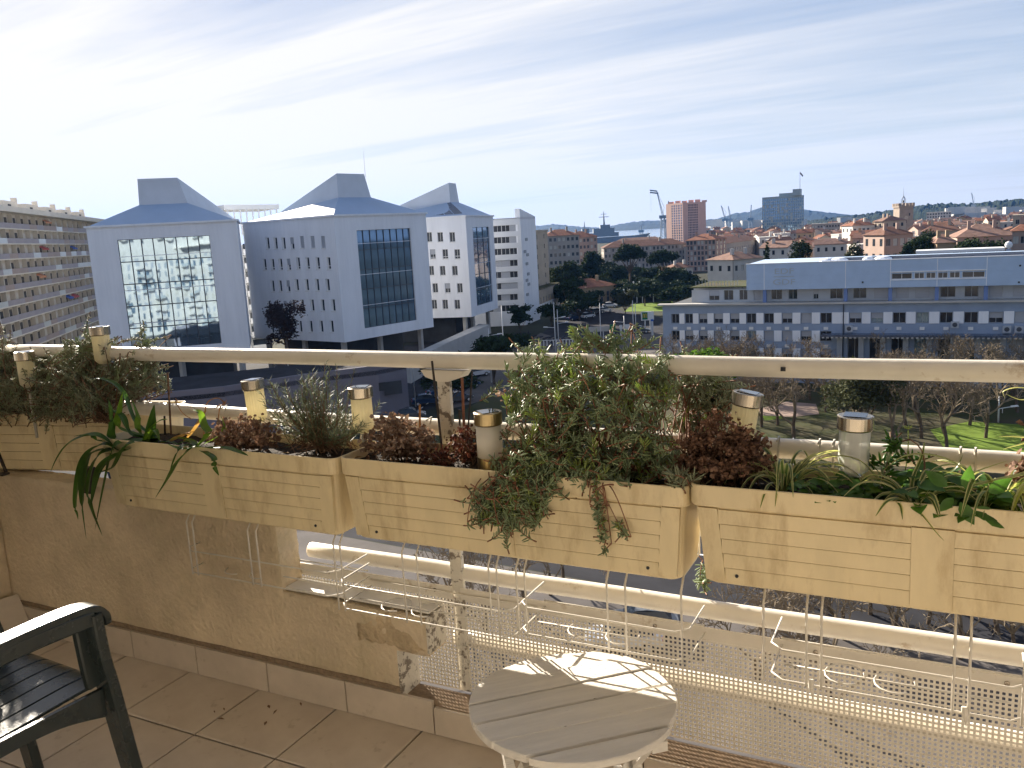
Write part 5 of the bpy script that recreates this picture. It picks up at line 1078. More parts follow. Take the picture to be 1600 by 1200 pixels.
# canopy over the ground storey on the right part, pilasters below
zcan = zb1 - 1.3; q = MB(); q.box((xs0 - 1.5, -2.0, zcan - .25), (F.W, -.003, zcan)); F.build('canopy', q, 'panel')
q = MB()
for k in range(70): q.box((xs0 - 1.4 + k * .55, -2.06, zcan - .42), (xs0 - 1.1 + k * .55, -2.003, zcan - .24))
F.build('canopy_fringe', q, 'concrete')
for k in range(len(gr)):
    a = gr[k][0] - .95; q = MB(); q.box((a - .32, -.45, 0), (a + .32, -.004, zcan - .26)); F.build('pilaster', q, 'office_light')
for (u, v) in ((1327, 513), (1492, 507), (1573, 514), (1592, 514)):
    x, z = fx(u, v); q = MB(); q.box((x - .45, -.42, z - .4), (x + .45, -.006, z + .4)); b_ = F.build('air_conditioner', q, 'office_light'); q = MB(); q.lathe([(.28, 0), (.28, .02), (.05, .03)], 14); o = F.place('fan_grille', q.mesh('fan_grille', 'frame_dark'), (x, -.425, z)); o.rotation_euler = (PI / 2, 0, F.rz)
# set-back glazed storey and the cladded box above it
xb0 = fx(1166, 430)[0]; zbx0, zbx1 = at_y(1300, 451, Y0).z - ZG, at_y(1300, 409.5, Y0).z - ZG
Fs = Face(t, (XA + 3.8, Y0 + 1.6), (XR, Y0 + 1.6)); hs = []
for (a, b) in ((1108, 1124), (1131, 1146), (1155, 1168), (1178, 1189), (1205, 1222), (1232, 1246), (1271, 1279), (1297, 1317), (1333, 1354), (1366, 1388), (1400, 1420), (1430, 1452), (1469, 1493), (1507, 1529), (1545, 1566), (1583, 1605)):
    x0, _ = Fs.hit(a, 460); x1, _ = Fs.hit(b, 460); hs.append((x0, x1, zc + .5, zc + 1.9))
Fs.wall(zbx0 + .02, hs, 'office_light', zc + .23, .2)
for h in hs: Fs.window(h, 'two', .18, 'frame', 'glass', rg.choice([0, 0, .5, 1.0]))
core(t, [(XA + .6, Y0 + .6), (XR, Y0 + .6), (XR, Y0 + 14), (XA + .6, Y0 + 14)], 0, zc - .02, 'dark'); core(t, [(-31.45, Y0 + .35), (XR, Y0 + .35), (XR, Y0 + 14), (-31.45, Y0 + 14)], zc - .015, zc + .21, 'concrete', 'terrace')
core(t, [(XA + 3.9, Y0 + 2.3), (XA + xb0, Y0 + 2.3), (XA + xb0, Y0 + 13), (XA + 3.9, Y0 + 13)], zc + .22, zbx0 + .3, 'office_light', 'upper_storey')
q = MB(); q.box((3.6, 1.4, zbx0 + .31), (xb0 - .1, 13.2, zbx0 + .45)); F.build('roof', q, 'park')
for k in range(14): q = MB(); q.box((4 + k * .45, 3, zbx0 + .45), (4.06 + k * .45, 3.06, zbx0 + 1.2)); F.build('roof_railing', q, 'frame')
bx = MB(); W_ = F.W
Fb = Face(t, (XA + xb0, Y0 + .1), (XR, Y0 + .1)); hb = []
for (a, b) in ((812, 934), (948, 1006), (1018, 1073), (1088, 1146), (1158, 1218), (1232, 1366)):
    x0, z1 = Fb.hit(1180 + a / S4, 260 + 626 / S4); x1, z0 = Fb.hit(1180 + b / S4, 260 + 664 / S4); hb.append((x0, x1, z0, z1))
zz0, zz1 = Fb.hit(1500, 434)[1], Fb.hit(1500, 423)[1]; hb = [(a, b, zz0, zz1) for a, b, c, d in hb]
Fb.wall(zbx1, hb, 'office_box', zbx0, .2, seams=[zbx0 + (zbx1 - zbx0) * k for k in (.25, .5, .75)])
for h in hb: Fb.window(h, 'two', .16, 'frame_white', 'glass')
q = MB(); q.box((hb[0][0] - .15, -.05, zz0 - .14), (hb[-1][1] + .15, -.004, zz0 - .02)); q.box((hb[0][0] - .15, -.05, zz1 + .02), (hb[-1][1] + .15, -.004, zz1 + .12)); Fb.build('window_band', q, 'white_wall')
q = MB(); q.box((0, .05, zbx0), (Fb.W, 13, zbx0 + .04)); q.box((0, .03, zbx1 - .02), (Fb.W, 13, zbx1 + .03)); q.box((.0, .04, zbx0 + .05), (.03, 13, zbx1 - .03)); q.box((.3, .5, zbx0 + .1), (Fb.W, .55, zbx1 - .1)); Fb.build('box_shell', q, 'office_box')
q = MB(); q.box((-.05, -.06, zbx1 + .031), (Fb.W, .2, zbx1 + .12)); Fb.build('coping', q, 'white_wall')
for u in (1194, 1321, 1391, 1464, 1541):
    x, _ = Fb.hit(u, 445); q = MB(); q.box((x - .04, -.03, zbx0), (x + .04, -.003, zbx1)); Fb.build('panel_joint', q, 'white_wall'); q = MB(); q.box((x - .22, .25, zc - 0 + .24), (x + .22, .6, zbx0 - .005)); Fb.build('column', q, 'blue_col')
for txt, vv in (('EDF', 424), ('GDF', 441)):
    cu = bpy.data.curves.new('lettering', 'FONT'); cu.body = txt; cu.size = 1.2; cu.extrude = .015; cu.align_x = 'CENTER'; cu.align_y = 'CENTER'; tmp = bpy.data.objects.new('tmp_text', cu); COL.objects.link(tmp); me = bpy.data.meshes.new_from_object(tmp.evaluated_get(bpy.context.evaluated_depsgraph_get())); bpy.data.objects.remove(tmp); me.materials.clear(); me.materials.append(K['letters']); x, z = Fb.hit(1225, vv)
    o = put('lettering', me, t, Fb.loc + Vector((x, -.02, z))); o.rotation_euler = (PI / 2, 0, 0); o.scale = (1.25, .85, 1)
x, z = Fb.hit(1225, 432); q = MB(); q.box((x - 1.3, -.04, z - .05), (x + 1.25, -.004, z + .03)); Fb.build('letter_rail', q, 'letters')
for (u, v) in ((1348, 441), (1594, 415), (1592, 441)): x, z = Fb.hit(u, v); q = MB(); q.box((x - .1, -.06, z - .1), (x + .1, -.004, z + .1)); Fb.build('spout', q, 'dark')
for (u, s_) in ((1290, 1.0), (1378, 1.1), (1308, 1.2), (1355, .7)):
    x, z = Fb.hit(u, 408); q = MB(); q.lathe([(s_, 0), (s_ * .95, .2), (s_ * .6, .38), (.05, .45)], 14); Fb.place('skylight_dome', q.mesh('skylight_dome', 'white_wall'), (x, 1.6, zbx1 + .04))
q = MB(); q.box((xb0 + 9, 2.2, zbx1 + .9 + 0), (xb0 + 10, 2.3, zbx1 + .95))
q = MB(); q.box((9.5, 2.5, zbx1 + .04), (Fb.W, 2.7, zbx1 + .42)); Fb.build('roof_parapet', q, 'panel')
# ================================================================== OUR OWN APARTMENT HOUSE (seen only mirrored in the glass facades)
t = thing('apartment_house', 'cream apartment house with balconies, mirrored in the glass facades', 'apartment house', (0, -.5, 0)); 
hw_ = MB(); hw_.box((-84, -.20, ZG), (25, -.02, 18)); hw_.build('wall', 'w_house', t)
rh = random.Random(44)
for k in range(-7, 6):
    if k in (0, 1): continue
    z = k * 2.8
    for b in range(27):
        x = -83 + b * 4; q = MB(); w_ = rh.choice([1.2, 1.6, 2.2]); q.box((x + .6, -.015, z + .3), (x + .6 + w_, .03, z + 2.2)); q.build('window', rh.choice(['glass_c', 'blind', 'shutter', 'frame']), t)
        if (b + (k // 3)) % 3 == 0 and not (18 < b < 22):
            q = MB(); q.box((x - .2, .031, z - .12), (x + 3.4, 1.2, z)); s_ = q.build('balcony', 'w_house', t); q = MB(); q.box((x - .2, 1.13, z + .01), (x + 3.4, 1.2, z + 1.0)); q.build('parapet', rh.choice(['w_house', 'par_c']), s_)
# ================================================================== TREES
def leaf_mesh(lobes, n, size, seed, m, flat=.5):
    """leaf clumps: small bent faces through the volume of several lobes, denser near the skin"""
    r = np.random.RandomState(seed); w = np.array([l[1][0] * l[1][1] * l[1][2] for l in lobes]) ** .7; w /= w.sum(); cnt = r.multinomial(n, w); P = []
    for (c, ra), k in zip(lobes, cnt):
        u = r.normal(size=(k, 3)); u /= np.linalg.norm(u, axis=1)[:, None]; u[:, 2] = np.where(u[:, 2] < -.3, -u[:, 2] * .6, u[:, 2]); rad = r.uniform(.45, 1.0, k) ** .6
        P.append(np.array(c) + u * rad[:, None] * np.array(ra) + r.normal(size=(k, 3)) * size * .6)
    P = np.vstack(P); k = len(P); a = r.normal(size=(k, 3)); a[:, 2] *= flat; a /= np.linalg.norm(a, axis=1)[:, None]; b = np.cross(a, r.normal(size=(k, 3))); b /= np.linalg.norm(b, axis=1)[:, None]
    s = size * r.uniform(.5, 1.2, k)[:, None]; V = np.empty((k, 4, 3)); V[:, 0] = P - a * s; V[:, 1] = P - b * s * .55; V[:, 2] = P + a * s; V[:, 3] = P + b * s * .55 + np.cross(a, b) * s * .35
    me = bpy.data.meshes.new('crown'); me.vertices.add(k * 4); me.vertices.foreach_set('co', V.ravel()); me.loops.add(k * 4); me.loops.foreach_set('vertex_index', np.arange(k * 4)); me.polygons.add(k); me.polygons.foreach_set('loop_start', np.arange(k) * 4); me.polygons.foreach_set('loop_total', np.full(k, 4)); me.materials.append(K[m]); me.update(); me.validate(); return me
def trunk_mb(h, r, lobes, seed):
    m = MB(); m.tube([(0, 0, -.2), (r * .3, r * .2, h * .5), (0, 0, h)], [r * 1.25, r, r * .7], 7)
    for c, ra in lobes: m.tube([(0, 0, h * .75), (c[0] * .5, c[1] * .5, (h * .8 + c[2]) / 2), (c[0], c[1], c[2])], [r * .55, r * .4, r * .15], 5)
    return m
def lobes_for(kind, h, rw, seed):
    r = random.Random(seed); o = []
    if kind == 'umbrella':
        for k in range(9):
            a = r.uniform(0, 2 * PI); d = rw * r.uniform(.2, .72); o.append(((math.cos(a) * d, math.sin(a) * d, h * r.uniform(.74, .86)), (rw * r.uniform(.32, .48), rw * r.uniform(.32, .48), h * r.uniform(.08, .13))))
        o.append(((0, 0, h * .86), (rw * .6, rw * .6, h * .12)))
    elif kind == 'cypress':
        for k in range(6): f = k / 5; o.append(((r.uniform(-.1, .1), r.uniform(-.1, .1), h * (.14 + .72 * f)), (rw * (1 - .72 * f * f), rw * (1 - .72 * f * f), h * .15)))
    else:
        for k in range(11):
            a = r.uniform(0, 2 * PI); d = rw * r.uniform(.1, .68); z = r.uniform(.42, .86); o.append(((math.cos(a) * d, math.sin(a) * d, h * z), (rw * r.uniform(.3, .5), rw * r.uniform(.3, .5), h * r.uniform(.12, .2))))
    return o
def tree(x, y, h, rw, kind, m, label, n=1500, size=.5, seed=0, name=None, cat='tree', group=None, z=ZG):
    t = thing(name or {'umbrella': 'umbrella_pine', 'cypress': 'cypress'}.get(kind, 'leafy_tree'), label, cat, (x, y, z), 0, group); lb = lobes_for(kind, h, rw, seed)
    th = h * (.1 if kind == 'cypress' else (.12 if kind == 'bush' else .62)); trunk_mb(th, max(.12, h * .022), [] if kind == 'cypress' else lb[:7], seed).build('trunk', 'bark', t, smooth=True); put('crown', leaf_mesh(lb, n, size, seed, m), t, kind='stuff'); return t
def bare_tree(x, y, h, label, seed, spread=.8, m='twig', depth=5, name='bare_tree', group=None, z=ZG, shoots=3, rmin=.02):
    r = random.Random(seed); t = thing(name, label, 'bare tree', (x, y, z), 0, group); tr = MB(); br = MB()
    def grow(p, d, l_, ra, k):
        ra = max(ra, rmin)
        q = p + d * l_ * .5 + rnd_unit(r) * l_ * .06; e = q + (d + rnd_unit(r) * .15).normalized() * l_ * .5
        (tr if k == 0 else br).tube([p, q, e], [ra, ra * .85, ra * .68], 6 if k == 0 else (4 if k < 3 else 3), 0, False)
        if k >= depth: return
        for _ in range(r.randint(2, shoots) + (1 if k == 0 else 0)):
            u = rnd_unit(r); nd = (d + u * spread + Vector((0, 0, .18))).normalized(); grow(e if r.random() < .7 else q, nd, l_ * r.uniform(.6, .86), ra * .62, k + 1)
    for _ in range(1): grow(Vector((0, 0, -.1)), Vector((r.uniform(-.08, .08), r.uniform(-.08, .08), 1)).normalized(), h * .27, h * .020, 0)
    tr.build('trunk', 'bark', t, smooth=True); br.build('branches', m, t, kind='stuff'); return t
def G(u, v): p = at_z(u, v, ZG); return p.x, p.y
# near park
x, y = G(1105, 690); tree(x, y, 9.5, 4.2, 'umbrella', 'leaf_bright', 'bright green dense pine behind the tilted lamp in the park', 5200, .30, 3, 'pine_tree')
x, y = G(1340, 706); tree(x, y, 9.2, 5.0, 'bush', 'leaf_olive', 'large olive grey leafy shrub in the park behind the clear lamp', 5200, .22, 4, 'leafy_shrub', 'shrub')
for i, (u, v, h, sp, lab) in enumerate(((1480, 706, 8.5, .85, 'dark bare tree with a twisted trunk on the bright lawn'), (1395, 712, 9.0, .5, 'upright pale bare tree beside the olive shrub'), (1190, 668, 8.0, .9, 'bare tree standing at the bend of the pink path'), (1560, 660, 9.0, .9, 'bare tree behind the street lamp near the lawn'), (1290, 640, 7.5, .9, 'bare tree before the office entrance canopy'), (1120, 610, 10.0, 1.0, 'wide bare tree before the dark corner of the office'), (1060, 600, 9, 1.0, 'broad bare tree at the end of the office facade'), (1180, 600, 9, .95, 'tangled bare tree in front of the office wall panels'), (1240, 612, 7, .95, 'low bare tree under the office windows'), (1430, 640, 8, .9, 'spreading bare tree in front of the office pilasters'), (1580, 625, 7.5, .9, 'bare tree covering the last office pilaster'))):
    x, y = G(u, v); y = min(y, 113.0); bare_tree(x, y, h * 1.12, lab, 200 + i, sp, 'twig', 7, shoots=3)
for i in range(22):
    u = 1065 + i * 25; x, y = G(u, 625 + (i % 4) * 20); y = min(113, y); bare_tree(x, y, 8.2 + (i * 37 % 10) * .25, 'leafless tree in the row along the office facade', 500 + i, .95, 'twig', 7, shoots=3, group='bare trees along the office facade')
rg = random.Random(17)
for i, (u, v, h) in enumerate(((1250, 940, 6.5), (1360, 960, 7), (1450, 975, 6.5), (1560, 990, 7.5), (860, 930, 6), (760, 1000, 6.5), (700, 960, 6), (1180, 1090, 7.5), (1300, 1130, 8), (880, 905, 5.5), (1220, 985, 6), (1320, 1000, 6.5), (1400, 1010, 6.5), (1500, 1030, 7), (1590, 1040, 7), (1480, 950, 6), (820, 955, 6))):
    x, y = G(u, v); bare_tree(x, y, h, 'bare street tree on the pale forecourt below the balcony', 300 + i, .85, 'twig', 7, group='bare street trees below the balcony')
# dark planted belt in the middle distance
for i, (u, v, tp, rw, kind, lab) in enumerate(((985, 463, 381, 5.2, 'umbrella', 'tall dark umbrella pine in front of the arcaded building'), (1036, 458, 390, 5.0, 'umbrella', 'second dark umbrella pine with a flat lopsided crown near the arcade'), (925, 452, 386, 5.0, 'round', 'dark evergreen in front of the red roofed flats'), (893, 462, 408, 6, 'round', 'dark bushy evergreen behind the small orange roofed house'), (960, 455, 405, 6, 'round', 'dark leafy tree left of the tall umbrella pine'), (1010, 463, 415, 7, 'round', 'dark tree mass under the umbrella pines'), (1050, 466, 420, 6, 'round', 'dark tree beside the tiled lodge'), (870, 465, 420, 5, 'round', 'dark tree at the edge of the tall white end wall'), (945, 480, 432, 7, 'round', 'dark undergrowth tree near the roundabout lawn'), (985, 478, 436, 8, 'round', 'shaded round tree behind the lawn lanterns'), (1028, 478, 438, 6, 'round', 'shaded tree at the end of the bright lawn'))):
    d = 265 + (i % 3) * 12; x, y = at_d(u, v, d)[:2]; z1 = at_d(u, tp, d).z; tree(x, y, z1 - ZG, rw, kind, 'leaf_dark' if i != 2 else 'leaf_pine', lab, 7000, .42, 40 + i)
rb = random.Random(5)
for i in range(34):
    u = 862 + (i % 17) * 13.2
    if i >= 17 and 895 < u < 968: continue
    d = rb.uniform(262, 330) if i < 17 else rb.uniform(238, 262); b = at_d(u, 460, d); z1 = at_d(u, rb.uniform(412, 436) if i < 17 else rb.uniform(438, 452), d).z; tree(b.x, b.y, z1 - ZG, rb.uniform(4.5, 6.5), 'round', 'leaf_dark', 'shaded evergreen tree in the dark planted belt below the arcade', 4500, .45, 600 + i, group='shaded evergreens of the planted belt')
for i, (u, v, h, rw, m, lab) in enumerate(((890, 487, 9, 5, 'leaf_pine', 'green leafy tree beside the yellow annex'), (905, 500, 7, 5.5, 'leaf_dark', 'dark rounded shrubbery on the avenue corner'), (920, 492, 6, 5, 'leaf_dark', 'dark hedge clump in front of the small house'), (862, 508, 5, 4, 'leaf_dark', 'dark shrub at the foot of the annex'), (977, 490, 6, 3, 'leaf_olive', 'olive tree with a kiosk roof by the bright lawn'), (813, 520, 6, 2.6, 'leaf_dark', 'dark conical shrub under the strip window block'), (800, 556, 4, 4.5, 'leaf_dark', 'dark low shrub clump near the plaza pole'), (700, 640, 7, 4, 'leaf_dark', 'dark street tree behind the railing post'), (772, 600, 7, 4.5, 'leaf_dark', 'dark tree in the shade behind the reddish stick'))):
    x, y = G(u, v); tree(x, y, h, rw, 'bush', m, lab, 1500, .42, 70 + i)
p = at_z(453, 597, ZG + 2.9); tree(p.x, p.y, dep(452, 474, 118).z - p.z + .2, 3.3, 'round', 'leaf_purple', 'round purplish tree in front of the slot windows of the middle pavilion', 3000, .26, 90, 'round_tree', z=p.z)
for i, (u, v, tp, d, rw, kind, m, lab) in enumerate(((1249, 412, 368, 215, 4.6, 'round', 'leaf_dark', 'large dark round pine behind the office roof'), (1199, 414, 378, 205, .95, 'cypress', 'leaf_dark', 'slim dark cypress beside the white gabled house'), (1338, 412, 376, 200, 3.2, 'round', 'leaf_olive', 'olive grey tree in front of the old town roofs'), (1440, 402, 366, 230, 4.2, 'umbrella', 'leaf_pine', 'spreading pine beside the pale pink town house'), (1452, 404, 358, 260, 5, 'round', 'leaf_dark', 'dark pine group below the bell tower roofs'), (1516, 398, 370, 220, 3.6, 'round', 'leaf_pine', 'green tree in front of the long pink roof'), (1555, 396, 364, 220, 4.2, 'round', 'leaf_pine', 'bushy green tree behind the rooftop glazing'), (1425, 404, 372, 215, 2.5, 'round', 'leaf_dark', 'small dark tree at the pink town house corner'))):
    b = at_d(u, v, d); z1 = at_d(u, tp, d).z; tree(b.x, b.y, z1 - ZG, rw, kind, m, lab, 2600, .34, 110 + i)
for i, (u, v, tp, d) in enumerate(((1320, 410, 385, 195), (1365, 412, 388, 195), (1390, 414, 392, 190), (1592, 400, 366, 190), (1105, 450, 420, 190), (1130, 446, 415, 190), (1150, 440, 418, 200))):
    b = at_d(u, v, d); z1 = at_d(u, tp, d).z; bare_tree(b.x, b.y, z1 - ZG, 'leafless tree among the roofs behind the office block', 400 + i, .8, 'twig', 5, group='leafless trees behind the office block')
# ================================================================== TOWN IN THE DISTANCE
def block(name, label, cat, faces_px, H_top_px, d, wallm, roofm, floors, win, sides=None, zb=ZG, wt='glass', depth=14, gable=None, group=None, wname='window'):
    """a building whose front runs between two pixels at given distances; windows cut into the front as real openings"""
    (u0, d0), (u1, d1) = faces_px; A = at_d(u0, 400, d0); B = at_d(u1, 400, d1); top = at_d((u0 + u1) / 2, H_top_px, (d0 + d1) / 2).z - zb
    t = thing(name, label, cat, (A.x, A.y, zb), 0, group); F = Face(t, xy(A), xy(B), zb); n, w_, h_ = win; fh = top / floors; holes = []
    for k in range(floors):
        for i in range(n):
            c = F.W * (i + .5) / n; z = k * fh + fh * .5
            if z + h_ / 2 < top - .2: holes.append((c - w_ / 2, c + w_ / 2, z - h_ / 2, z + h_ / 2))
    F.wall(top, holes, wallm, 0, .25)
    r = random.Random(label)
    for h in holes: F.window(h, 'two', .24, 'frame', 'glass' if r.random() < .75 else 'blind')
    bk = Vector((-F.d.y, F.d.x)); Cc, Dd = Vector(xy(B)) + bk * depth, Vector(xy(A)) + bk * depth
    core(t, [xy(Vector(xy(A)) + bk * .3), xy(Vector(xy(B)) + bk * .3), xy(Cc), xy(Dd)], 0, top - .02, wallm)
    if roofm:
        m = MB(); o = .5
        a, b, c, d_ = Vector((-o, -o)), Vector((F.W + o, -o)), Vector((F.W + o, depth + o)), Vector((-o, depth + o)); rh = depth * .19; k = min(depth / 2, F.W / 2) * .8
        m.add([(a.x, a.y, top), (b.x, b.y, top), (c.x, c.y, top), (d_.x, d_.y, top), (k, depth / 2, top + rh), (F.W - k, depth / 2, top + rh)], [(0, 1, 5, 4), (1, 2, 5), (2, 3, 4, 5), (3, 0, 4), (3, 2, 1, 0)]); F.build('roof', m, roofm)
        for cx_ in (F.W * .25, F.W * .7): q = MB(); q.box((cx_ - .4, depth * .3, top + .4), (cx_ + .4, depth * .3 + .6, top + rh + .9)); F.build('chimney', q, wallm)
    else:
        q = MB(); q.box((-.2, -.2, top), (F.W + .2, depth, top + .5)); F.build('roof', q, wallm)
    # windows on the end walls
    for (P0, P1) in ((Dd, A), (B, Cc)):
        S_ = Face(t, xy(P0), xy(P1), zb)
        if S_.n.dot(Vector((S_.A.x, S_.A.y))) < 0:
            for k in range(floors):
                for i in range(3):
                    c = S_.W * (i + .5) / 3; z = k * fh + fh * .5; q = MB(); q.box((c - w_ / 2, -.05, z - h_ / 2), (c + w_ / 2, -.004, z + h_ / 2)); S_.build(wname, q, 'glass')
    return t
block('flats', 'pale narrow flats right behind the slanted white end wall', 'flats', ((834, 235), (857, 250)), 362, 0, 'w_cream', None, 8, (2, 1.0, 1.3), depth=8)
block('flats', 'beige flats with red tiled roof at the start of the harbour view', 'flats', ((851, 370), (906, 372)), 368, 0, 'w_grey', 'roof_tile', 6, (8, 1.1, 1.5))
block('flats', 'red roofed beige flats standing behind the dark evergreen belt', 'flats', ((900, 395), (934, 400)), 370, 0, 'w_pink', 'roof_tile', 6, (6, 1.1, 1.5))
block('town_house', 'long ochre roofed building before the bay and the warship', 'town house', ((958, 520), (1040, 520)), 378, 0, 'w_cream', 'roof_pink', 4, (12, 1.1, 1.5))
block('flats', 'shaded grey building with a bright window row behind the umbrella pines', 'flats', ((944, 400), (1072, 405)), 384, 0, 'w_grey', 'roof_brown', 5, (22, .9, 1.5))
block('arcade_building', 'long arcaded pinkish building below the salmon tower', 'arcade building', ((1072, 400), (1118, 395)), 375, 0, 'w_pink', 'roof_tile', 6, (8, 1.1, 1.7))
block('arcade_building', 'long receding arcaded wing with a dense row of top windows', 'arcade building', ((1116, 396), (1188, 470)), 378, 0, 'w_grey', 'roof_brown', 6, (20, .9, 1.5))
block('white_house', 'white gabled house at the left of the slim cypress', 'house', ((1146, 215), (1192, 222)), 404, 0, 'w_white', 'roof_pink', 3, (5, .9, 1.3), depth=9)
block('lodge', 'small tiled lodge in the dark trees below the arcade', 'lodge', ((1050, 290), (1082, 292)), 418, 0, 'w_white', 'roof_brown', 2, (4, 1.0, 1.4), depth=8)
block('small_house', 'small house with an orange hipped roof beside the roundabout', 'house', ((904, 252), (962, 262)), 448, 0, 'w_ochre', 'roof_tile', 3, (6, 1.0, 1.5), depth=12)
block('pink_house', 'tall pale pink town house with shutters below the bell tower', 'house', ((1382, 250), (1426, 254)), 366, 0, 'w_pink', 'roof_brown', 4, (4, 1.2, 1.9), depth=11)
block('orange_roof_house', 'white house with a bright orange roof among the old town', 'house', ((1332, 420), (1366, 424)), 352, 0, 'w_white', 'roof_tile', 4, (5, 1.1, 1.5), depth=12)
block('cream_house', 'cream gable house right of the bright orange roof', 'house', ((1364, 425), (1378, 420)), 346, 0, 'w_cream', 'roof_pink', 5, (2, 1.1, 1.5), depth=12)
block('pink_roof_house', 'long house with a faded pink roof behind the rooftop glazing', 'house', ((1495, 250), (1585, 252)), 369, 0, 'w_pink', 'roof_pink', 4, (9, 1.1, 1.5), depth=16)
block('corner_house', 'pinkish house cut by the picture edge above the office roof', 'house', ((1580, 225), (1640, 225)), 360, 0, 'w_pink', 'roof_tile', 4, (5, 1.1, 1.6), depth=12)
block('cream_block', 'sunlit cream block on the skyline below the pine hill', 'house', ((1580, 330), (1640, 330)), 337, 0, 'w_cream', None, 5, (4, 1.1, 1.5), depth=12)
block('roof_house', 'dark brown roofed house left of the long pink roof', 'house', ((1440, 300), (1500, 300)), 361, 0, 'w_cream', 'roof_brown', 4, (6, 1.1, 1.5), depth=14)
block('small_orange_house', 'small house with an orange roof left of the pale pink town house', 'house', ((1362, 262), (1382, 262)), 379, 0, 'w_cream', 'roof_tile', 3, (2, 1.1, 1.5), depth=10)
block('ochre_house', 'ochre low house between the trees above the glazing', 'house', ((1464, 225), (1494, 226)), 379, 0, 'w_ochre', 'roof_pink', 3, (3, 1.1, 1.5), depth=10)
block('white_flats', 'white flats far off under the pine hill, right of the bell tower', 'flats', ((1446, 900), (1484, 900)), 332, 0, 'w_white', None, 7, (9, 1.4, 1.5), depth=15)
block('grey_flats', 'blue grey low block before the bell tower in the distance', 'flats', ((1268, 640), (1312, 640)), 350, 0, 'w_grey', None, 5, (10, 1.2, 1.4), depth=15)
# yellow annex with pale base at the foot of the white end wall
a0, a1 = at_d(843, 470, 224), at_d(876, 470, 250); t = thing('annex', 'low yellowish annex with tall windows at the foot of the white end wall', 'annex', (a0.x, a0.y, ZG)); F = Face(t, xy(a0), xy(a1)); zt = at_d(860, 447, 236).z - ZG; hs = [(F.W * (k + .4) / 8, F.W * (k + .4) / 8 + 1.0, zt - 4.6, zt - 2.2) for k in range(8)]
F.wall(zt, hs, 'w_cream', 3.0)
for h in hs: F.window(h, 'two', .2)
q = MB(); q.box((-.1, -.15, 0), (F.W + .1, .2, 2.99)); F.build('base', q, 'white_wall'); n_ = -F.n; core(t, [xy(a0), xy(a1), (a1.x + n_.x * 12, a1.y + n_.y * 12), (a0.x + n_.x * 12, a0.y + n_.y * 12)], zt - .3, zt, 'park', 'roof')
# rooftop glazing behind the office block
g0, g1 = at_y(1433, 404, 142), at_y(1568, 400, 140); t = thing('rooftop_glazing', 'low white framed glazed roof structure behind the office block', 'glazed roof', (g0.x, g0.y, -7.6)); w_ = g1.x - g0.x; zt = at_y(1500, 390, 141).z + 7.6
for k in range(12):
    q = MB(); q.box((w_ * k / 12 + .06, .0, .3), (w_ * (k + 1) / 12 - .06, .05, zt - .45)); q.build('pane', 'frame_white' if k < 5 else 'glass', t); q = MB(); q.box((w_ * k / 12 - .06, -.04, 0), (w_ * k / 12 + .06, .12, zt - .4)); q.build('mullion', 'white_dirty', t)
q = MB(); q.box((-.2, -.3, zt - .4), (w_ + .2, 4, zt)); q.build('roof', 'white_dirty', t); q = MB(); q.box((0, .2, -8), (w_, 4, zt - .41)); q.build('core', 'office', t); q = MB(); c = w_ + .7; q.lathe([(.05, zt - .2), (.4, zt), (.52, zt + .35), (.4, zt + .7), (.05, zt + .9)], 12, (c, .5, 0)); q.build('dome', 'white_dirty', t); q = MB(); q.box((c - .3, .2, -8), (c + .3, .8, zt - .21)); q.build('dome_base', 'office', t)
# salmon tower
p0, p1, p2 = at_d(1041, 340, 905), at_d(1067, 340, 880), at_d(1103, 340, 900)
t = thing('tower_block', 'salmon pink residential tower rising above the arcaded buildings', 'tower block', (p1.x, p1.y, ZG)); zt = at_d(1070, 318, 885).z - ZG; nf = 16
for (A, B, cols, band) in ((p0, p1, 5, (.30, .98)), (p1, p2, 7, (.22, .66))):
    F = Face(t, xy(A), xy(B)); hs = []
    for k in range(nf):
        for i in range(cols):
            c = F.W * (band[0] + (band[1] - band[0]) * (i + .5) / cols); w_ = F.W * (band[1] - band[0]) / cols * (.36 if i % 2 else .30); z = 1.2 + k * (zt - 1.5) / nf; hs.append((c - w_, c + w_, z, z + 1.75))
    F.wall(zt, hs, 'tower_pink', 0, .5)
    for j, h in enumerate(hs): F.window((h[0], h[0] + round(h[1] - h[0], 1), h[2], h[2] + 1.75), 'two', .45, 'frame', 'glass_c' if cols == 5 else 'glass')
core(t, inset([xy(p0), xy(p1), xy(p2), (p1.x - 12, p1.y + 40)], 1.2), 0, zt - .05, 'dark'); core(t, [xy(p0), xy(p1), xy(p2), (p1.x - 12, p1.y + 40)], zt - .04, zt + .8, 'tower_pink', 'roof')
rg = random.Random(3)
for k in range(6): q = MB(); x, y = (p2 - p0).x * (k + .5) / 6 + (p0 - p1).x, (p2 - p0).y * (k + .5) / 6 + (p0 - p1).y + 6; q.box((x - 2.2, y, zt + .8), (x + 2.2, y + 4, zt + rg.uniform(2.5, 4.5))); q.build('roof_housing', 'tower_pink', t)
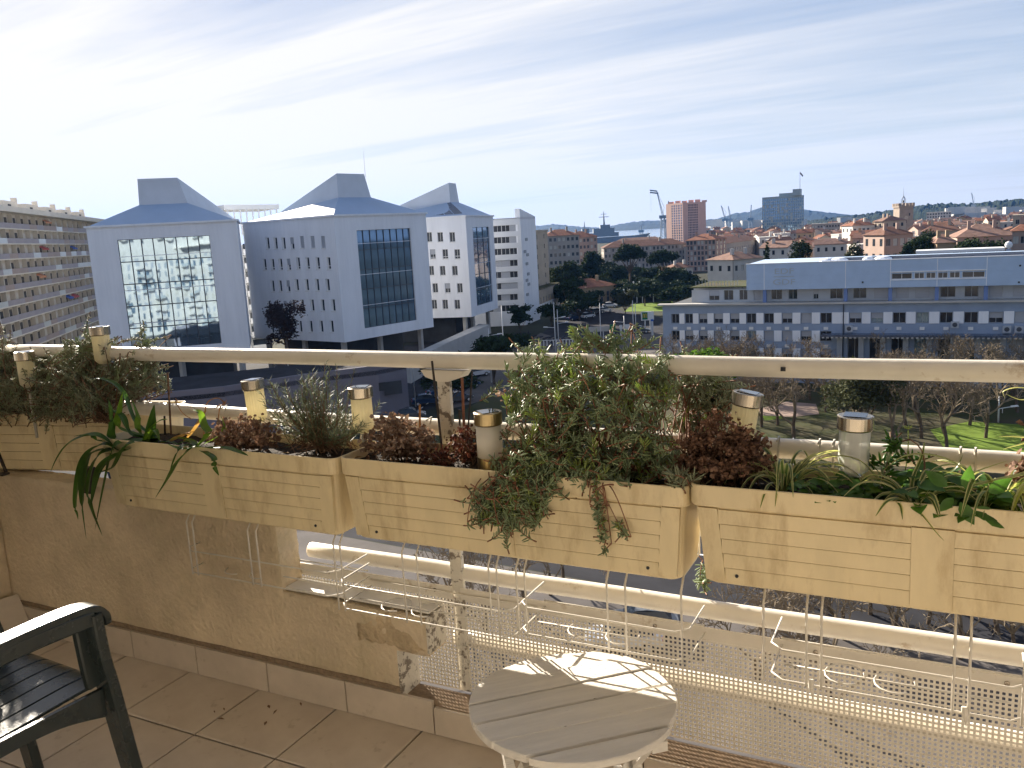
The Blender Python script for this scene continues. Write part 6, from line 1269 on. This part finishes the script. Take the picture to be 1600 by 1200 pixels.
# grey green tower with flagpole
p0, p1, p2 = at_d(1191, 335, 1000), at_d(1228, 335, 985), at_d(1256, 335, 1000); t = thing('office_tower', 'grey green office tower with pale sills and a flag on its roof', 'office tower', (p1.x, p1.y, ZG)); zt = at_d(1225, 307, 990).z - ZG; nf = 13; rg = random.Random(8)
for (A, B, cols) in ((p0, p1, 11), (p1, p2, 8)):
    F = Face(t, xy(A), xy(B)); hs = [(F.W * (i + .14) / cols, F.W * (i + .14) / cols + round(F.W * .72 / cols, 1), 1 + k * (zt - 2) / nf, 1 + k * (zt - 2) / nf + 2.3) for k in range(nf) for i in range(cols)]
    F.wall(zt, hs, 'tower_grey', 0, .5)
    for h in hs: F.window(h, 'two', .4, 'tower_grey', 'glass_c' if rg.random() < .8 else 'blind')
    for k in range(nf):
        for i in range(cols):
            if rg.random() < .25: q = MB(); x = F.W * (i + .1) / cols; q.box((x, -.35, .2 + k * (zt - 2) / nf), (x + F.W * .8 / cols, -.01, .75 + k * (zt - 2) / nf)); F.build('sill', q, 'frame_white')
core(t, inset([xy(p0), xy(p1), xy(p2), (p1.x - 8, p1.y + 35)], 1.2), 0, zt - .05, 'dark'); core(t, [xy(p0), xy(p1), xy(p2), (p1.x - 8, p1.y + 35)], zt - .04, zt + .5, 'tower_grey', 'roof')
q = MB(); q.box((-8, 5, zt + .5), (6, 15, zt + 3.5)); q.build('roof_housing', 'tower_grey', t); q = MB(); q.box((6.1, 5, zt + .5), (14, 15, zt + 7)); q.build('roof_housing', 'tower_grey', t)
tf = thing('flagpole', 'tall flagpole with a drooping flag on the grey green tower', 'flagpole', (p1.x + 13, p1.y + 9, ZG + zt + 7)); q = MB(); q.tube([(0, 0, 0), (0, 0, 18)], [.28, .18], 6); q.build('pole', 'lamp_pole', tf); q = MB(); q.add([(0, 0, 17.8), (2.2, -.3, 15.6), (3.4, .3, 13.6), (2.6, 0, 12.2), (1.0, .2, 14.4), (0, .1, 15.6)], [(0, 1, 4, 5), (1, 2, 3, 4)]); q.build('flag', 'par_b', tf)
# bell tower
p = at_d(1411, 345, 560); t = thing('bell_tower', 'square stone bell tower with battlements and an iron bell cage', 'bell tower', (p.x, p.y, ZG), math.radians(27)); s_ = 560 / FPX * 9.6; zt = at_d(1411, 324, 560).z - ZG
q = MB(); q.box((-s_, -s_, 0), (s_, s_, zt)); q.build('shaft', 'stone', t); q = MB(); q.box((-s_ - .5, -s_ - .5, zt), (s_ + .5, s_ + .5, zt + .8)); q.build('cornice', 'stone', t)
for k in range(5):
    for (ax, ay) in ((k / 2 - 1, -1), (k / 2 - 1, 1), (-1, k / 2 - 1), (1, k / 2 - 1)):
        if abs(ax) == 1 and abs(ay) == 1 and k in (0, 4) and ay in (-1, 1) and (ax, ay) != (k / 2 - 1, ay): continue
        q = MB(); x, y = ax * s_, ay * s_; q.box((x - .55, y - .55, zt + .81), (x + .55, y + .55, zt + 2.4)); q.build('merlon', 'stone', t)
for (x, z, w_, h_) in ((-.6, zt - 9, .8, 2.2), (1.5, zt - 5, .7, 1.6)): q = MB(); q.box((x, -s_ - .08, z), (x + w_, -s_ - .005, z + h_)); q.build('window', 'dark', t)
q = MB(); q.lathe([(1.1, 0), (1.1, .05), (.9, .08)], 20); o = q.build('clock_face', 'w_cream', t, (0, -s_ - .01, zt - 6)); o.rotation_euler = (PI / 2, 0, 0)
cg = MB()
for a in range(4): cg.tube([(1.3 * math.cos(a * PI / 2), 1.3 * math.sin(a * PI / 2), zt + .8), (1.2 * math.cos(a * PI / 2), 1.2 * math.sin(a * PI / 2), zt + 4.6), (0, 0, zt + 6.6)], .16, 5)
cg.tube([(0, 0, zt + 6.6), (0, 0, zt + 11.5)], [.13, .05], 5); bc = cg.build('bell_cage', 'crane', t); q = MB(); q.lathe([(.75, zt + 2.6), (.62, zt + 3.1), (.4, zt + 3.9), (.1, zt + 4.1)], 10); q.build('bell', 'dark', bc)
# ---- old town: individual houses, copies of a dozen models
def house_model(i, w, d, h, wm, rm, gable, label):
    r = random.Random(i); t = thing('town_house', label, 'house', (0, 0, ZG), 0, label_group[label]); q = MB()
    if gable:
        q.box((-w / 2, -d / 2, 0), (w / 2, d / 2, h)); rh = d * .20; q.add([(-w / 2, -d / 2, h), (-w / 2, d / 2, h), (-w / 2, 0, h + rh)], [(0, 2, 1)]); q.add([(w / 2, -d / 2, h), (w / 2, d / 2, h), (w / 2, 0, h + rh)], [(0, 1, 2)]); q.build('wall', wm, t)
        q = MB(); o = .35
        for s in (-1, 1): q.add([(-w / 2 - o, s * (d / 2 + o), h - .1), (w / 2 + o, s * (d / 2 + o), h - .1), (w / 2 + o, 0, h + rh + .05), (-w / 2 - o, 0, h + rh + .05), (-w / 2 - o, s * (d / 2 + o), h + .12), (w / 2 + o, s * (d / 2 + o), h + .12), (w / 2 + o, 0, h + rh + .25), (-w / 2 - o, 0, h + rh + .25)], [(0, 1, 2, 3), (7, 6, 5, 4), (0, 4, 5, 1), (1, 5, 6, 2), (3, 7, 4, 0)])
        rf = q.build('roof', rm, t)
    else:
        q.box((-w / 2, -d / 2, 0), (w / 2, d / 2, h)); q.build('wall', wm, t); q = MB(); q.box((-w / 2 - .15, -d / 2 - .15, h + .01), (w / 2 + .15, d / 2 + .15, h + .45)); rf = q.build('roof', rm, t)
    q = MB(); x = r.uniform(-w * .3, w * .3); q.box((x - .5, -d * .2, h + .3), (x + .5, -d * .2 + .8, h + d * .2 + 1.1)); q.build('chimney', wm, t)
    n = max(2, int(w / 3)); fl = max(1, int(h / 3.1)); g = MB(); g.box((-.5, -.06, 0), (.5, -.005, 1.5)); gm = g.mesh('window', 'glass')
    for k in range(max(0, fl - 3), fl):
        for j in range(n): put('window', gm, t, (-w / 2 + w * (j + .5) / n, -d / 2, h * (k + .35) / fl))
    return t
cols_ = [('w_cream', 'roof_tile', 'cream town house with a terracotta roof in the far old town', 'cream terracotta roofed houses of the old town'), ('w_pink', 'roof_brown', 'pinkish town house with a brown roof in the far old town', 'pinkish brown roofed houses of the old town'), ('w_white', 'roof_pink', 'white town house with a faded pink roof in the far old town', 'white pink roofed houses of the old town'), ('w_ochre', 'roof_tile', 'ochre town house with a terracotta roof in the far old town', 'ochre terracotta roofed houses of the old town'), ('w_grey', 'roof_brown', 'greyish town house with a brown roof in the far old town', 'greyish brown roofed houses of the old town'), ('w_white', 'w_white', 'white flat roofed house in the far old town', 'white flat roofed houses of the old town')]
label_group = {c[2]: c[3] for c in cols_}
models = []
for i in range(18):
    c = cols_[i % 6]; r = random.Random(i + 60); models.append([house_model(i, r.uniform(7, 12.5), r.uniform(7.5, 10.5), r.uniform(7.5, 12), c[0], c[1], c[1] != 'w_white', c[2]), False])
rg = random.Random(12); spots = []
while len(spots) < 285:
    u = rg.uniform(1085, 1640); d = 330 + 800 * rg.random() ** 1.3
    if u < 1200 and d < 520: continue
    if u < 1110 and d < 900: continue
    if (1040 < u < 1105 and d > 500 and d < 900) or (1385 < u < 1437 and 480 < d < 600) or (1185 < u < 1262 and 850 < d < 1060): continue
    p = at_d(u, 350, d)
    if any((p.x - q[0]) ** 2 + (p.y - q[1]) ** 2 < 95 for q in spots): continue
    spots.append((p.x, p.y, d))
for (x, y, d) in spots:
    mrec = rg.choice(models); rz = math.atan2(y, x) - PI / 2 + rg.choice([0, 0, PI / 2]) + rg.uniform(-.5, .5); sc = rg.uniform(.85, 1.15); hz = (rg.uniform(.8, 1.12)) 
    if not mrec[1]: o = mrec[0]; o.location = (x, y, ZG); o.rotation_euler = (0, 0, rz); mrec[1] = True; o.scale = (sc, sc, hz)
    else: dup(mrec[0], (x, y, ZG), rz, scale=(sc, sc, hz))
for mrec in models:
    if not mrec[1]: mrec[0].location = (spots[0][0] + 30, spots[0][1] + 40, ZG)
# white villas on the pine hill and far waterfront
def villa(w, h): q = MB(); q.box((-w, -6, -8), (w, 6, h)); return q.mesh('hill_villa', 'w_white')
rg = random.Random(31)
for k in range(26):
    u = rg.uniform(1490, 1630); v = rg.uniform(326, 341) - (u - 1490) * .03; p = at_d(u, v, rg.uniform(1750, 1950)); o = put('hill_villa', villa(rg.uniform(7, 20), rg.uniform(3, 6)), None, tuple(p), rg.uniform(0, 1)); tag(o, 'small white villa on the lower slope of the pine hill', 'villa', 'white villas on the pine hillside')
for k in range(24):
    u = rg.uniform(1110, 1340); p = at_d(u, rg.uniform(347, 353), rg.uniform(1500, 2200)); o = put('waterfront_block', villa(rg.uniform(10, 24), rg.uniform(3, 7)), None, (p.x, p.y, max(p.z, ZG + 8)), rg.uniform(0, 1)); tag(o, 'distant white block along the foot of the blue hills', 'building', 'white blocks along the far waterfront')
# harbour cranes and the warship
def crane(u, v_base, v_top, d, label, jib, luff):
    b = at_d(u, v_base, d); top = at_d(u, v_top, d).z; h = top - ZG; t = thing('harbour_crane', label, 'crane', (b.x, b.y, ZG), 0, None); ex = Vector(W[:, 0]); ex = Vector((ex.x, ex.y, 0)).normalized(); m = MB(); s_ = 3.2; hc = h * .45
    for sx in (-1, 1):
        for sy in (-1, 1): m.tube([(sx * s_, sy * s_, 0), (sx * s_ * .6, sy * s_ * .6, hc)], .5, 4)
    k = 0
    while k < hc - 4: m.tube([(-s_ * .9, -s_ * .9, k), (s_ * .9, -s_ * .9, k + 4)], .22, 4); m.tube([(s_ * .9, -s_ * .9, k), (-s_ * .9, -s_ * .9, k + 4)], .22, 4); k += 4
    m.build('tower', 'crane', t); q = MB(); q.box((-4, -3, hc), (4, 3, hc + 4)); q.build('cab', 'crane', t)
    e = ex * jib + Vector((0, 0, h - hc)); q = MB(); a = Vector((0, 0, hc + 4)); p_ = ex * .9; end = Vector((e.x, e.y, h))
    for off in (p_, -p_): q.tube([a + off, end + off * .3], .38, 4)
    for i in range(14): f0, f1 = i / 14, (i + 1) / 14; q.tube([a.lerp(end, f0) + p_ * (1 - .7 * f0), a.lerp(end, f1) - p_ * (1 - .7 * f1)], .18, 3)
    if luff: q.tube([end, end - ex * 9 + Vector((0, 0, 1.5)), end - ex * 9 - Vector((0, 0, 1.2)), end + ex * 2.0 - Vector((0, 0, 3))], .9, 4); q.tube([end - ex * 8, end - ex * 8 - Vector((0, 0, h * .4))], .12, 3)
    q.build('jib', 'crane', t); q = MB(); q.tube([Vector((0, 0, hc + 4)), ex * (-jib * .3) + Vector((0, 0, hc + 14)), end], .2, 3); q.build('stay', 'crane', t); return t
crane(1036, 352, 298, 1150, 'tall luffing harbour crane beside the salmon tower', -7, True)
crane(1043, 352, 314, 1250, 'second crane mast half hidden by the salmon tower', 2, False)
crane(1133, 355, 321, 1500, 'slanting harbour crane right of the salmon tower', -6, False)
crane(1141, 355, 322, 1550, 'paler harbour crane beside the slanting one', -3, False)
crane(1173, 362, 320, 1400, 'blue harbour crane before the highest blue hill', 1, False)
crane(1521, 330, 301, 1900, 'small crane on the pine hill skyline', -5, False)
crane(1002, 366, 352, 1500, 'tiny crane on the bay shore left of the tall luffing crane', 1, False)
p = at_d(938, 372, 1250); t = thing('warship', 'grey warship with a tall lattice mast moored in the bay', 'warship', (p.x, p.y, ZG), math.radians(27))
q = MB(); q.add([(-55, -6, 0), (45, -6, 0), (62, 0, 0), (45, 6, 0), (-55, 6, 0), (-57, -7, 7), (48, -7, 8), (72, 0, 10), (48, 7, 8), (-57, 7, 7)], [(4, 3, 2, 1, 0), (5, 6, 7, 8, 9), (0, 1, 6, 5), (1, 2, 7, 6), (2, 3, 8, 7), (3, 4, 9, 8), (4, 0, 5, 9)]); q.build('hull', 'navy', t)
for (x0, x1, z0, z1) in ((-28, 26, 8.2, 14), (-10, 20, 14, 20), (0, 14, 20, 25), (-26, -16, 14, 21)): q = MB(); q.box((x0, -5, z0), (x1, 5, z1)); q.build('superstructure', 'navy', t)
q = MB(); q.tube([(6, 0, 25), (6, 0, 44)], [1.6, .3], 6); q.tube([(-1, 0, 36), (13, 0, 36)], .4, 4); q.tube([(2, 0, 40), (10, 0, 40)], .3, 4); q.build('mast', 'navy', t); q = MB(); q.tube([(-22, 0, 21), (-22, 0, 31)], [1, .3], 6); q.build('mast', 'navy', t)
# ================================================================== STREET FURNITURE, CARS, PEOPLE
def lamp_post(x, y, h, label, arms=1, az=0.0, z=ZG, ah=None, r=.10):
    t = thing('street_lamp', label, 'street lamp', (x, y, z), az, 'street lamps and poles'); q = MB(); q.tube([(0, 0, 0), (0, 0, h)], [r, r * .6], 8); q.build('pole', 'lamp_pole', t, smooth=True)
    for k in range(arms):
        s = 1 if k == 0 else -1; zz = (ah or h) - (0 if k == 0 else 1.6); q = MB(); q.tube([(0, 0, zz - .15), (s * 1.3, 0, zz)], .05, 6); a = q.build('arm', 'lamp_pole', t); q = MB(); q.add([(s * 1.2, -.13, zz - .04), (s * 2.0, -.16, zz + .02), (s * 2.0, .16, zz + .02), (s * 1.2, .13, zz - .04), (s * 1.25, -.08, zz + .10), (s * 1.9, -.1, zz + .14), (s * 1.9, .1, zz + .14), (s * 1.25, .08, zz + .10)], [(0, 1, 2, 3), (7, 6, 5, 4), (0, 4, 5, 1), (1, 5, 6, 2), (2, 6, 7, 3), (3, 7, 4, 0)]); q.build('lamp_head', 'frame_white', a)
    return t
AX = math.radians(27)
def lp(u, vb, vt, d, label, arms=1, s=0, vh=None, r=.10):
    b = dep(u, vb, d); top = dep(u, vt, d).z; lamp_post(b.x, b.y, top - ZG, label, arms, AX + (PI if s else 0), ZG, None if vh is None else dep(u, vh, d).z - ZG, r)
lp(1560, 650, 618, 88, 'street lamp with one arm on the lawn edge by the bare trees', 1, 0, 636)
lp(1566, 650, 638, 92, 'short thin pole next to the lawn edge lamp', 0, r=.05)
for (u, vt, d, lab, arms, s, vh, rr) in ((788, 476, 135, 'tall mast beside the strip window block', 0, 0, None, .09), (766, 512, 128, 'lamp with a flat head before the ramp wall', 1, 0, 522, .08), (869, 470, 150, 'tall mast with low lamp arms on the plaza', 2, 0, 495, .10), (874, 482, 152, 'second mast standing close to the plaza lamp', 1, 0, 503, .09), (940, 472, 158, 'lone tall mast in front of the avenue', 0, 0, None, .09), (977, 492, 160, 'lamp with an arm pointing to the green sign', 1, 1, 501, .10), (991, 468, 168, 'tall twin mast left of the billboard', 0, 0, None, .10), (995, 472, 172, 'second of the twin masts by the billboard', 0, 0, None, .09), (241, 612, 96, 'lamp post in the shade below the glass pavilion', 1, 0, 634, .07), (449, 556, 110, 'slim mast with an arm before the podium wall', 1, 0, 566, .06), (644, 548, 112, 'slim pale mast near the podium corner', 0, 0, None, .06), (1240, 690, 62, 'thin post by the path below the second rail', 0, 0, None, .05), (1173, 915, 50, 'short lamp post on the street below the near planter', 1, 0, 932, .06)):
    lp(u, 560, vt, d, lab, arms, s, vh, rr)
for i, (u, v) in enumerate(((980, 470), (1004, 470), (1021, 466), (995, 458))):
    p = at_d(u, v, 250); t = thing('lawn_lantern', 'twin globe lantern by the sunlit lawn', 'lantern', (p.x, p.y, ZG), 0, 'twin lanterns round the bright lawn'); h = at_d(u, v - 12, 250).z - ZG; q = MB(); q.tube([(0, 0, 0), (0, 0, h)], [.16, .1], 6); q.tube([(-.9, 0, h + .8), (-.7, 0, h), (.7, 0, h), (.9, 0, h + .8)], .08, 5); q.build('pole', 'lamp_pole', t)
    for s in (-.9, .9): q = MB(); q.lathe([(.03, h + .7), (.2, h + .8), (.24, h + .95), (.18, h + 1.1), (.03, h + 1.2)], 8, (s, 0, 0)); q.build('globe', 'frame_white', t)
# billboards and signs
def board(u0, u1, v0, v1, d, label, cat, m, vb, legs=True):
    a, b = dep(u0, v1, d), dep(u1, v0, d); w_ = math.hypot(b.x - a.x, b.y - a.y); t = thing(cat.replace(' ', '_'), label, cat, (a.x, a.y, ZG), AX); h0, h1 = a.z - ZG, dep(u0, v0, d).z - ZG; q = MB(); q.box((0, 0, h0), (w_, .2, h1)); q.build('board', m, t)
    if legs:
        for x in (w_ * .3, w_ * .7): q = MB(); q.box((x - .1, .05, 0), (x + .1, .15, h0 - .005)); q.build('leg', 'lamp_pole', t)
    return t, w_, h0, h1
t, w_, h0, h1 = board(1002, 1021, 487, 501, 178, 'white billboard with a dark square bearing a yellow mark', 'billboard', 'frame_white', 0)
q = MB(); q.box((.22, -.05, h0 + .2), (w_ * .5, -.005, h1 - .15)); q.build('poster', 'sign_green', t)
q = MB(); c, z = w_ * .28, h0 + .55; hh = (h1 - h0) * .5
for s in (-1, 1): q.tube([(c + s * .02, -.07, z), (c + s * .10, -.07, z + hh * .8), (c + s * .22, -.07, z + hh), (c + s * .34, -.07, z + hh * .7), (c + s * .40, -.07, z)], .055, 5)
q.build('emblem', 'sign_yellow', t)
t, w_, h0, h1 = board(953, 961, 507, 519, 165, 'dark green sign panel with a pale spot by the avenue', 'sign', 'sign_green', 0); q = MB(); q.box((w_ * .3, -.04, h0 + .55), (w_ * .7, -.005, h0 + .9)); q.build('mark', 'frame_white', t)
board(920, 952, 511, 519, 166, 'long pale hoarding beside the green sign', 'hoarding', 'concrete', 0)
board(968, 972, 508, 514, 168, 'small white notice board next to the arm lamp', 'notice board', 'frame_white', 0); board(977, 984, 507, 514, 168, 'white info board between the arm lamp and twin masts', 'info board', 'frame_white', 0); board(1017, 1021, 499, 502, 172, 'small blue road sign under the billboard', 'road sign', 'blue_sign', 0)
# white plaza fence
a, b = at_z(845, 541, ZG), at_z(905, 539, ZG); t = thing('plaza_fence', 'low white post and rail fence on the plaza', 'fence', (a.x, a.y, ZG)); v_ = b - a
q = MB(); q.tube([(0, 0, 1.1), (v_.x, v_.y, 1.1)], .07, 5); q.build('rail', 'frame_white', t)
for k in range(13): f = k / 12; q = MB(); q.box((v_.x * f - .07, v_.y * f - .07, 0), (v_.x * f + .07, v_.y * f + .07, 1.1)); q.build('post', 'frame_white', t)
def car(x, y, rz, m, label, z=ZG + .01):
    t = thing('parked_car', label, 'car', (x, y, z), rz, 'cars parked below'); L2, W2 = 2.05, .86; q = MB()
    prof = [(-L2, .35), (-L2, .72), (-L2 + .15, .86), (-1.0, .93), (.85, .93), (1.85, .74), (L2, .55), (L2, .33)]
    n = len(prof); vs = [(x_, -W2 * (1 if abs(x_) < 1.9 else .9), z_) for x_, z_ in prof] + [(x_, W2 * (1 if abs(x_) < 1.9 else .9), z_) for x_, z_ in prof]
    q.add(vs, [tuple(range(n)), tuple(range(2 * n - 1, n - 1, -1))] + [((i + 1) % n, i, n + i, n + (i + 1) % n) for i in range(n)]); q.build('body', m, t)
    q = MB(); cp = [(-1.55, .92), (-1.15, 1.36), (-.2, 1.44), (.45, 1.38), (1.05, .92)]; n = len(cp); wv = [.78, .64, .63, .62, .76]
    q.add([(a_, -w_, b_) for (a_, b_), w_ in zip(cp, wv)] + [(a_, w_, b_) for (a_, b_), w_ in zip(cp, wv)], [tuple(range(n)), tuple(range(2 * n - 1, n - 1, -1))] + [(i + 1, i, n + i, n + i + 1) for i in range(n - 1)]); q.build('windows', 'glass', t)
    q = MB(); q.add([(-1.12, -.63, 1.375), (.42, -.61, 1.40), (.42, .61, 1.40), (-1.12, .63, 1.375), (-.2, -.62, 1.465), (-.2, .62, 1.465)], [(0, 4, 5, 3), (4, 1, 2, 5)]); q.build('roof', m, t)
    for xx in (-1.25, 1.28):
        for s in (-1, 1): q = MB(); q.tube([(xx, s * .70, .31), (xx, s * .885, .31)], .31, 14); w_ = q.build('wheel', 'tyre', t); q = MB(); q.tube([(xx, s * .886, .31), (xx, s * .895, .31)], .18, 10); q.build('rim', 'lamp_pole', w_)
    for s in (-1, 1):
        q = MB(); q.obox((1.93, s * .62, .62), (.10, 0, -.04), (0, .16, 0), (.02, 0, .07)); q.build('headlight', 'headlight', t); q = MB(); q.obox((-2.03, s * .66, .72), (.03, 0, 0), (0, .12, 0), (0, 0, .10)); q.build('tail_light', 'red', t)
    return t
x, y = G(975, 1010); car(x, y, math.radians(200), 'car_white', 'white car on the street seen through the perforated panel')
for (u, v, m, rz, lab) in ((668, 632, 'car_blue', .6, 'dark blue car in the shade between rosemary and post'), (640, 655, 'car_grey', .6, 'grey car parked before the podium corner'), (690, 618, 'car_blue', 1.0, 'dark blue car behind the railing post'), (1005, 985, 'car_grey', 3.5, 'dark car beside the white one below the balcony')):
    x, y = G(u, v); car(x, y, rz, m, lab)
for (u, v, m, rz, lab) in ((715, 628, 'car_grey', 1.0, 'dark grey car parked under the street tree behind the post'), (728, 606, 'car_blue', 1.0, 'navy car beyond the reddish stick'), (600, 668, 'car_grey', .6, 'dark car low behind the brown dried flowers'), (745, 588, 'car_white', 1.1, 'pale car in the shade behind the frosted lamp'), (896, 500, 'car_blue', 1.2, 'blue car turning on the avenue'), (918, 497, 'car_white', 1.2, 'white car on the avenue near the dark hedge'), (1000, 520, 'car_grey', .3, 'grey car below the billboard')):
    x, y = G(u, v); car(x, y, rz, m, lab)
mb = MB()
for k in range(16):
    a = at_z(590, 690, ZG).lerp(at_z(760, 560, ZG), k / 15); d_ = (at_z(760, 560, ZG) - at_z(590, 690, ZG)).normalized(); n_ = Vector((-d_.y, d_.x, 0)); mb.add([(a.x - n_.x * .08, a.y - n_.y * .08, ZG + .012), (a.x + n_.x * .08, a.y + n_.y * .08, ZG + .012), (a.x + d_.x * 2.4 + n_.x * .08, a.y + d_.y * 2.4 + n_.y * .08, ZG + .012), (a.x + d_.x * 2.4 - n_.x * .08, a.y + d_.y * 2.4 - n_.y * .08, ZG + .012)], [(0, 1, 2, 3)])
for k in range(26): mb.add([(-40 + k * 4, 54, ZG + .012), (-38 + k * 4, 53.9, ZG + .012), (-38 + k * 4, 54.1, ZG + .012), (-40 + k * 4, 54.2, ZG + .012)], [(0, 1, 2, 3)])
struct('road_markings', mb, 'paint')
for (u, v, m, rz, lab) in ((945, 488, 'car_white', 1.2, 'white van-like car at the roundabout'), (932, 490, 'car_grey', 1.0, 'grey car before the small orange roofed house'), (953, 480, 'car_white', .4, 'pale car beside the small house'), (908, 486, 'car_grey', 1.2, 'dark car on the avenue corner')):
    x, y = G(u, v); car(x, y, rz, m, lab)
for k, (u, v) in enumerate(((836, 531), (845, 533), (855, 534), (862, 533), (870, 534), (880, 534), (890, 533))):   # motorbikes behind the fence
    x, y = G(u, v); t = thing('motorbike', 'dark motorbike parked behind the plaza fence', 'motorbike', (x, y, ZG), k * .3, 'motorbikes behind the plaza fence')
    q = MB(); q.tube([(-.5, 0, .75), (0, 0, .85), (.45, 0, .95), (.55, 0, 1.05)], [.14, .18, .13, .05], 6); q.build('body', 'cloth_dark', t)
    for xx in (-.6, .62): q = MB(); q.tube([(xx, -.07, .31), (xx, .07, .31)], .31, 10); q.build('wheel', 'tyre', t)
# people walking on the plaza
def person(x, y, rz, label):
    V = [(0, 0, .95), (0, 0, 1.15), (0, 0, 1.42), (0, 0, 1.53), (0, .02, 1.66), (.09, 0, .90), (.11, .16, .50), (.11, .05, .08), (.11, .2, .05), (-.09, 0, .90), (-.11, -.10, .50), (-.11, -.32, .12), (-.11, -.20, .04), (.19, 0, 1.40), (.25, -.10, 1.13), (.25, -.02, .88), (-.19, 0, 1.40), (-.25, .10, 1.13), (-.25, .18, .90)]
    E_ = [(0, 1), (1, 2), (2, 3), (3, 4), (0, 5), (5, 6), (6, 7), (7, 8), (0, 9), (9, 10), (10, 11), (11, 12), (2, 13), (13, 14), (14, 15), (2, 16), (16, 17), (17, 18)]
    R = [.15, .15, .14, .06, .105, .10, .07, .05, .04, .10, .07, .05, .04, .07, .05, .035, .07, .05, .035]
    me = bpy.data.meshes.new('person'); me.from_pydata(V, E_, []); o = bpy.data.objects.new('person', me); COL.objects.link(o); o.location = (x, y, ZG + .01); o.rotation_euler = (0, 0, rz); me.materials.append(K['cloth_dark']); o.modifiers.new('skin', 'SKIN')
    for i, sv in enumerate(me.skin_vertices[0].data): sv.radius = (R[i], R[i])
    me.skin_vertices[0].data[0].use_root = True; s_ = o.modifiers.new('sub', 'SUBSURF'); s_.levels = s_.render_levels = 1; tag(o, label, 'person', 'people walking on the plaza')
for (u, v, rz, lab) in ((862, 546, .5, 'person in dark clothes walking before the plaza fence'), (826, 528, 2.0, 'person in dark clothes near the strip window block')): x, y = G(u, v); person(x, y, rz, lab)
# ================================================================== HAZE
mb = MB(); mb.box((-7400, -7400, ZG - 1.0), (7400, 7400, 330)); hz = mb.build('haze', 'dark', None, kind='stuff'); hz.data.materials.clear()
hm = bpy.data.materials.new('haze'); hm.use_nodes = True; hn = hm.node_tree; hn.nodes.clear(); ho = hn.nodes.new('ShaderNodeOutputMaterial'); pv = hn.nodes.new('ShaderNodeVolumePrincipled'); pv.inputs['Density'].default_value = 4.5e-5; pv.inputs['Color'].default_value = (0.11, 0.30, 0.78, 1); pv.inputs['Anisotropy'].default_value = 0.3; hn.links.new(pv.outputs[0], ho.inputs['Volume']); hz.data.materials.append(hm)
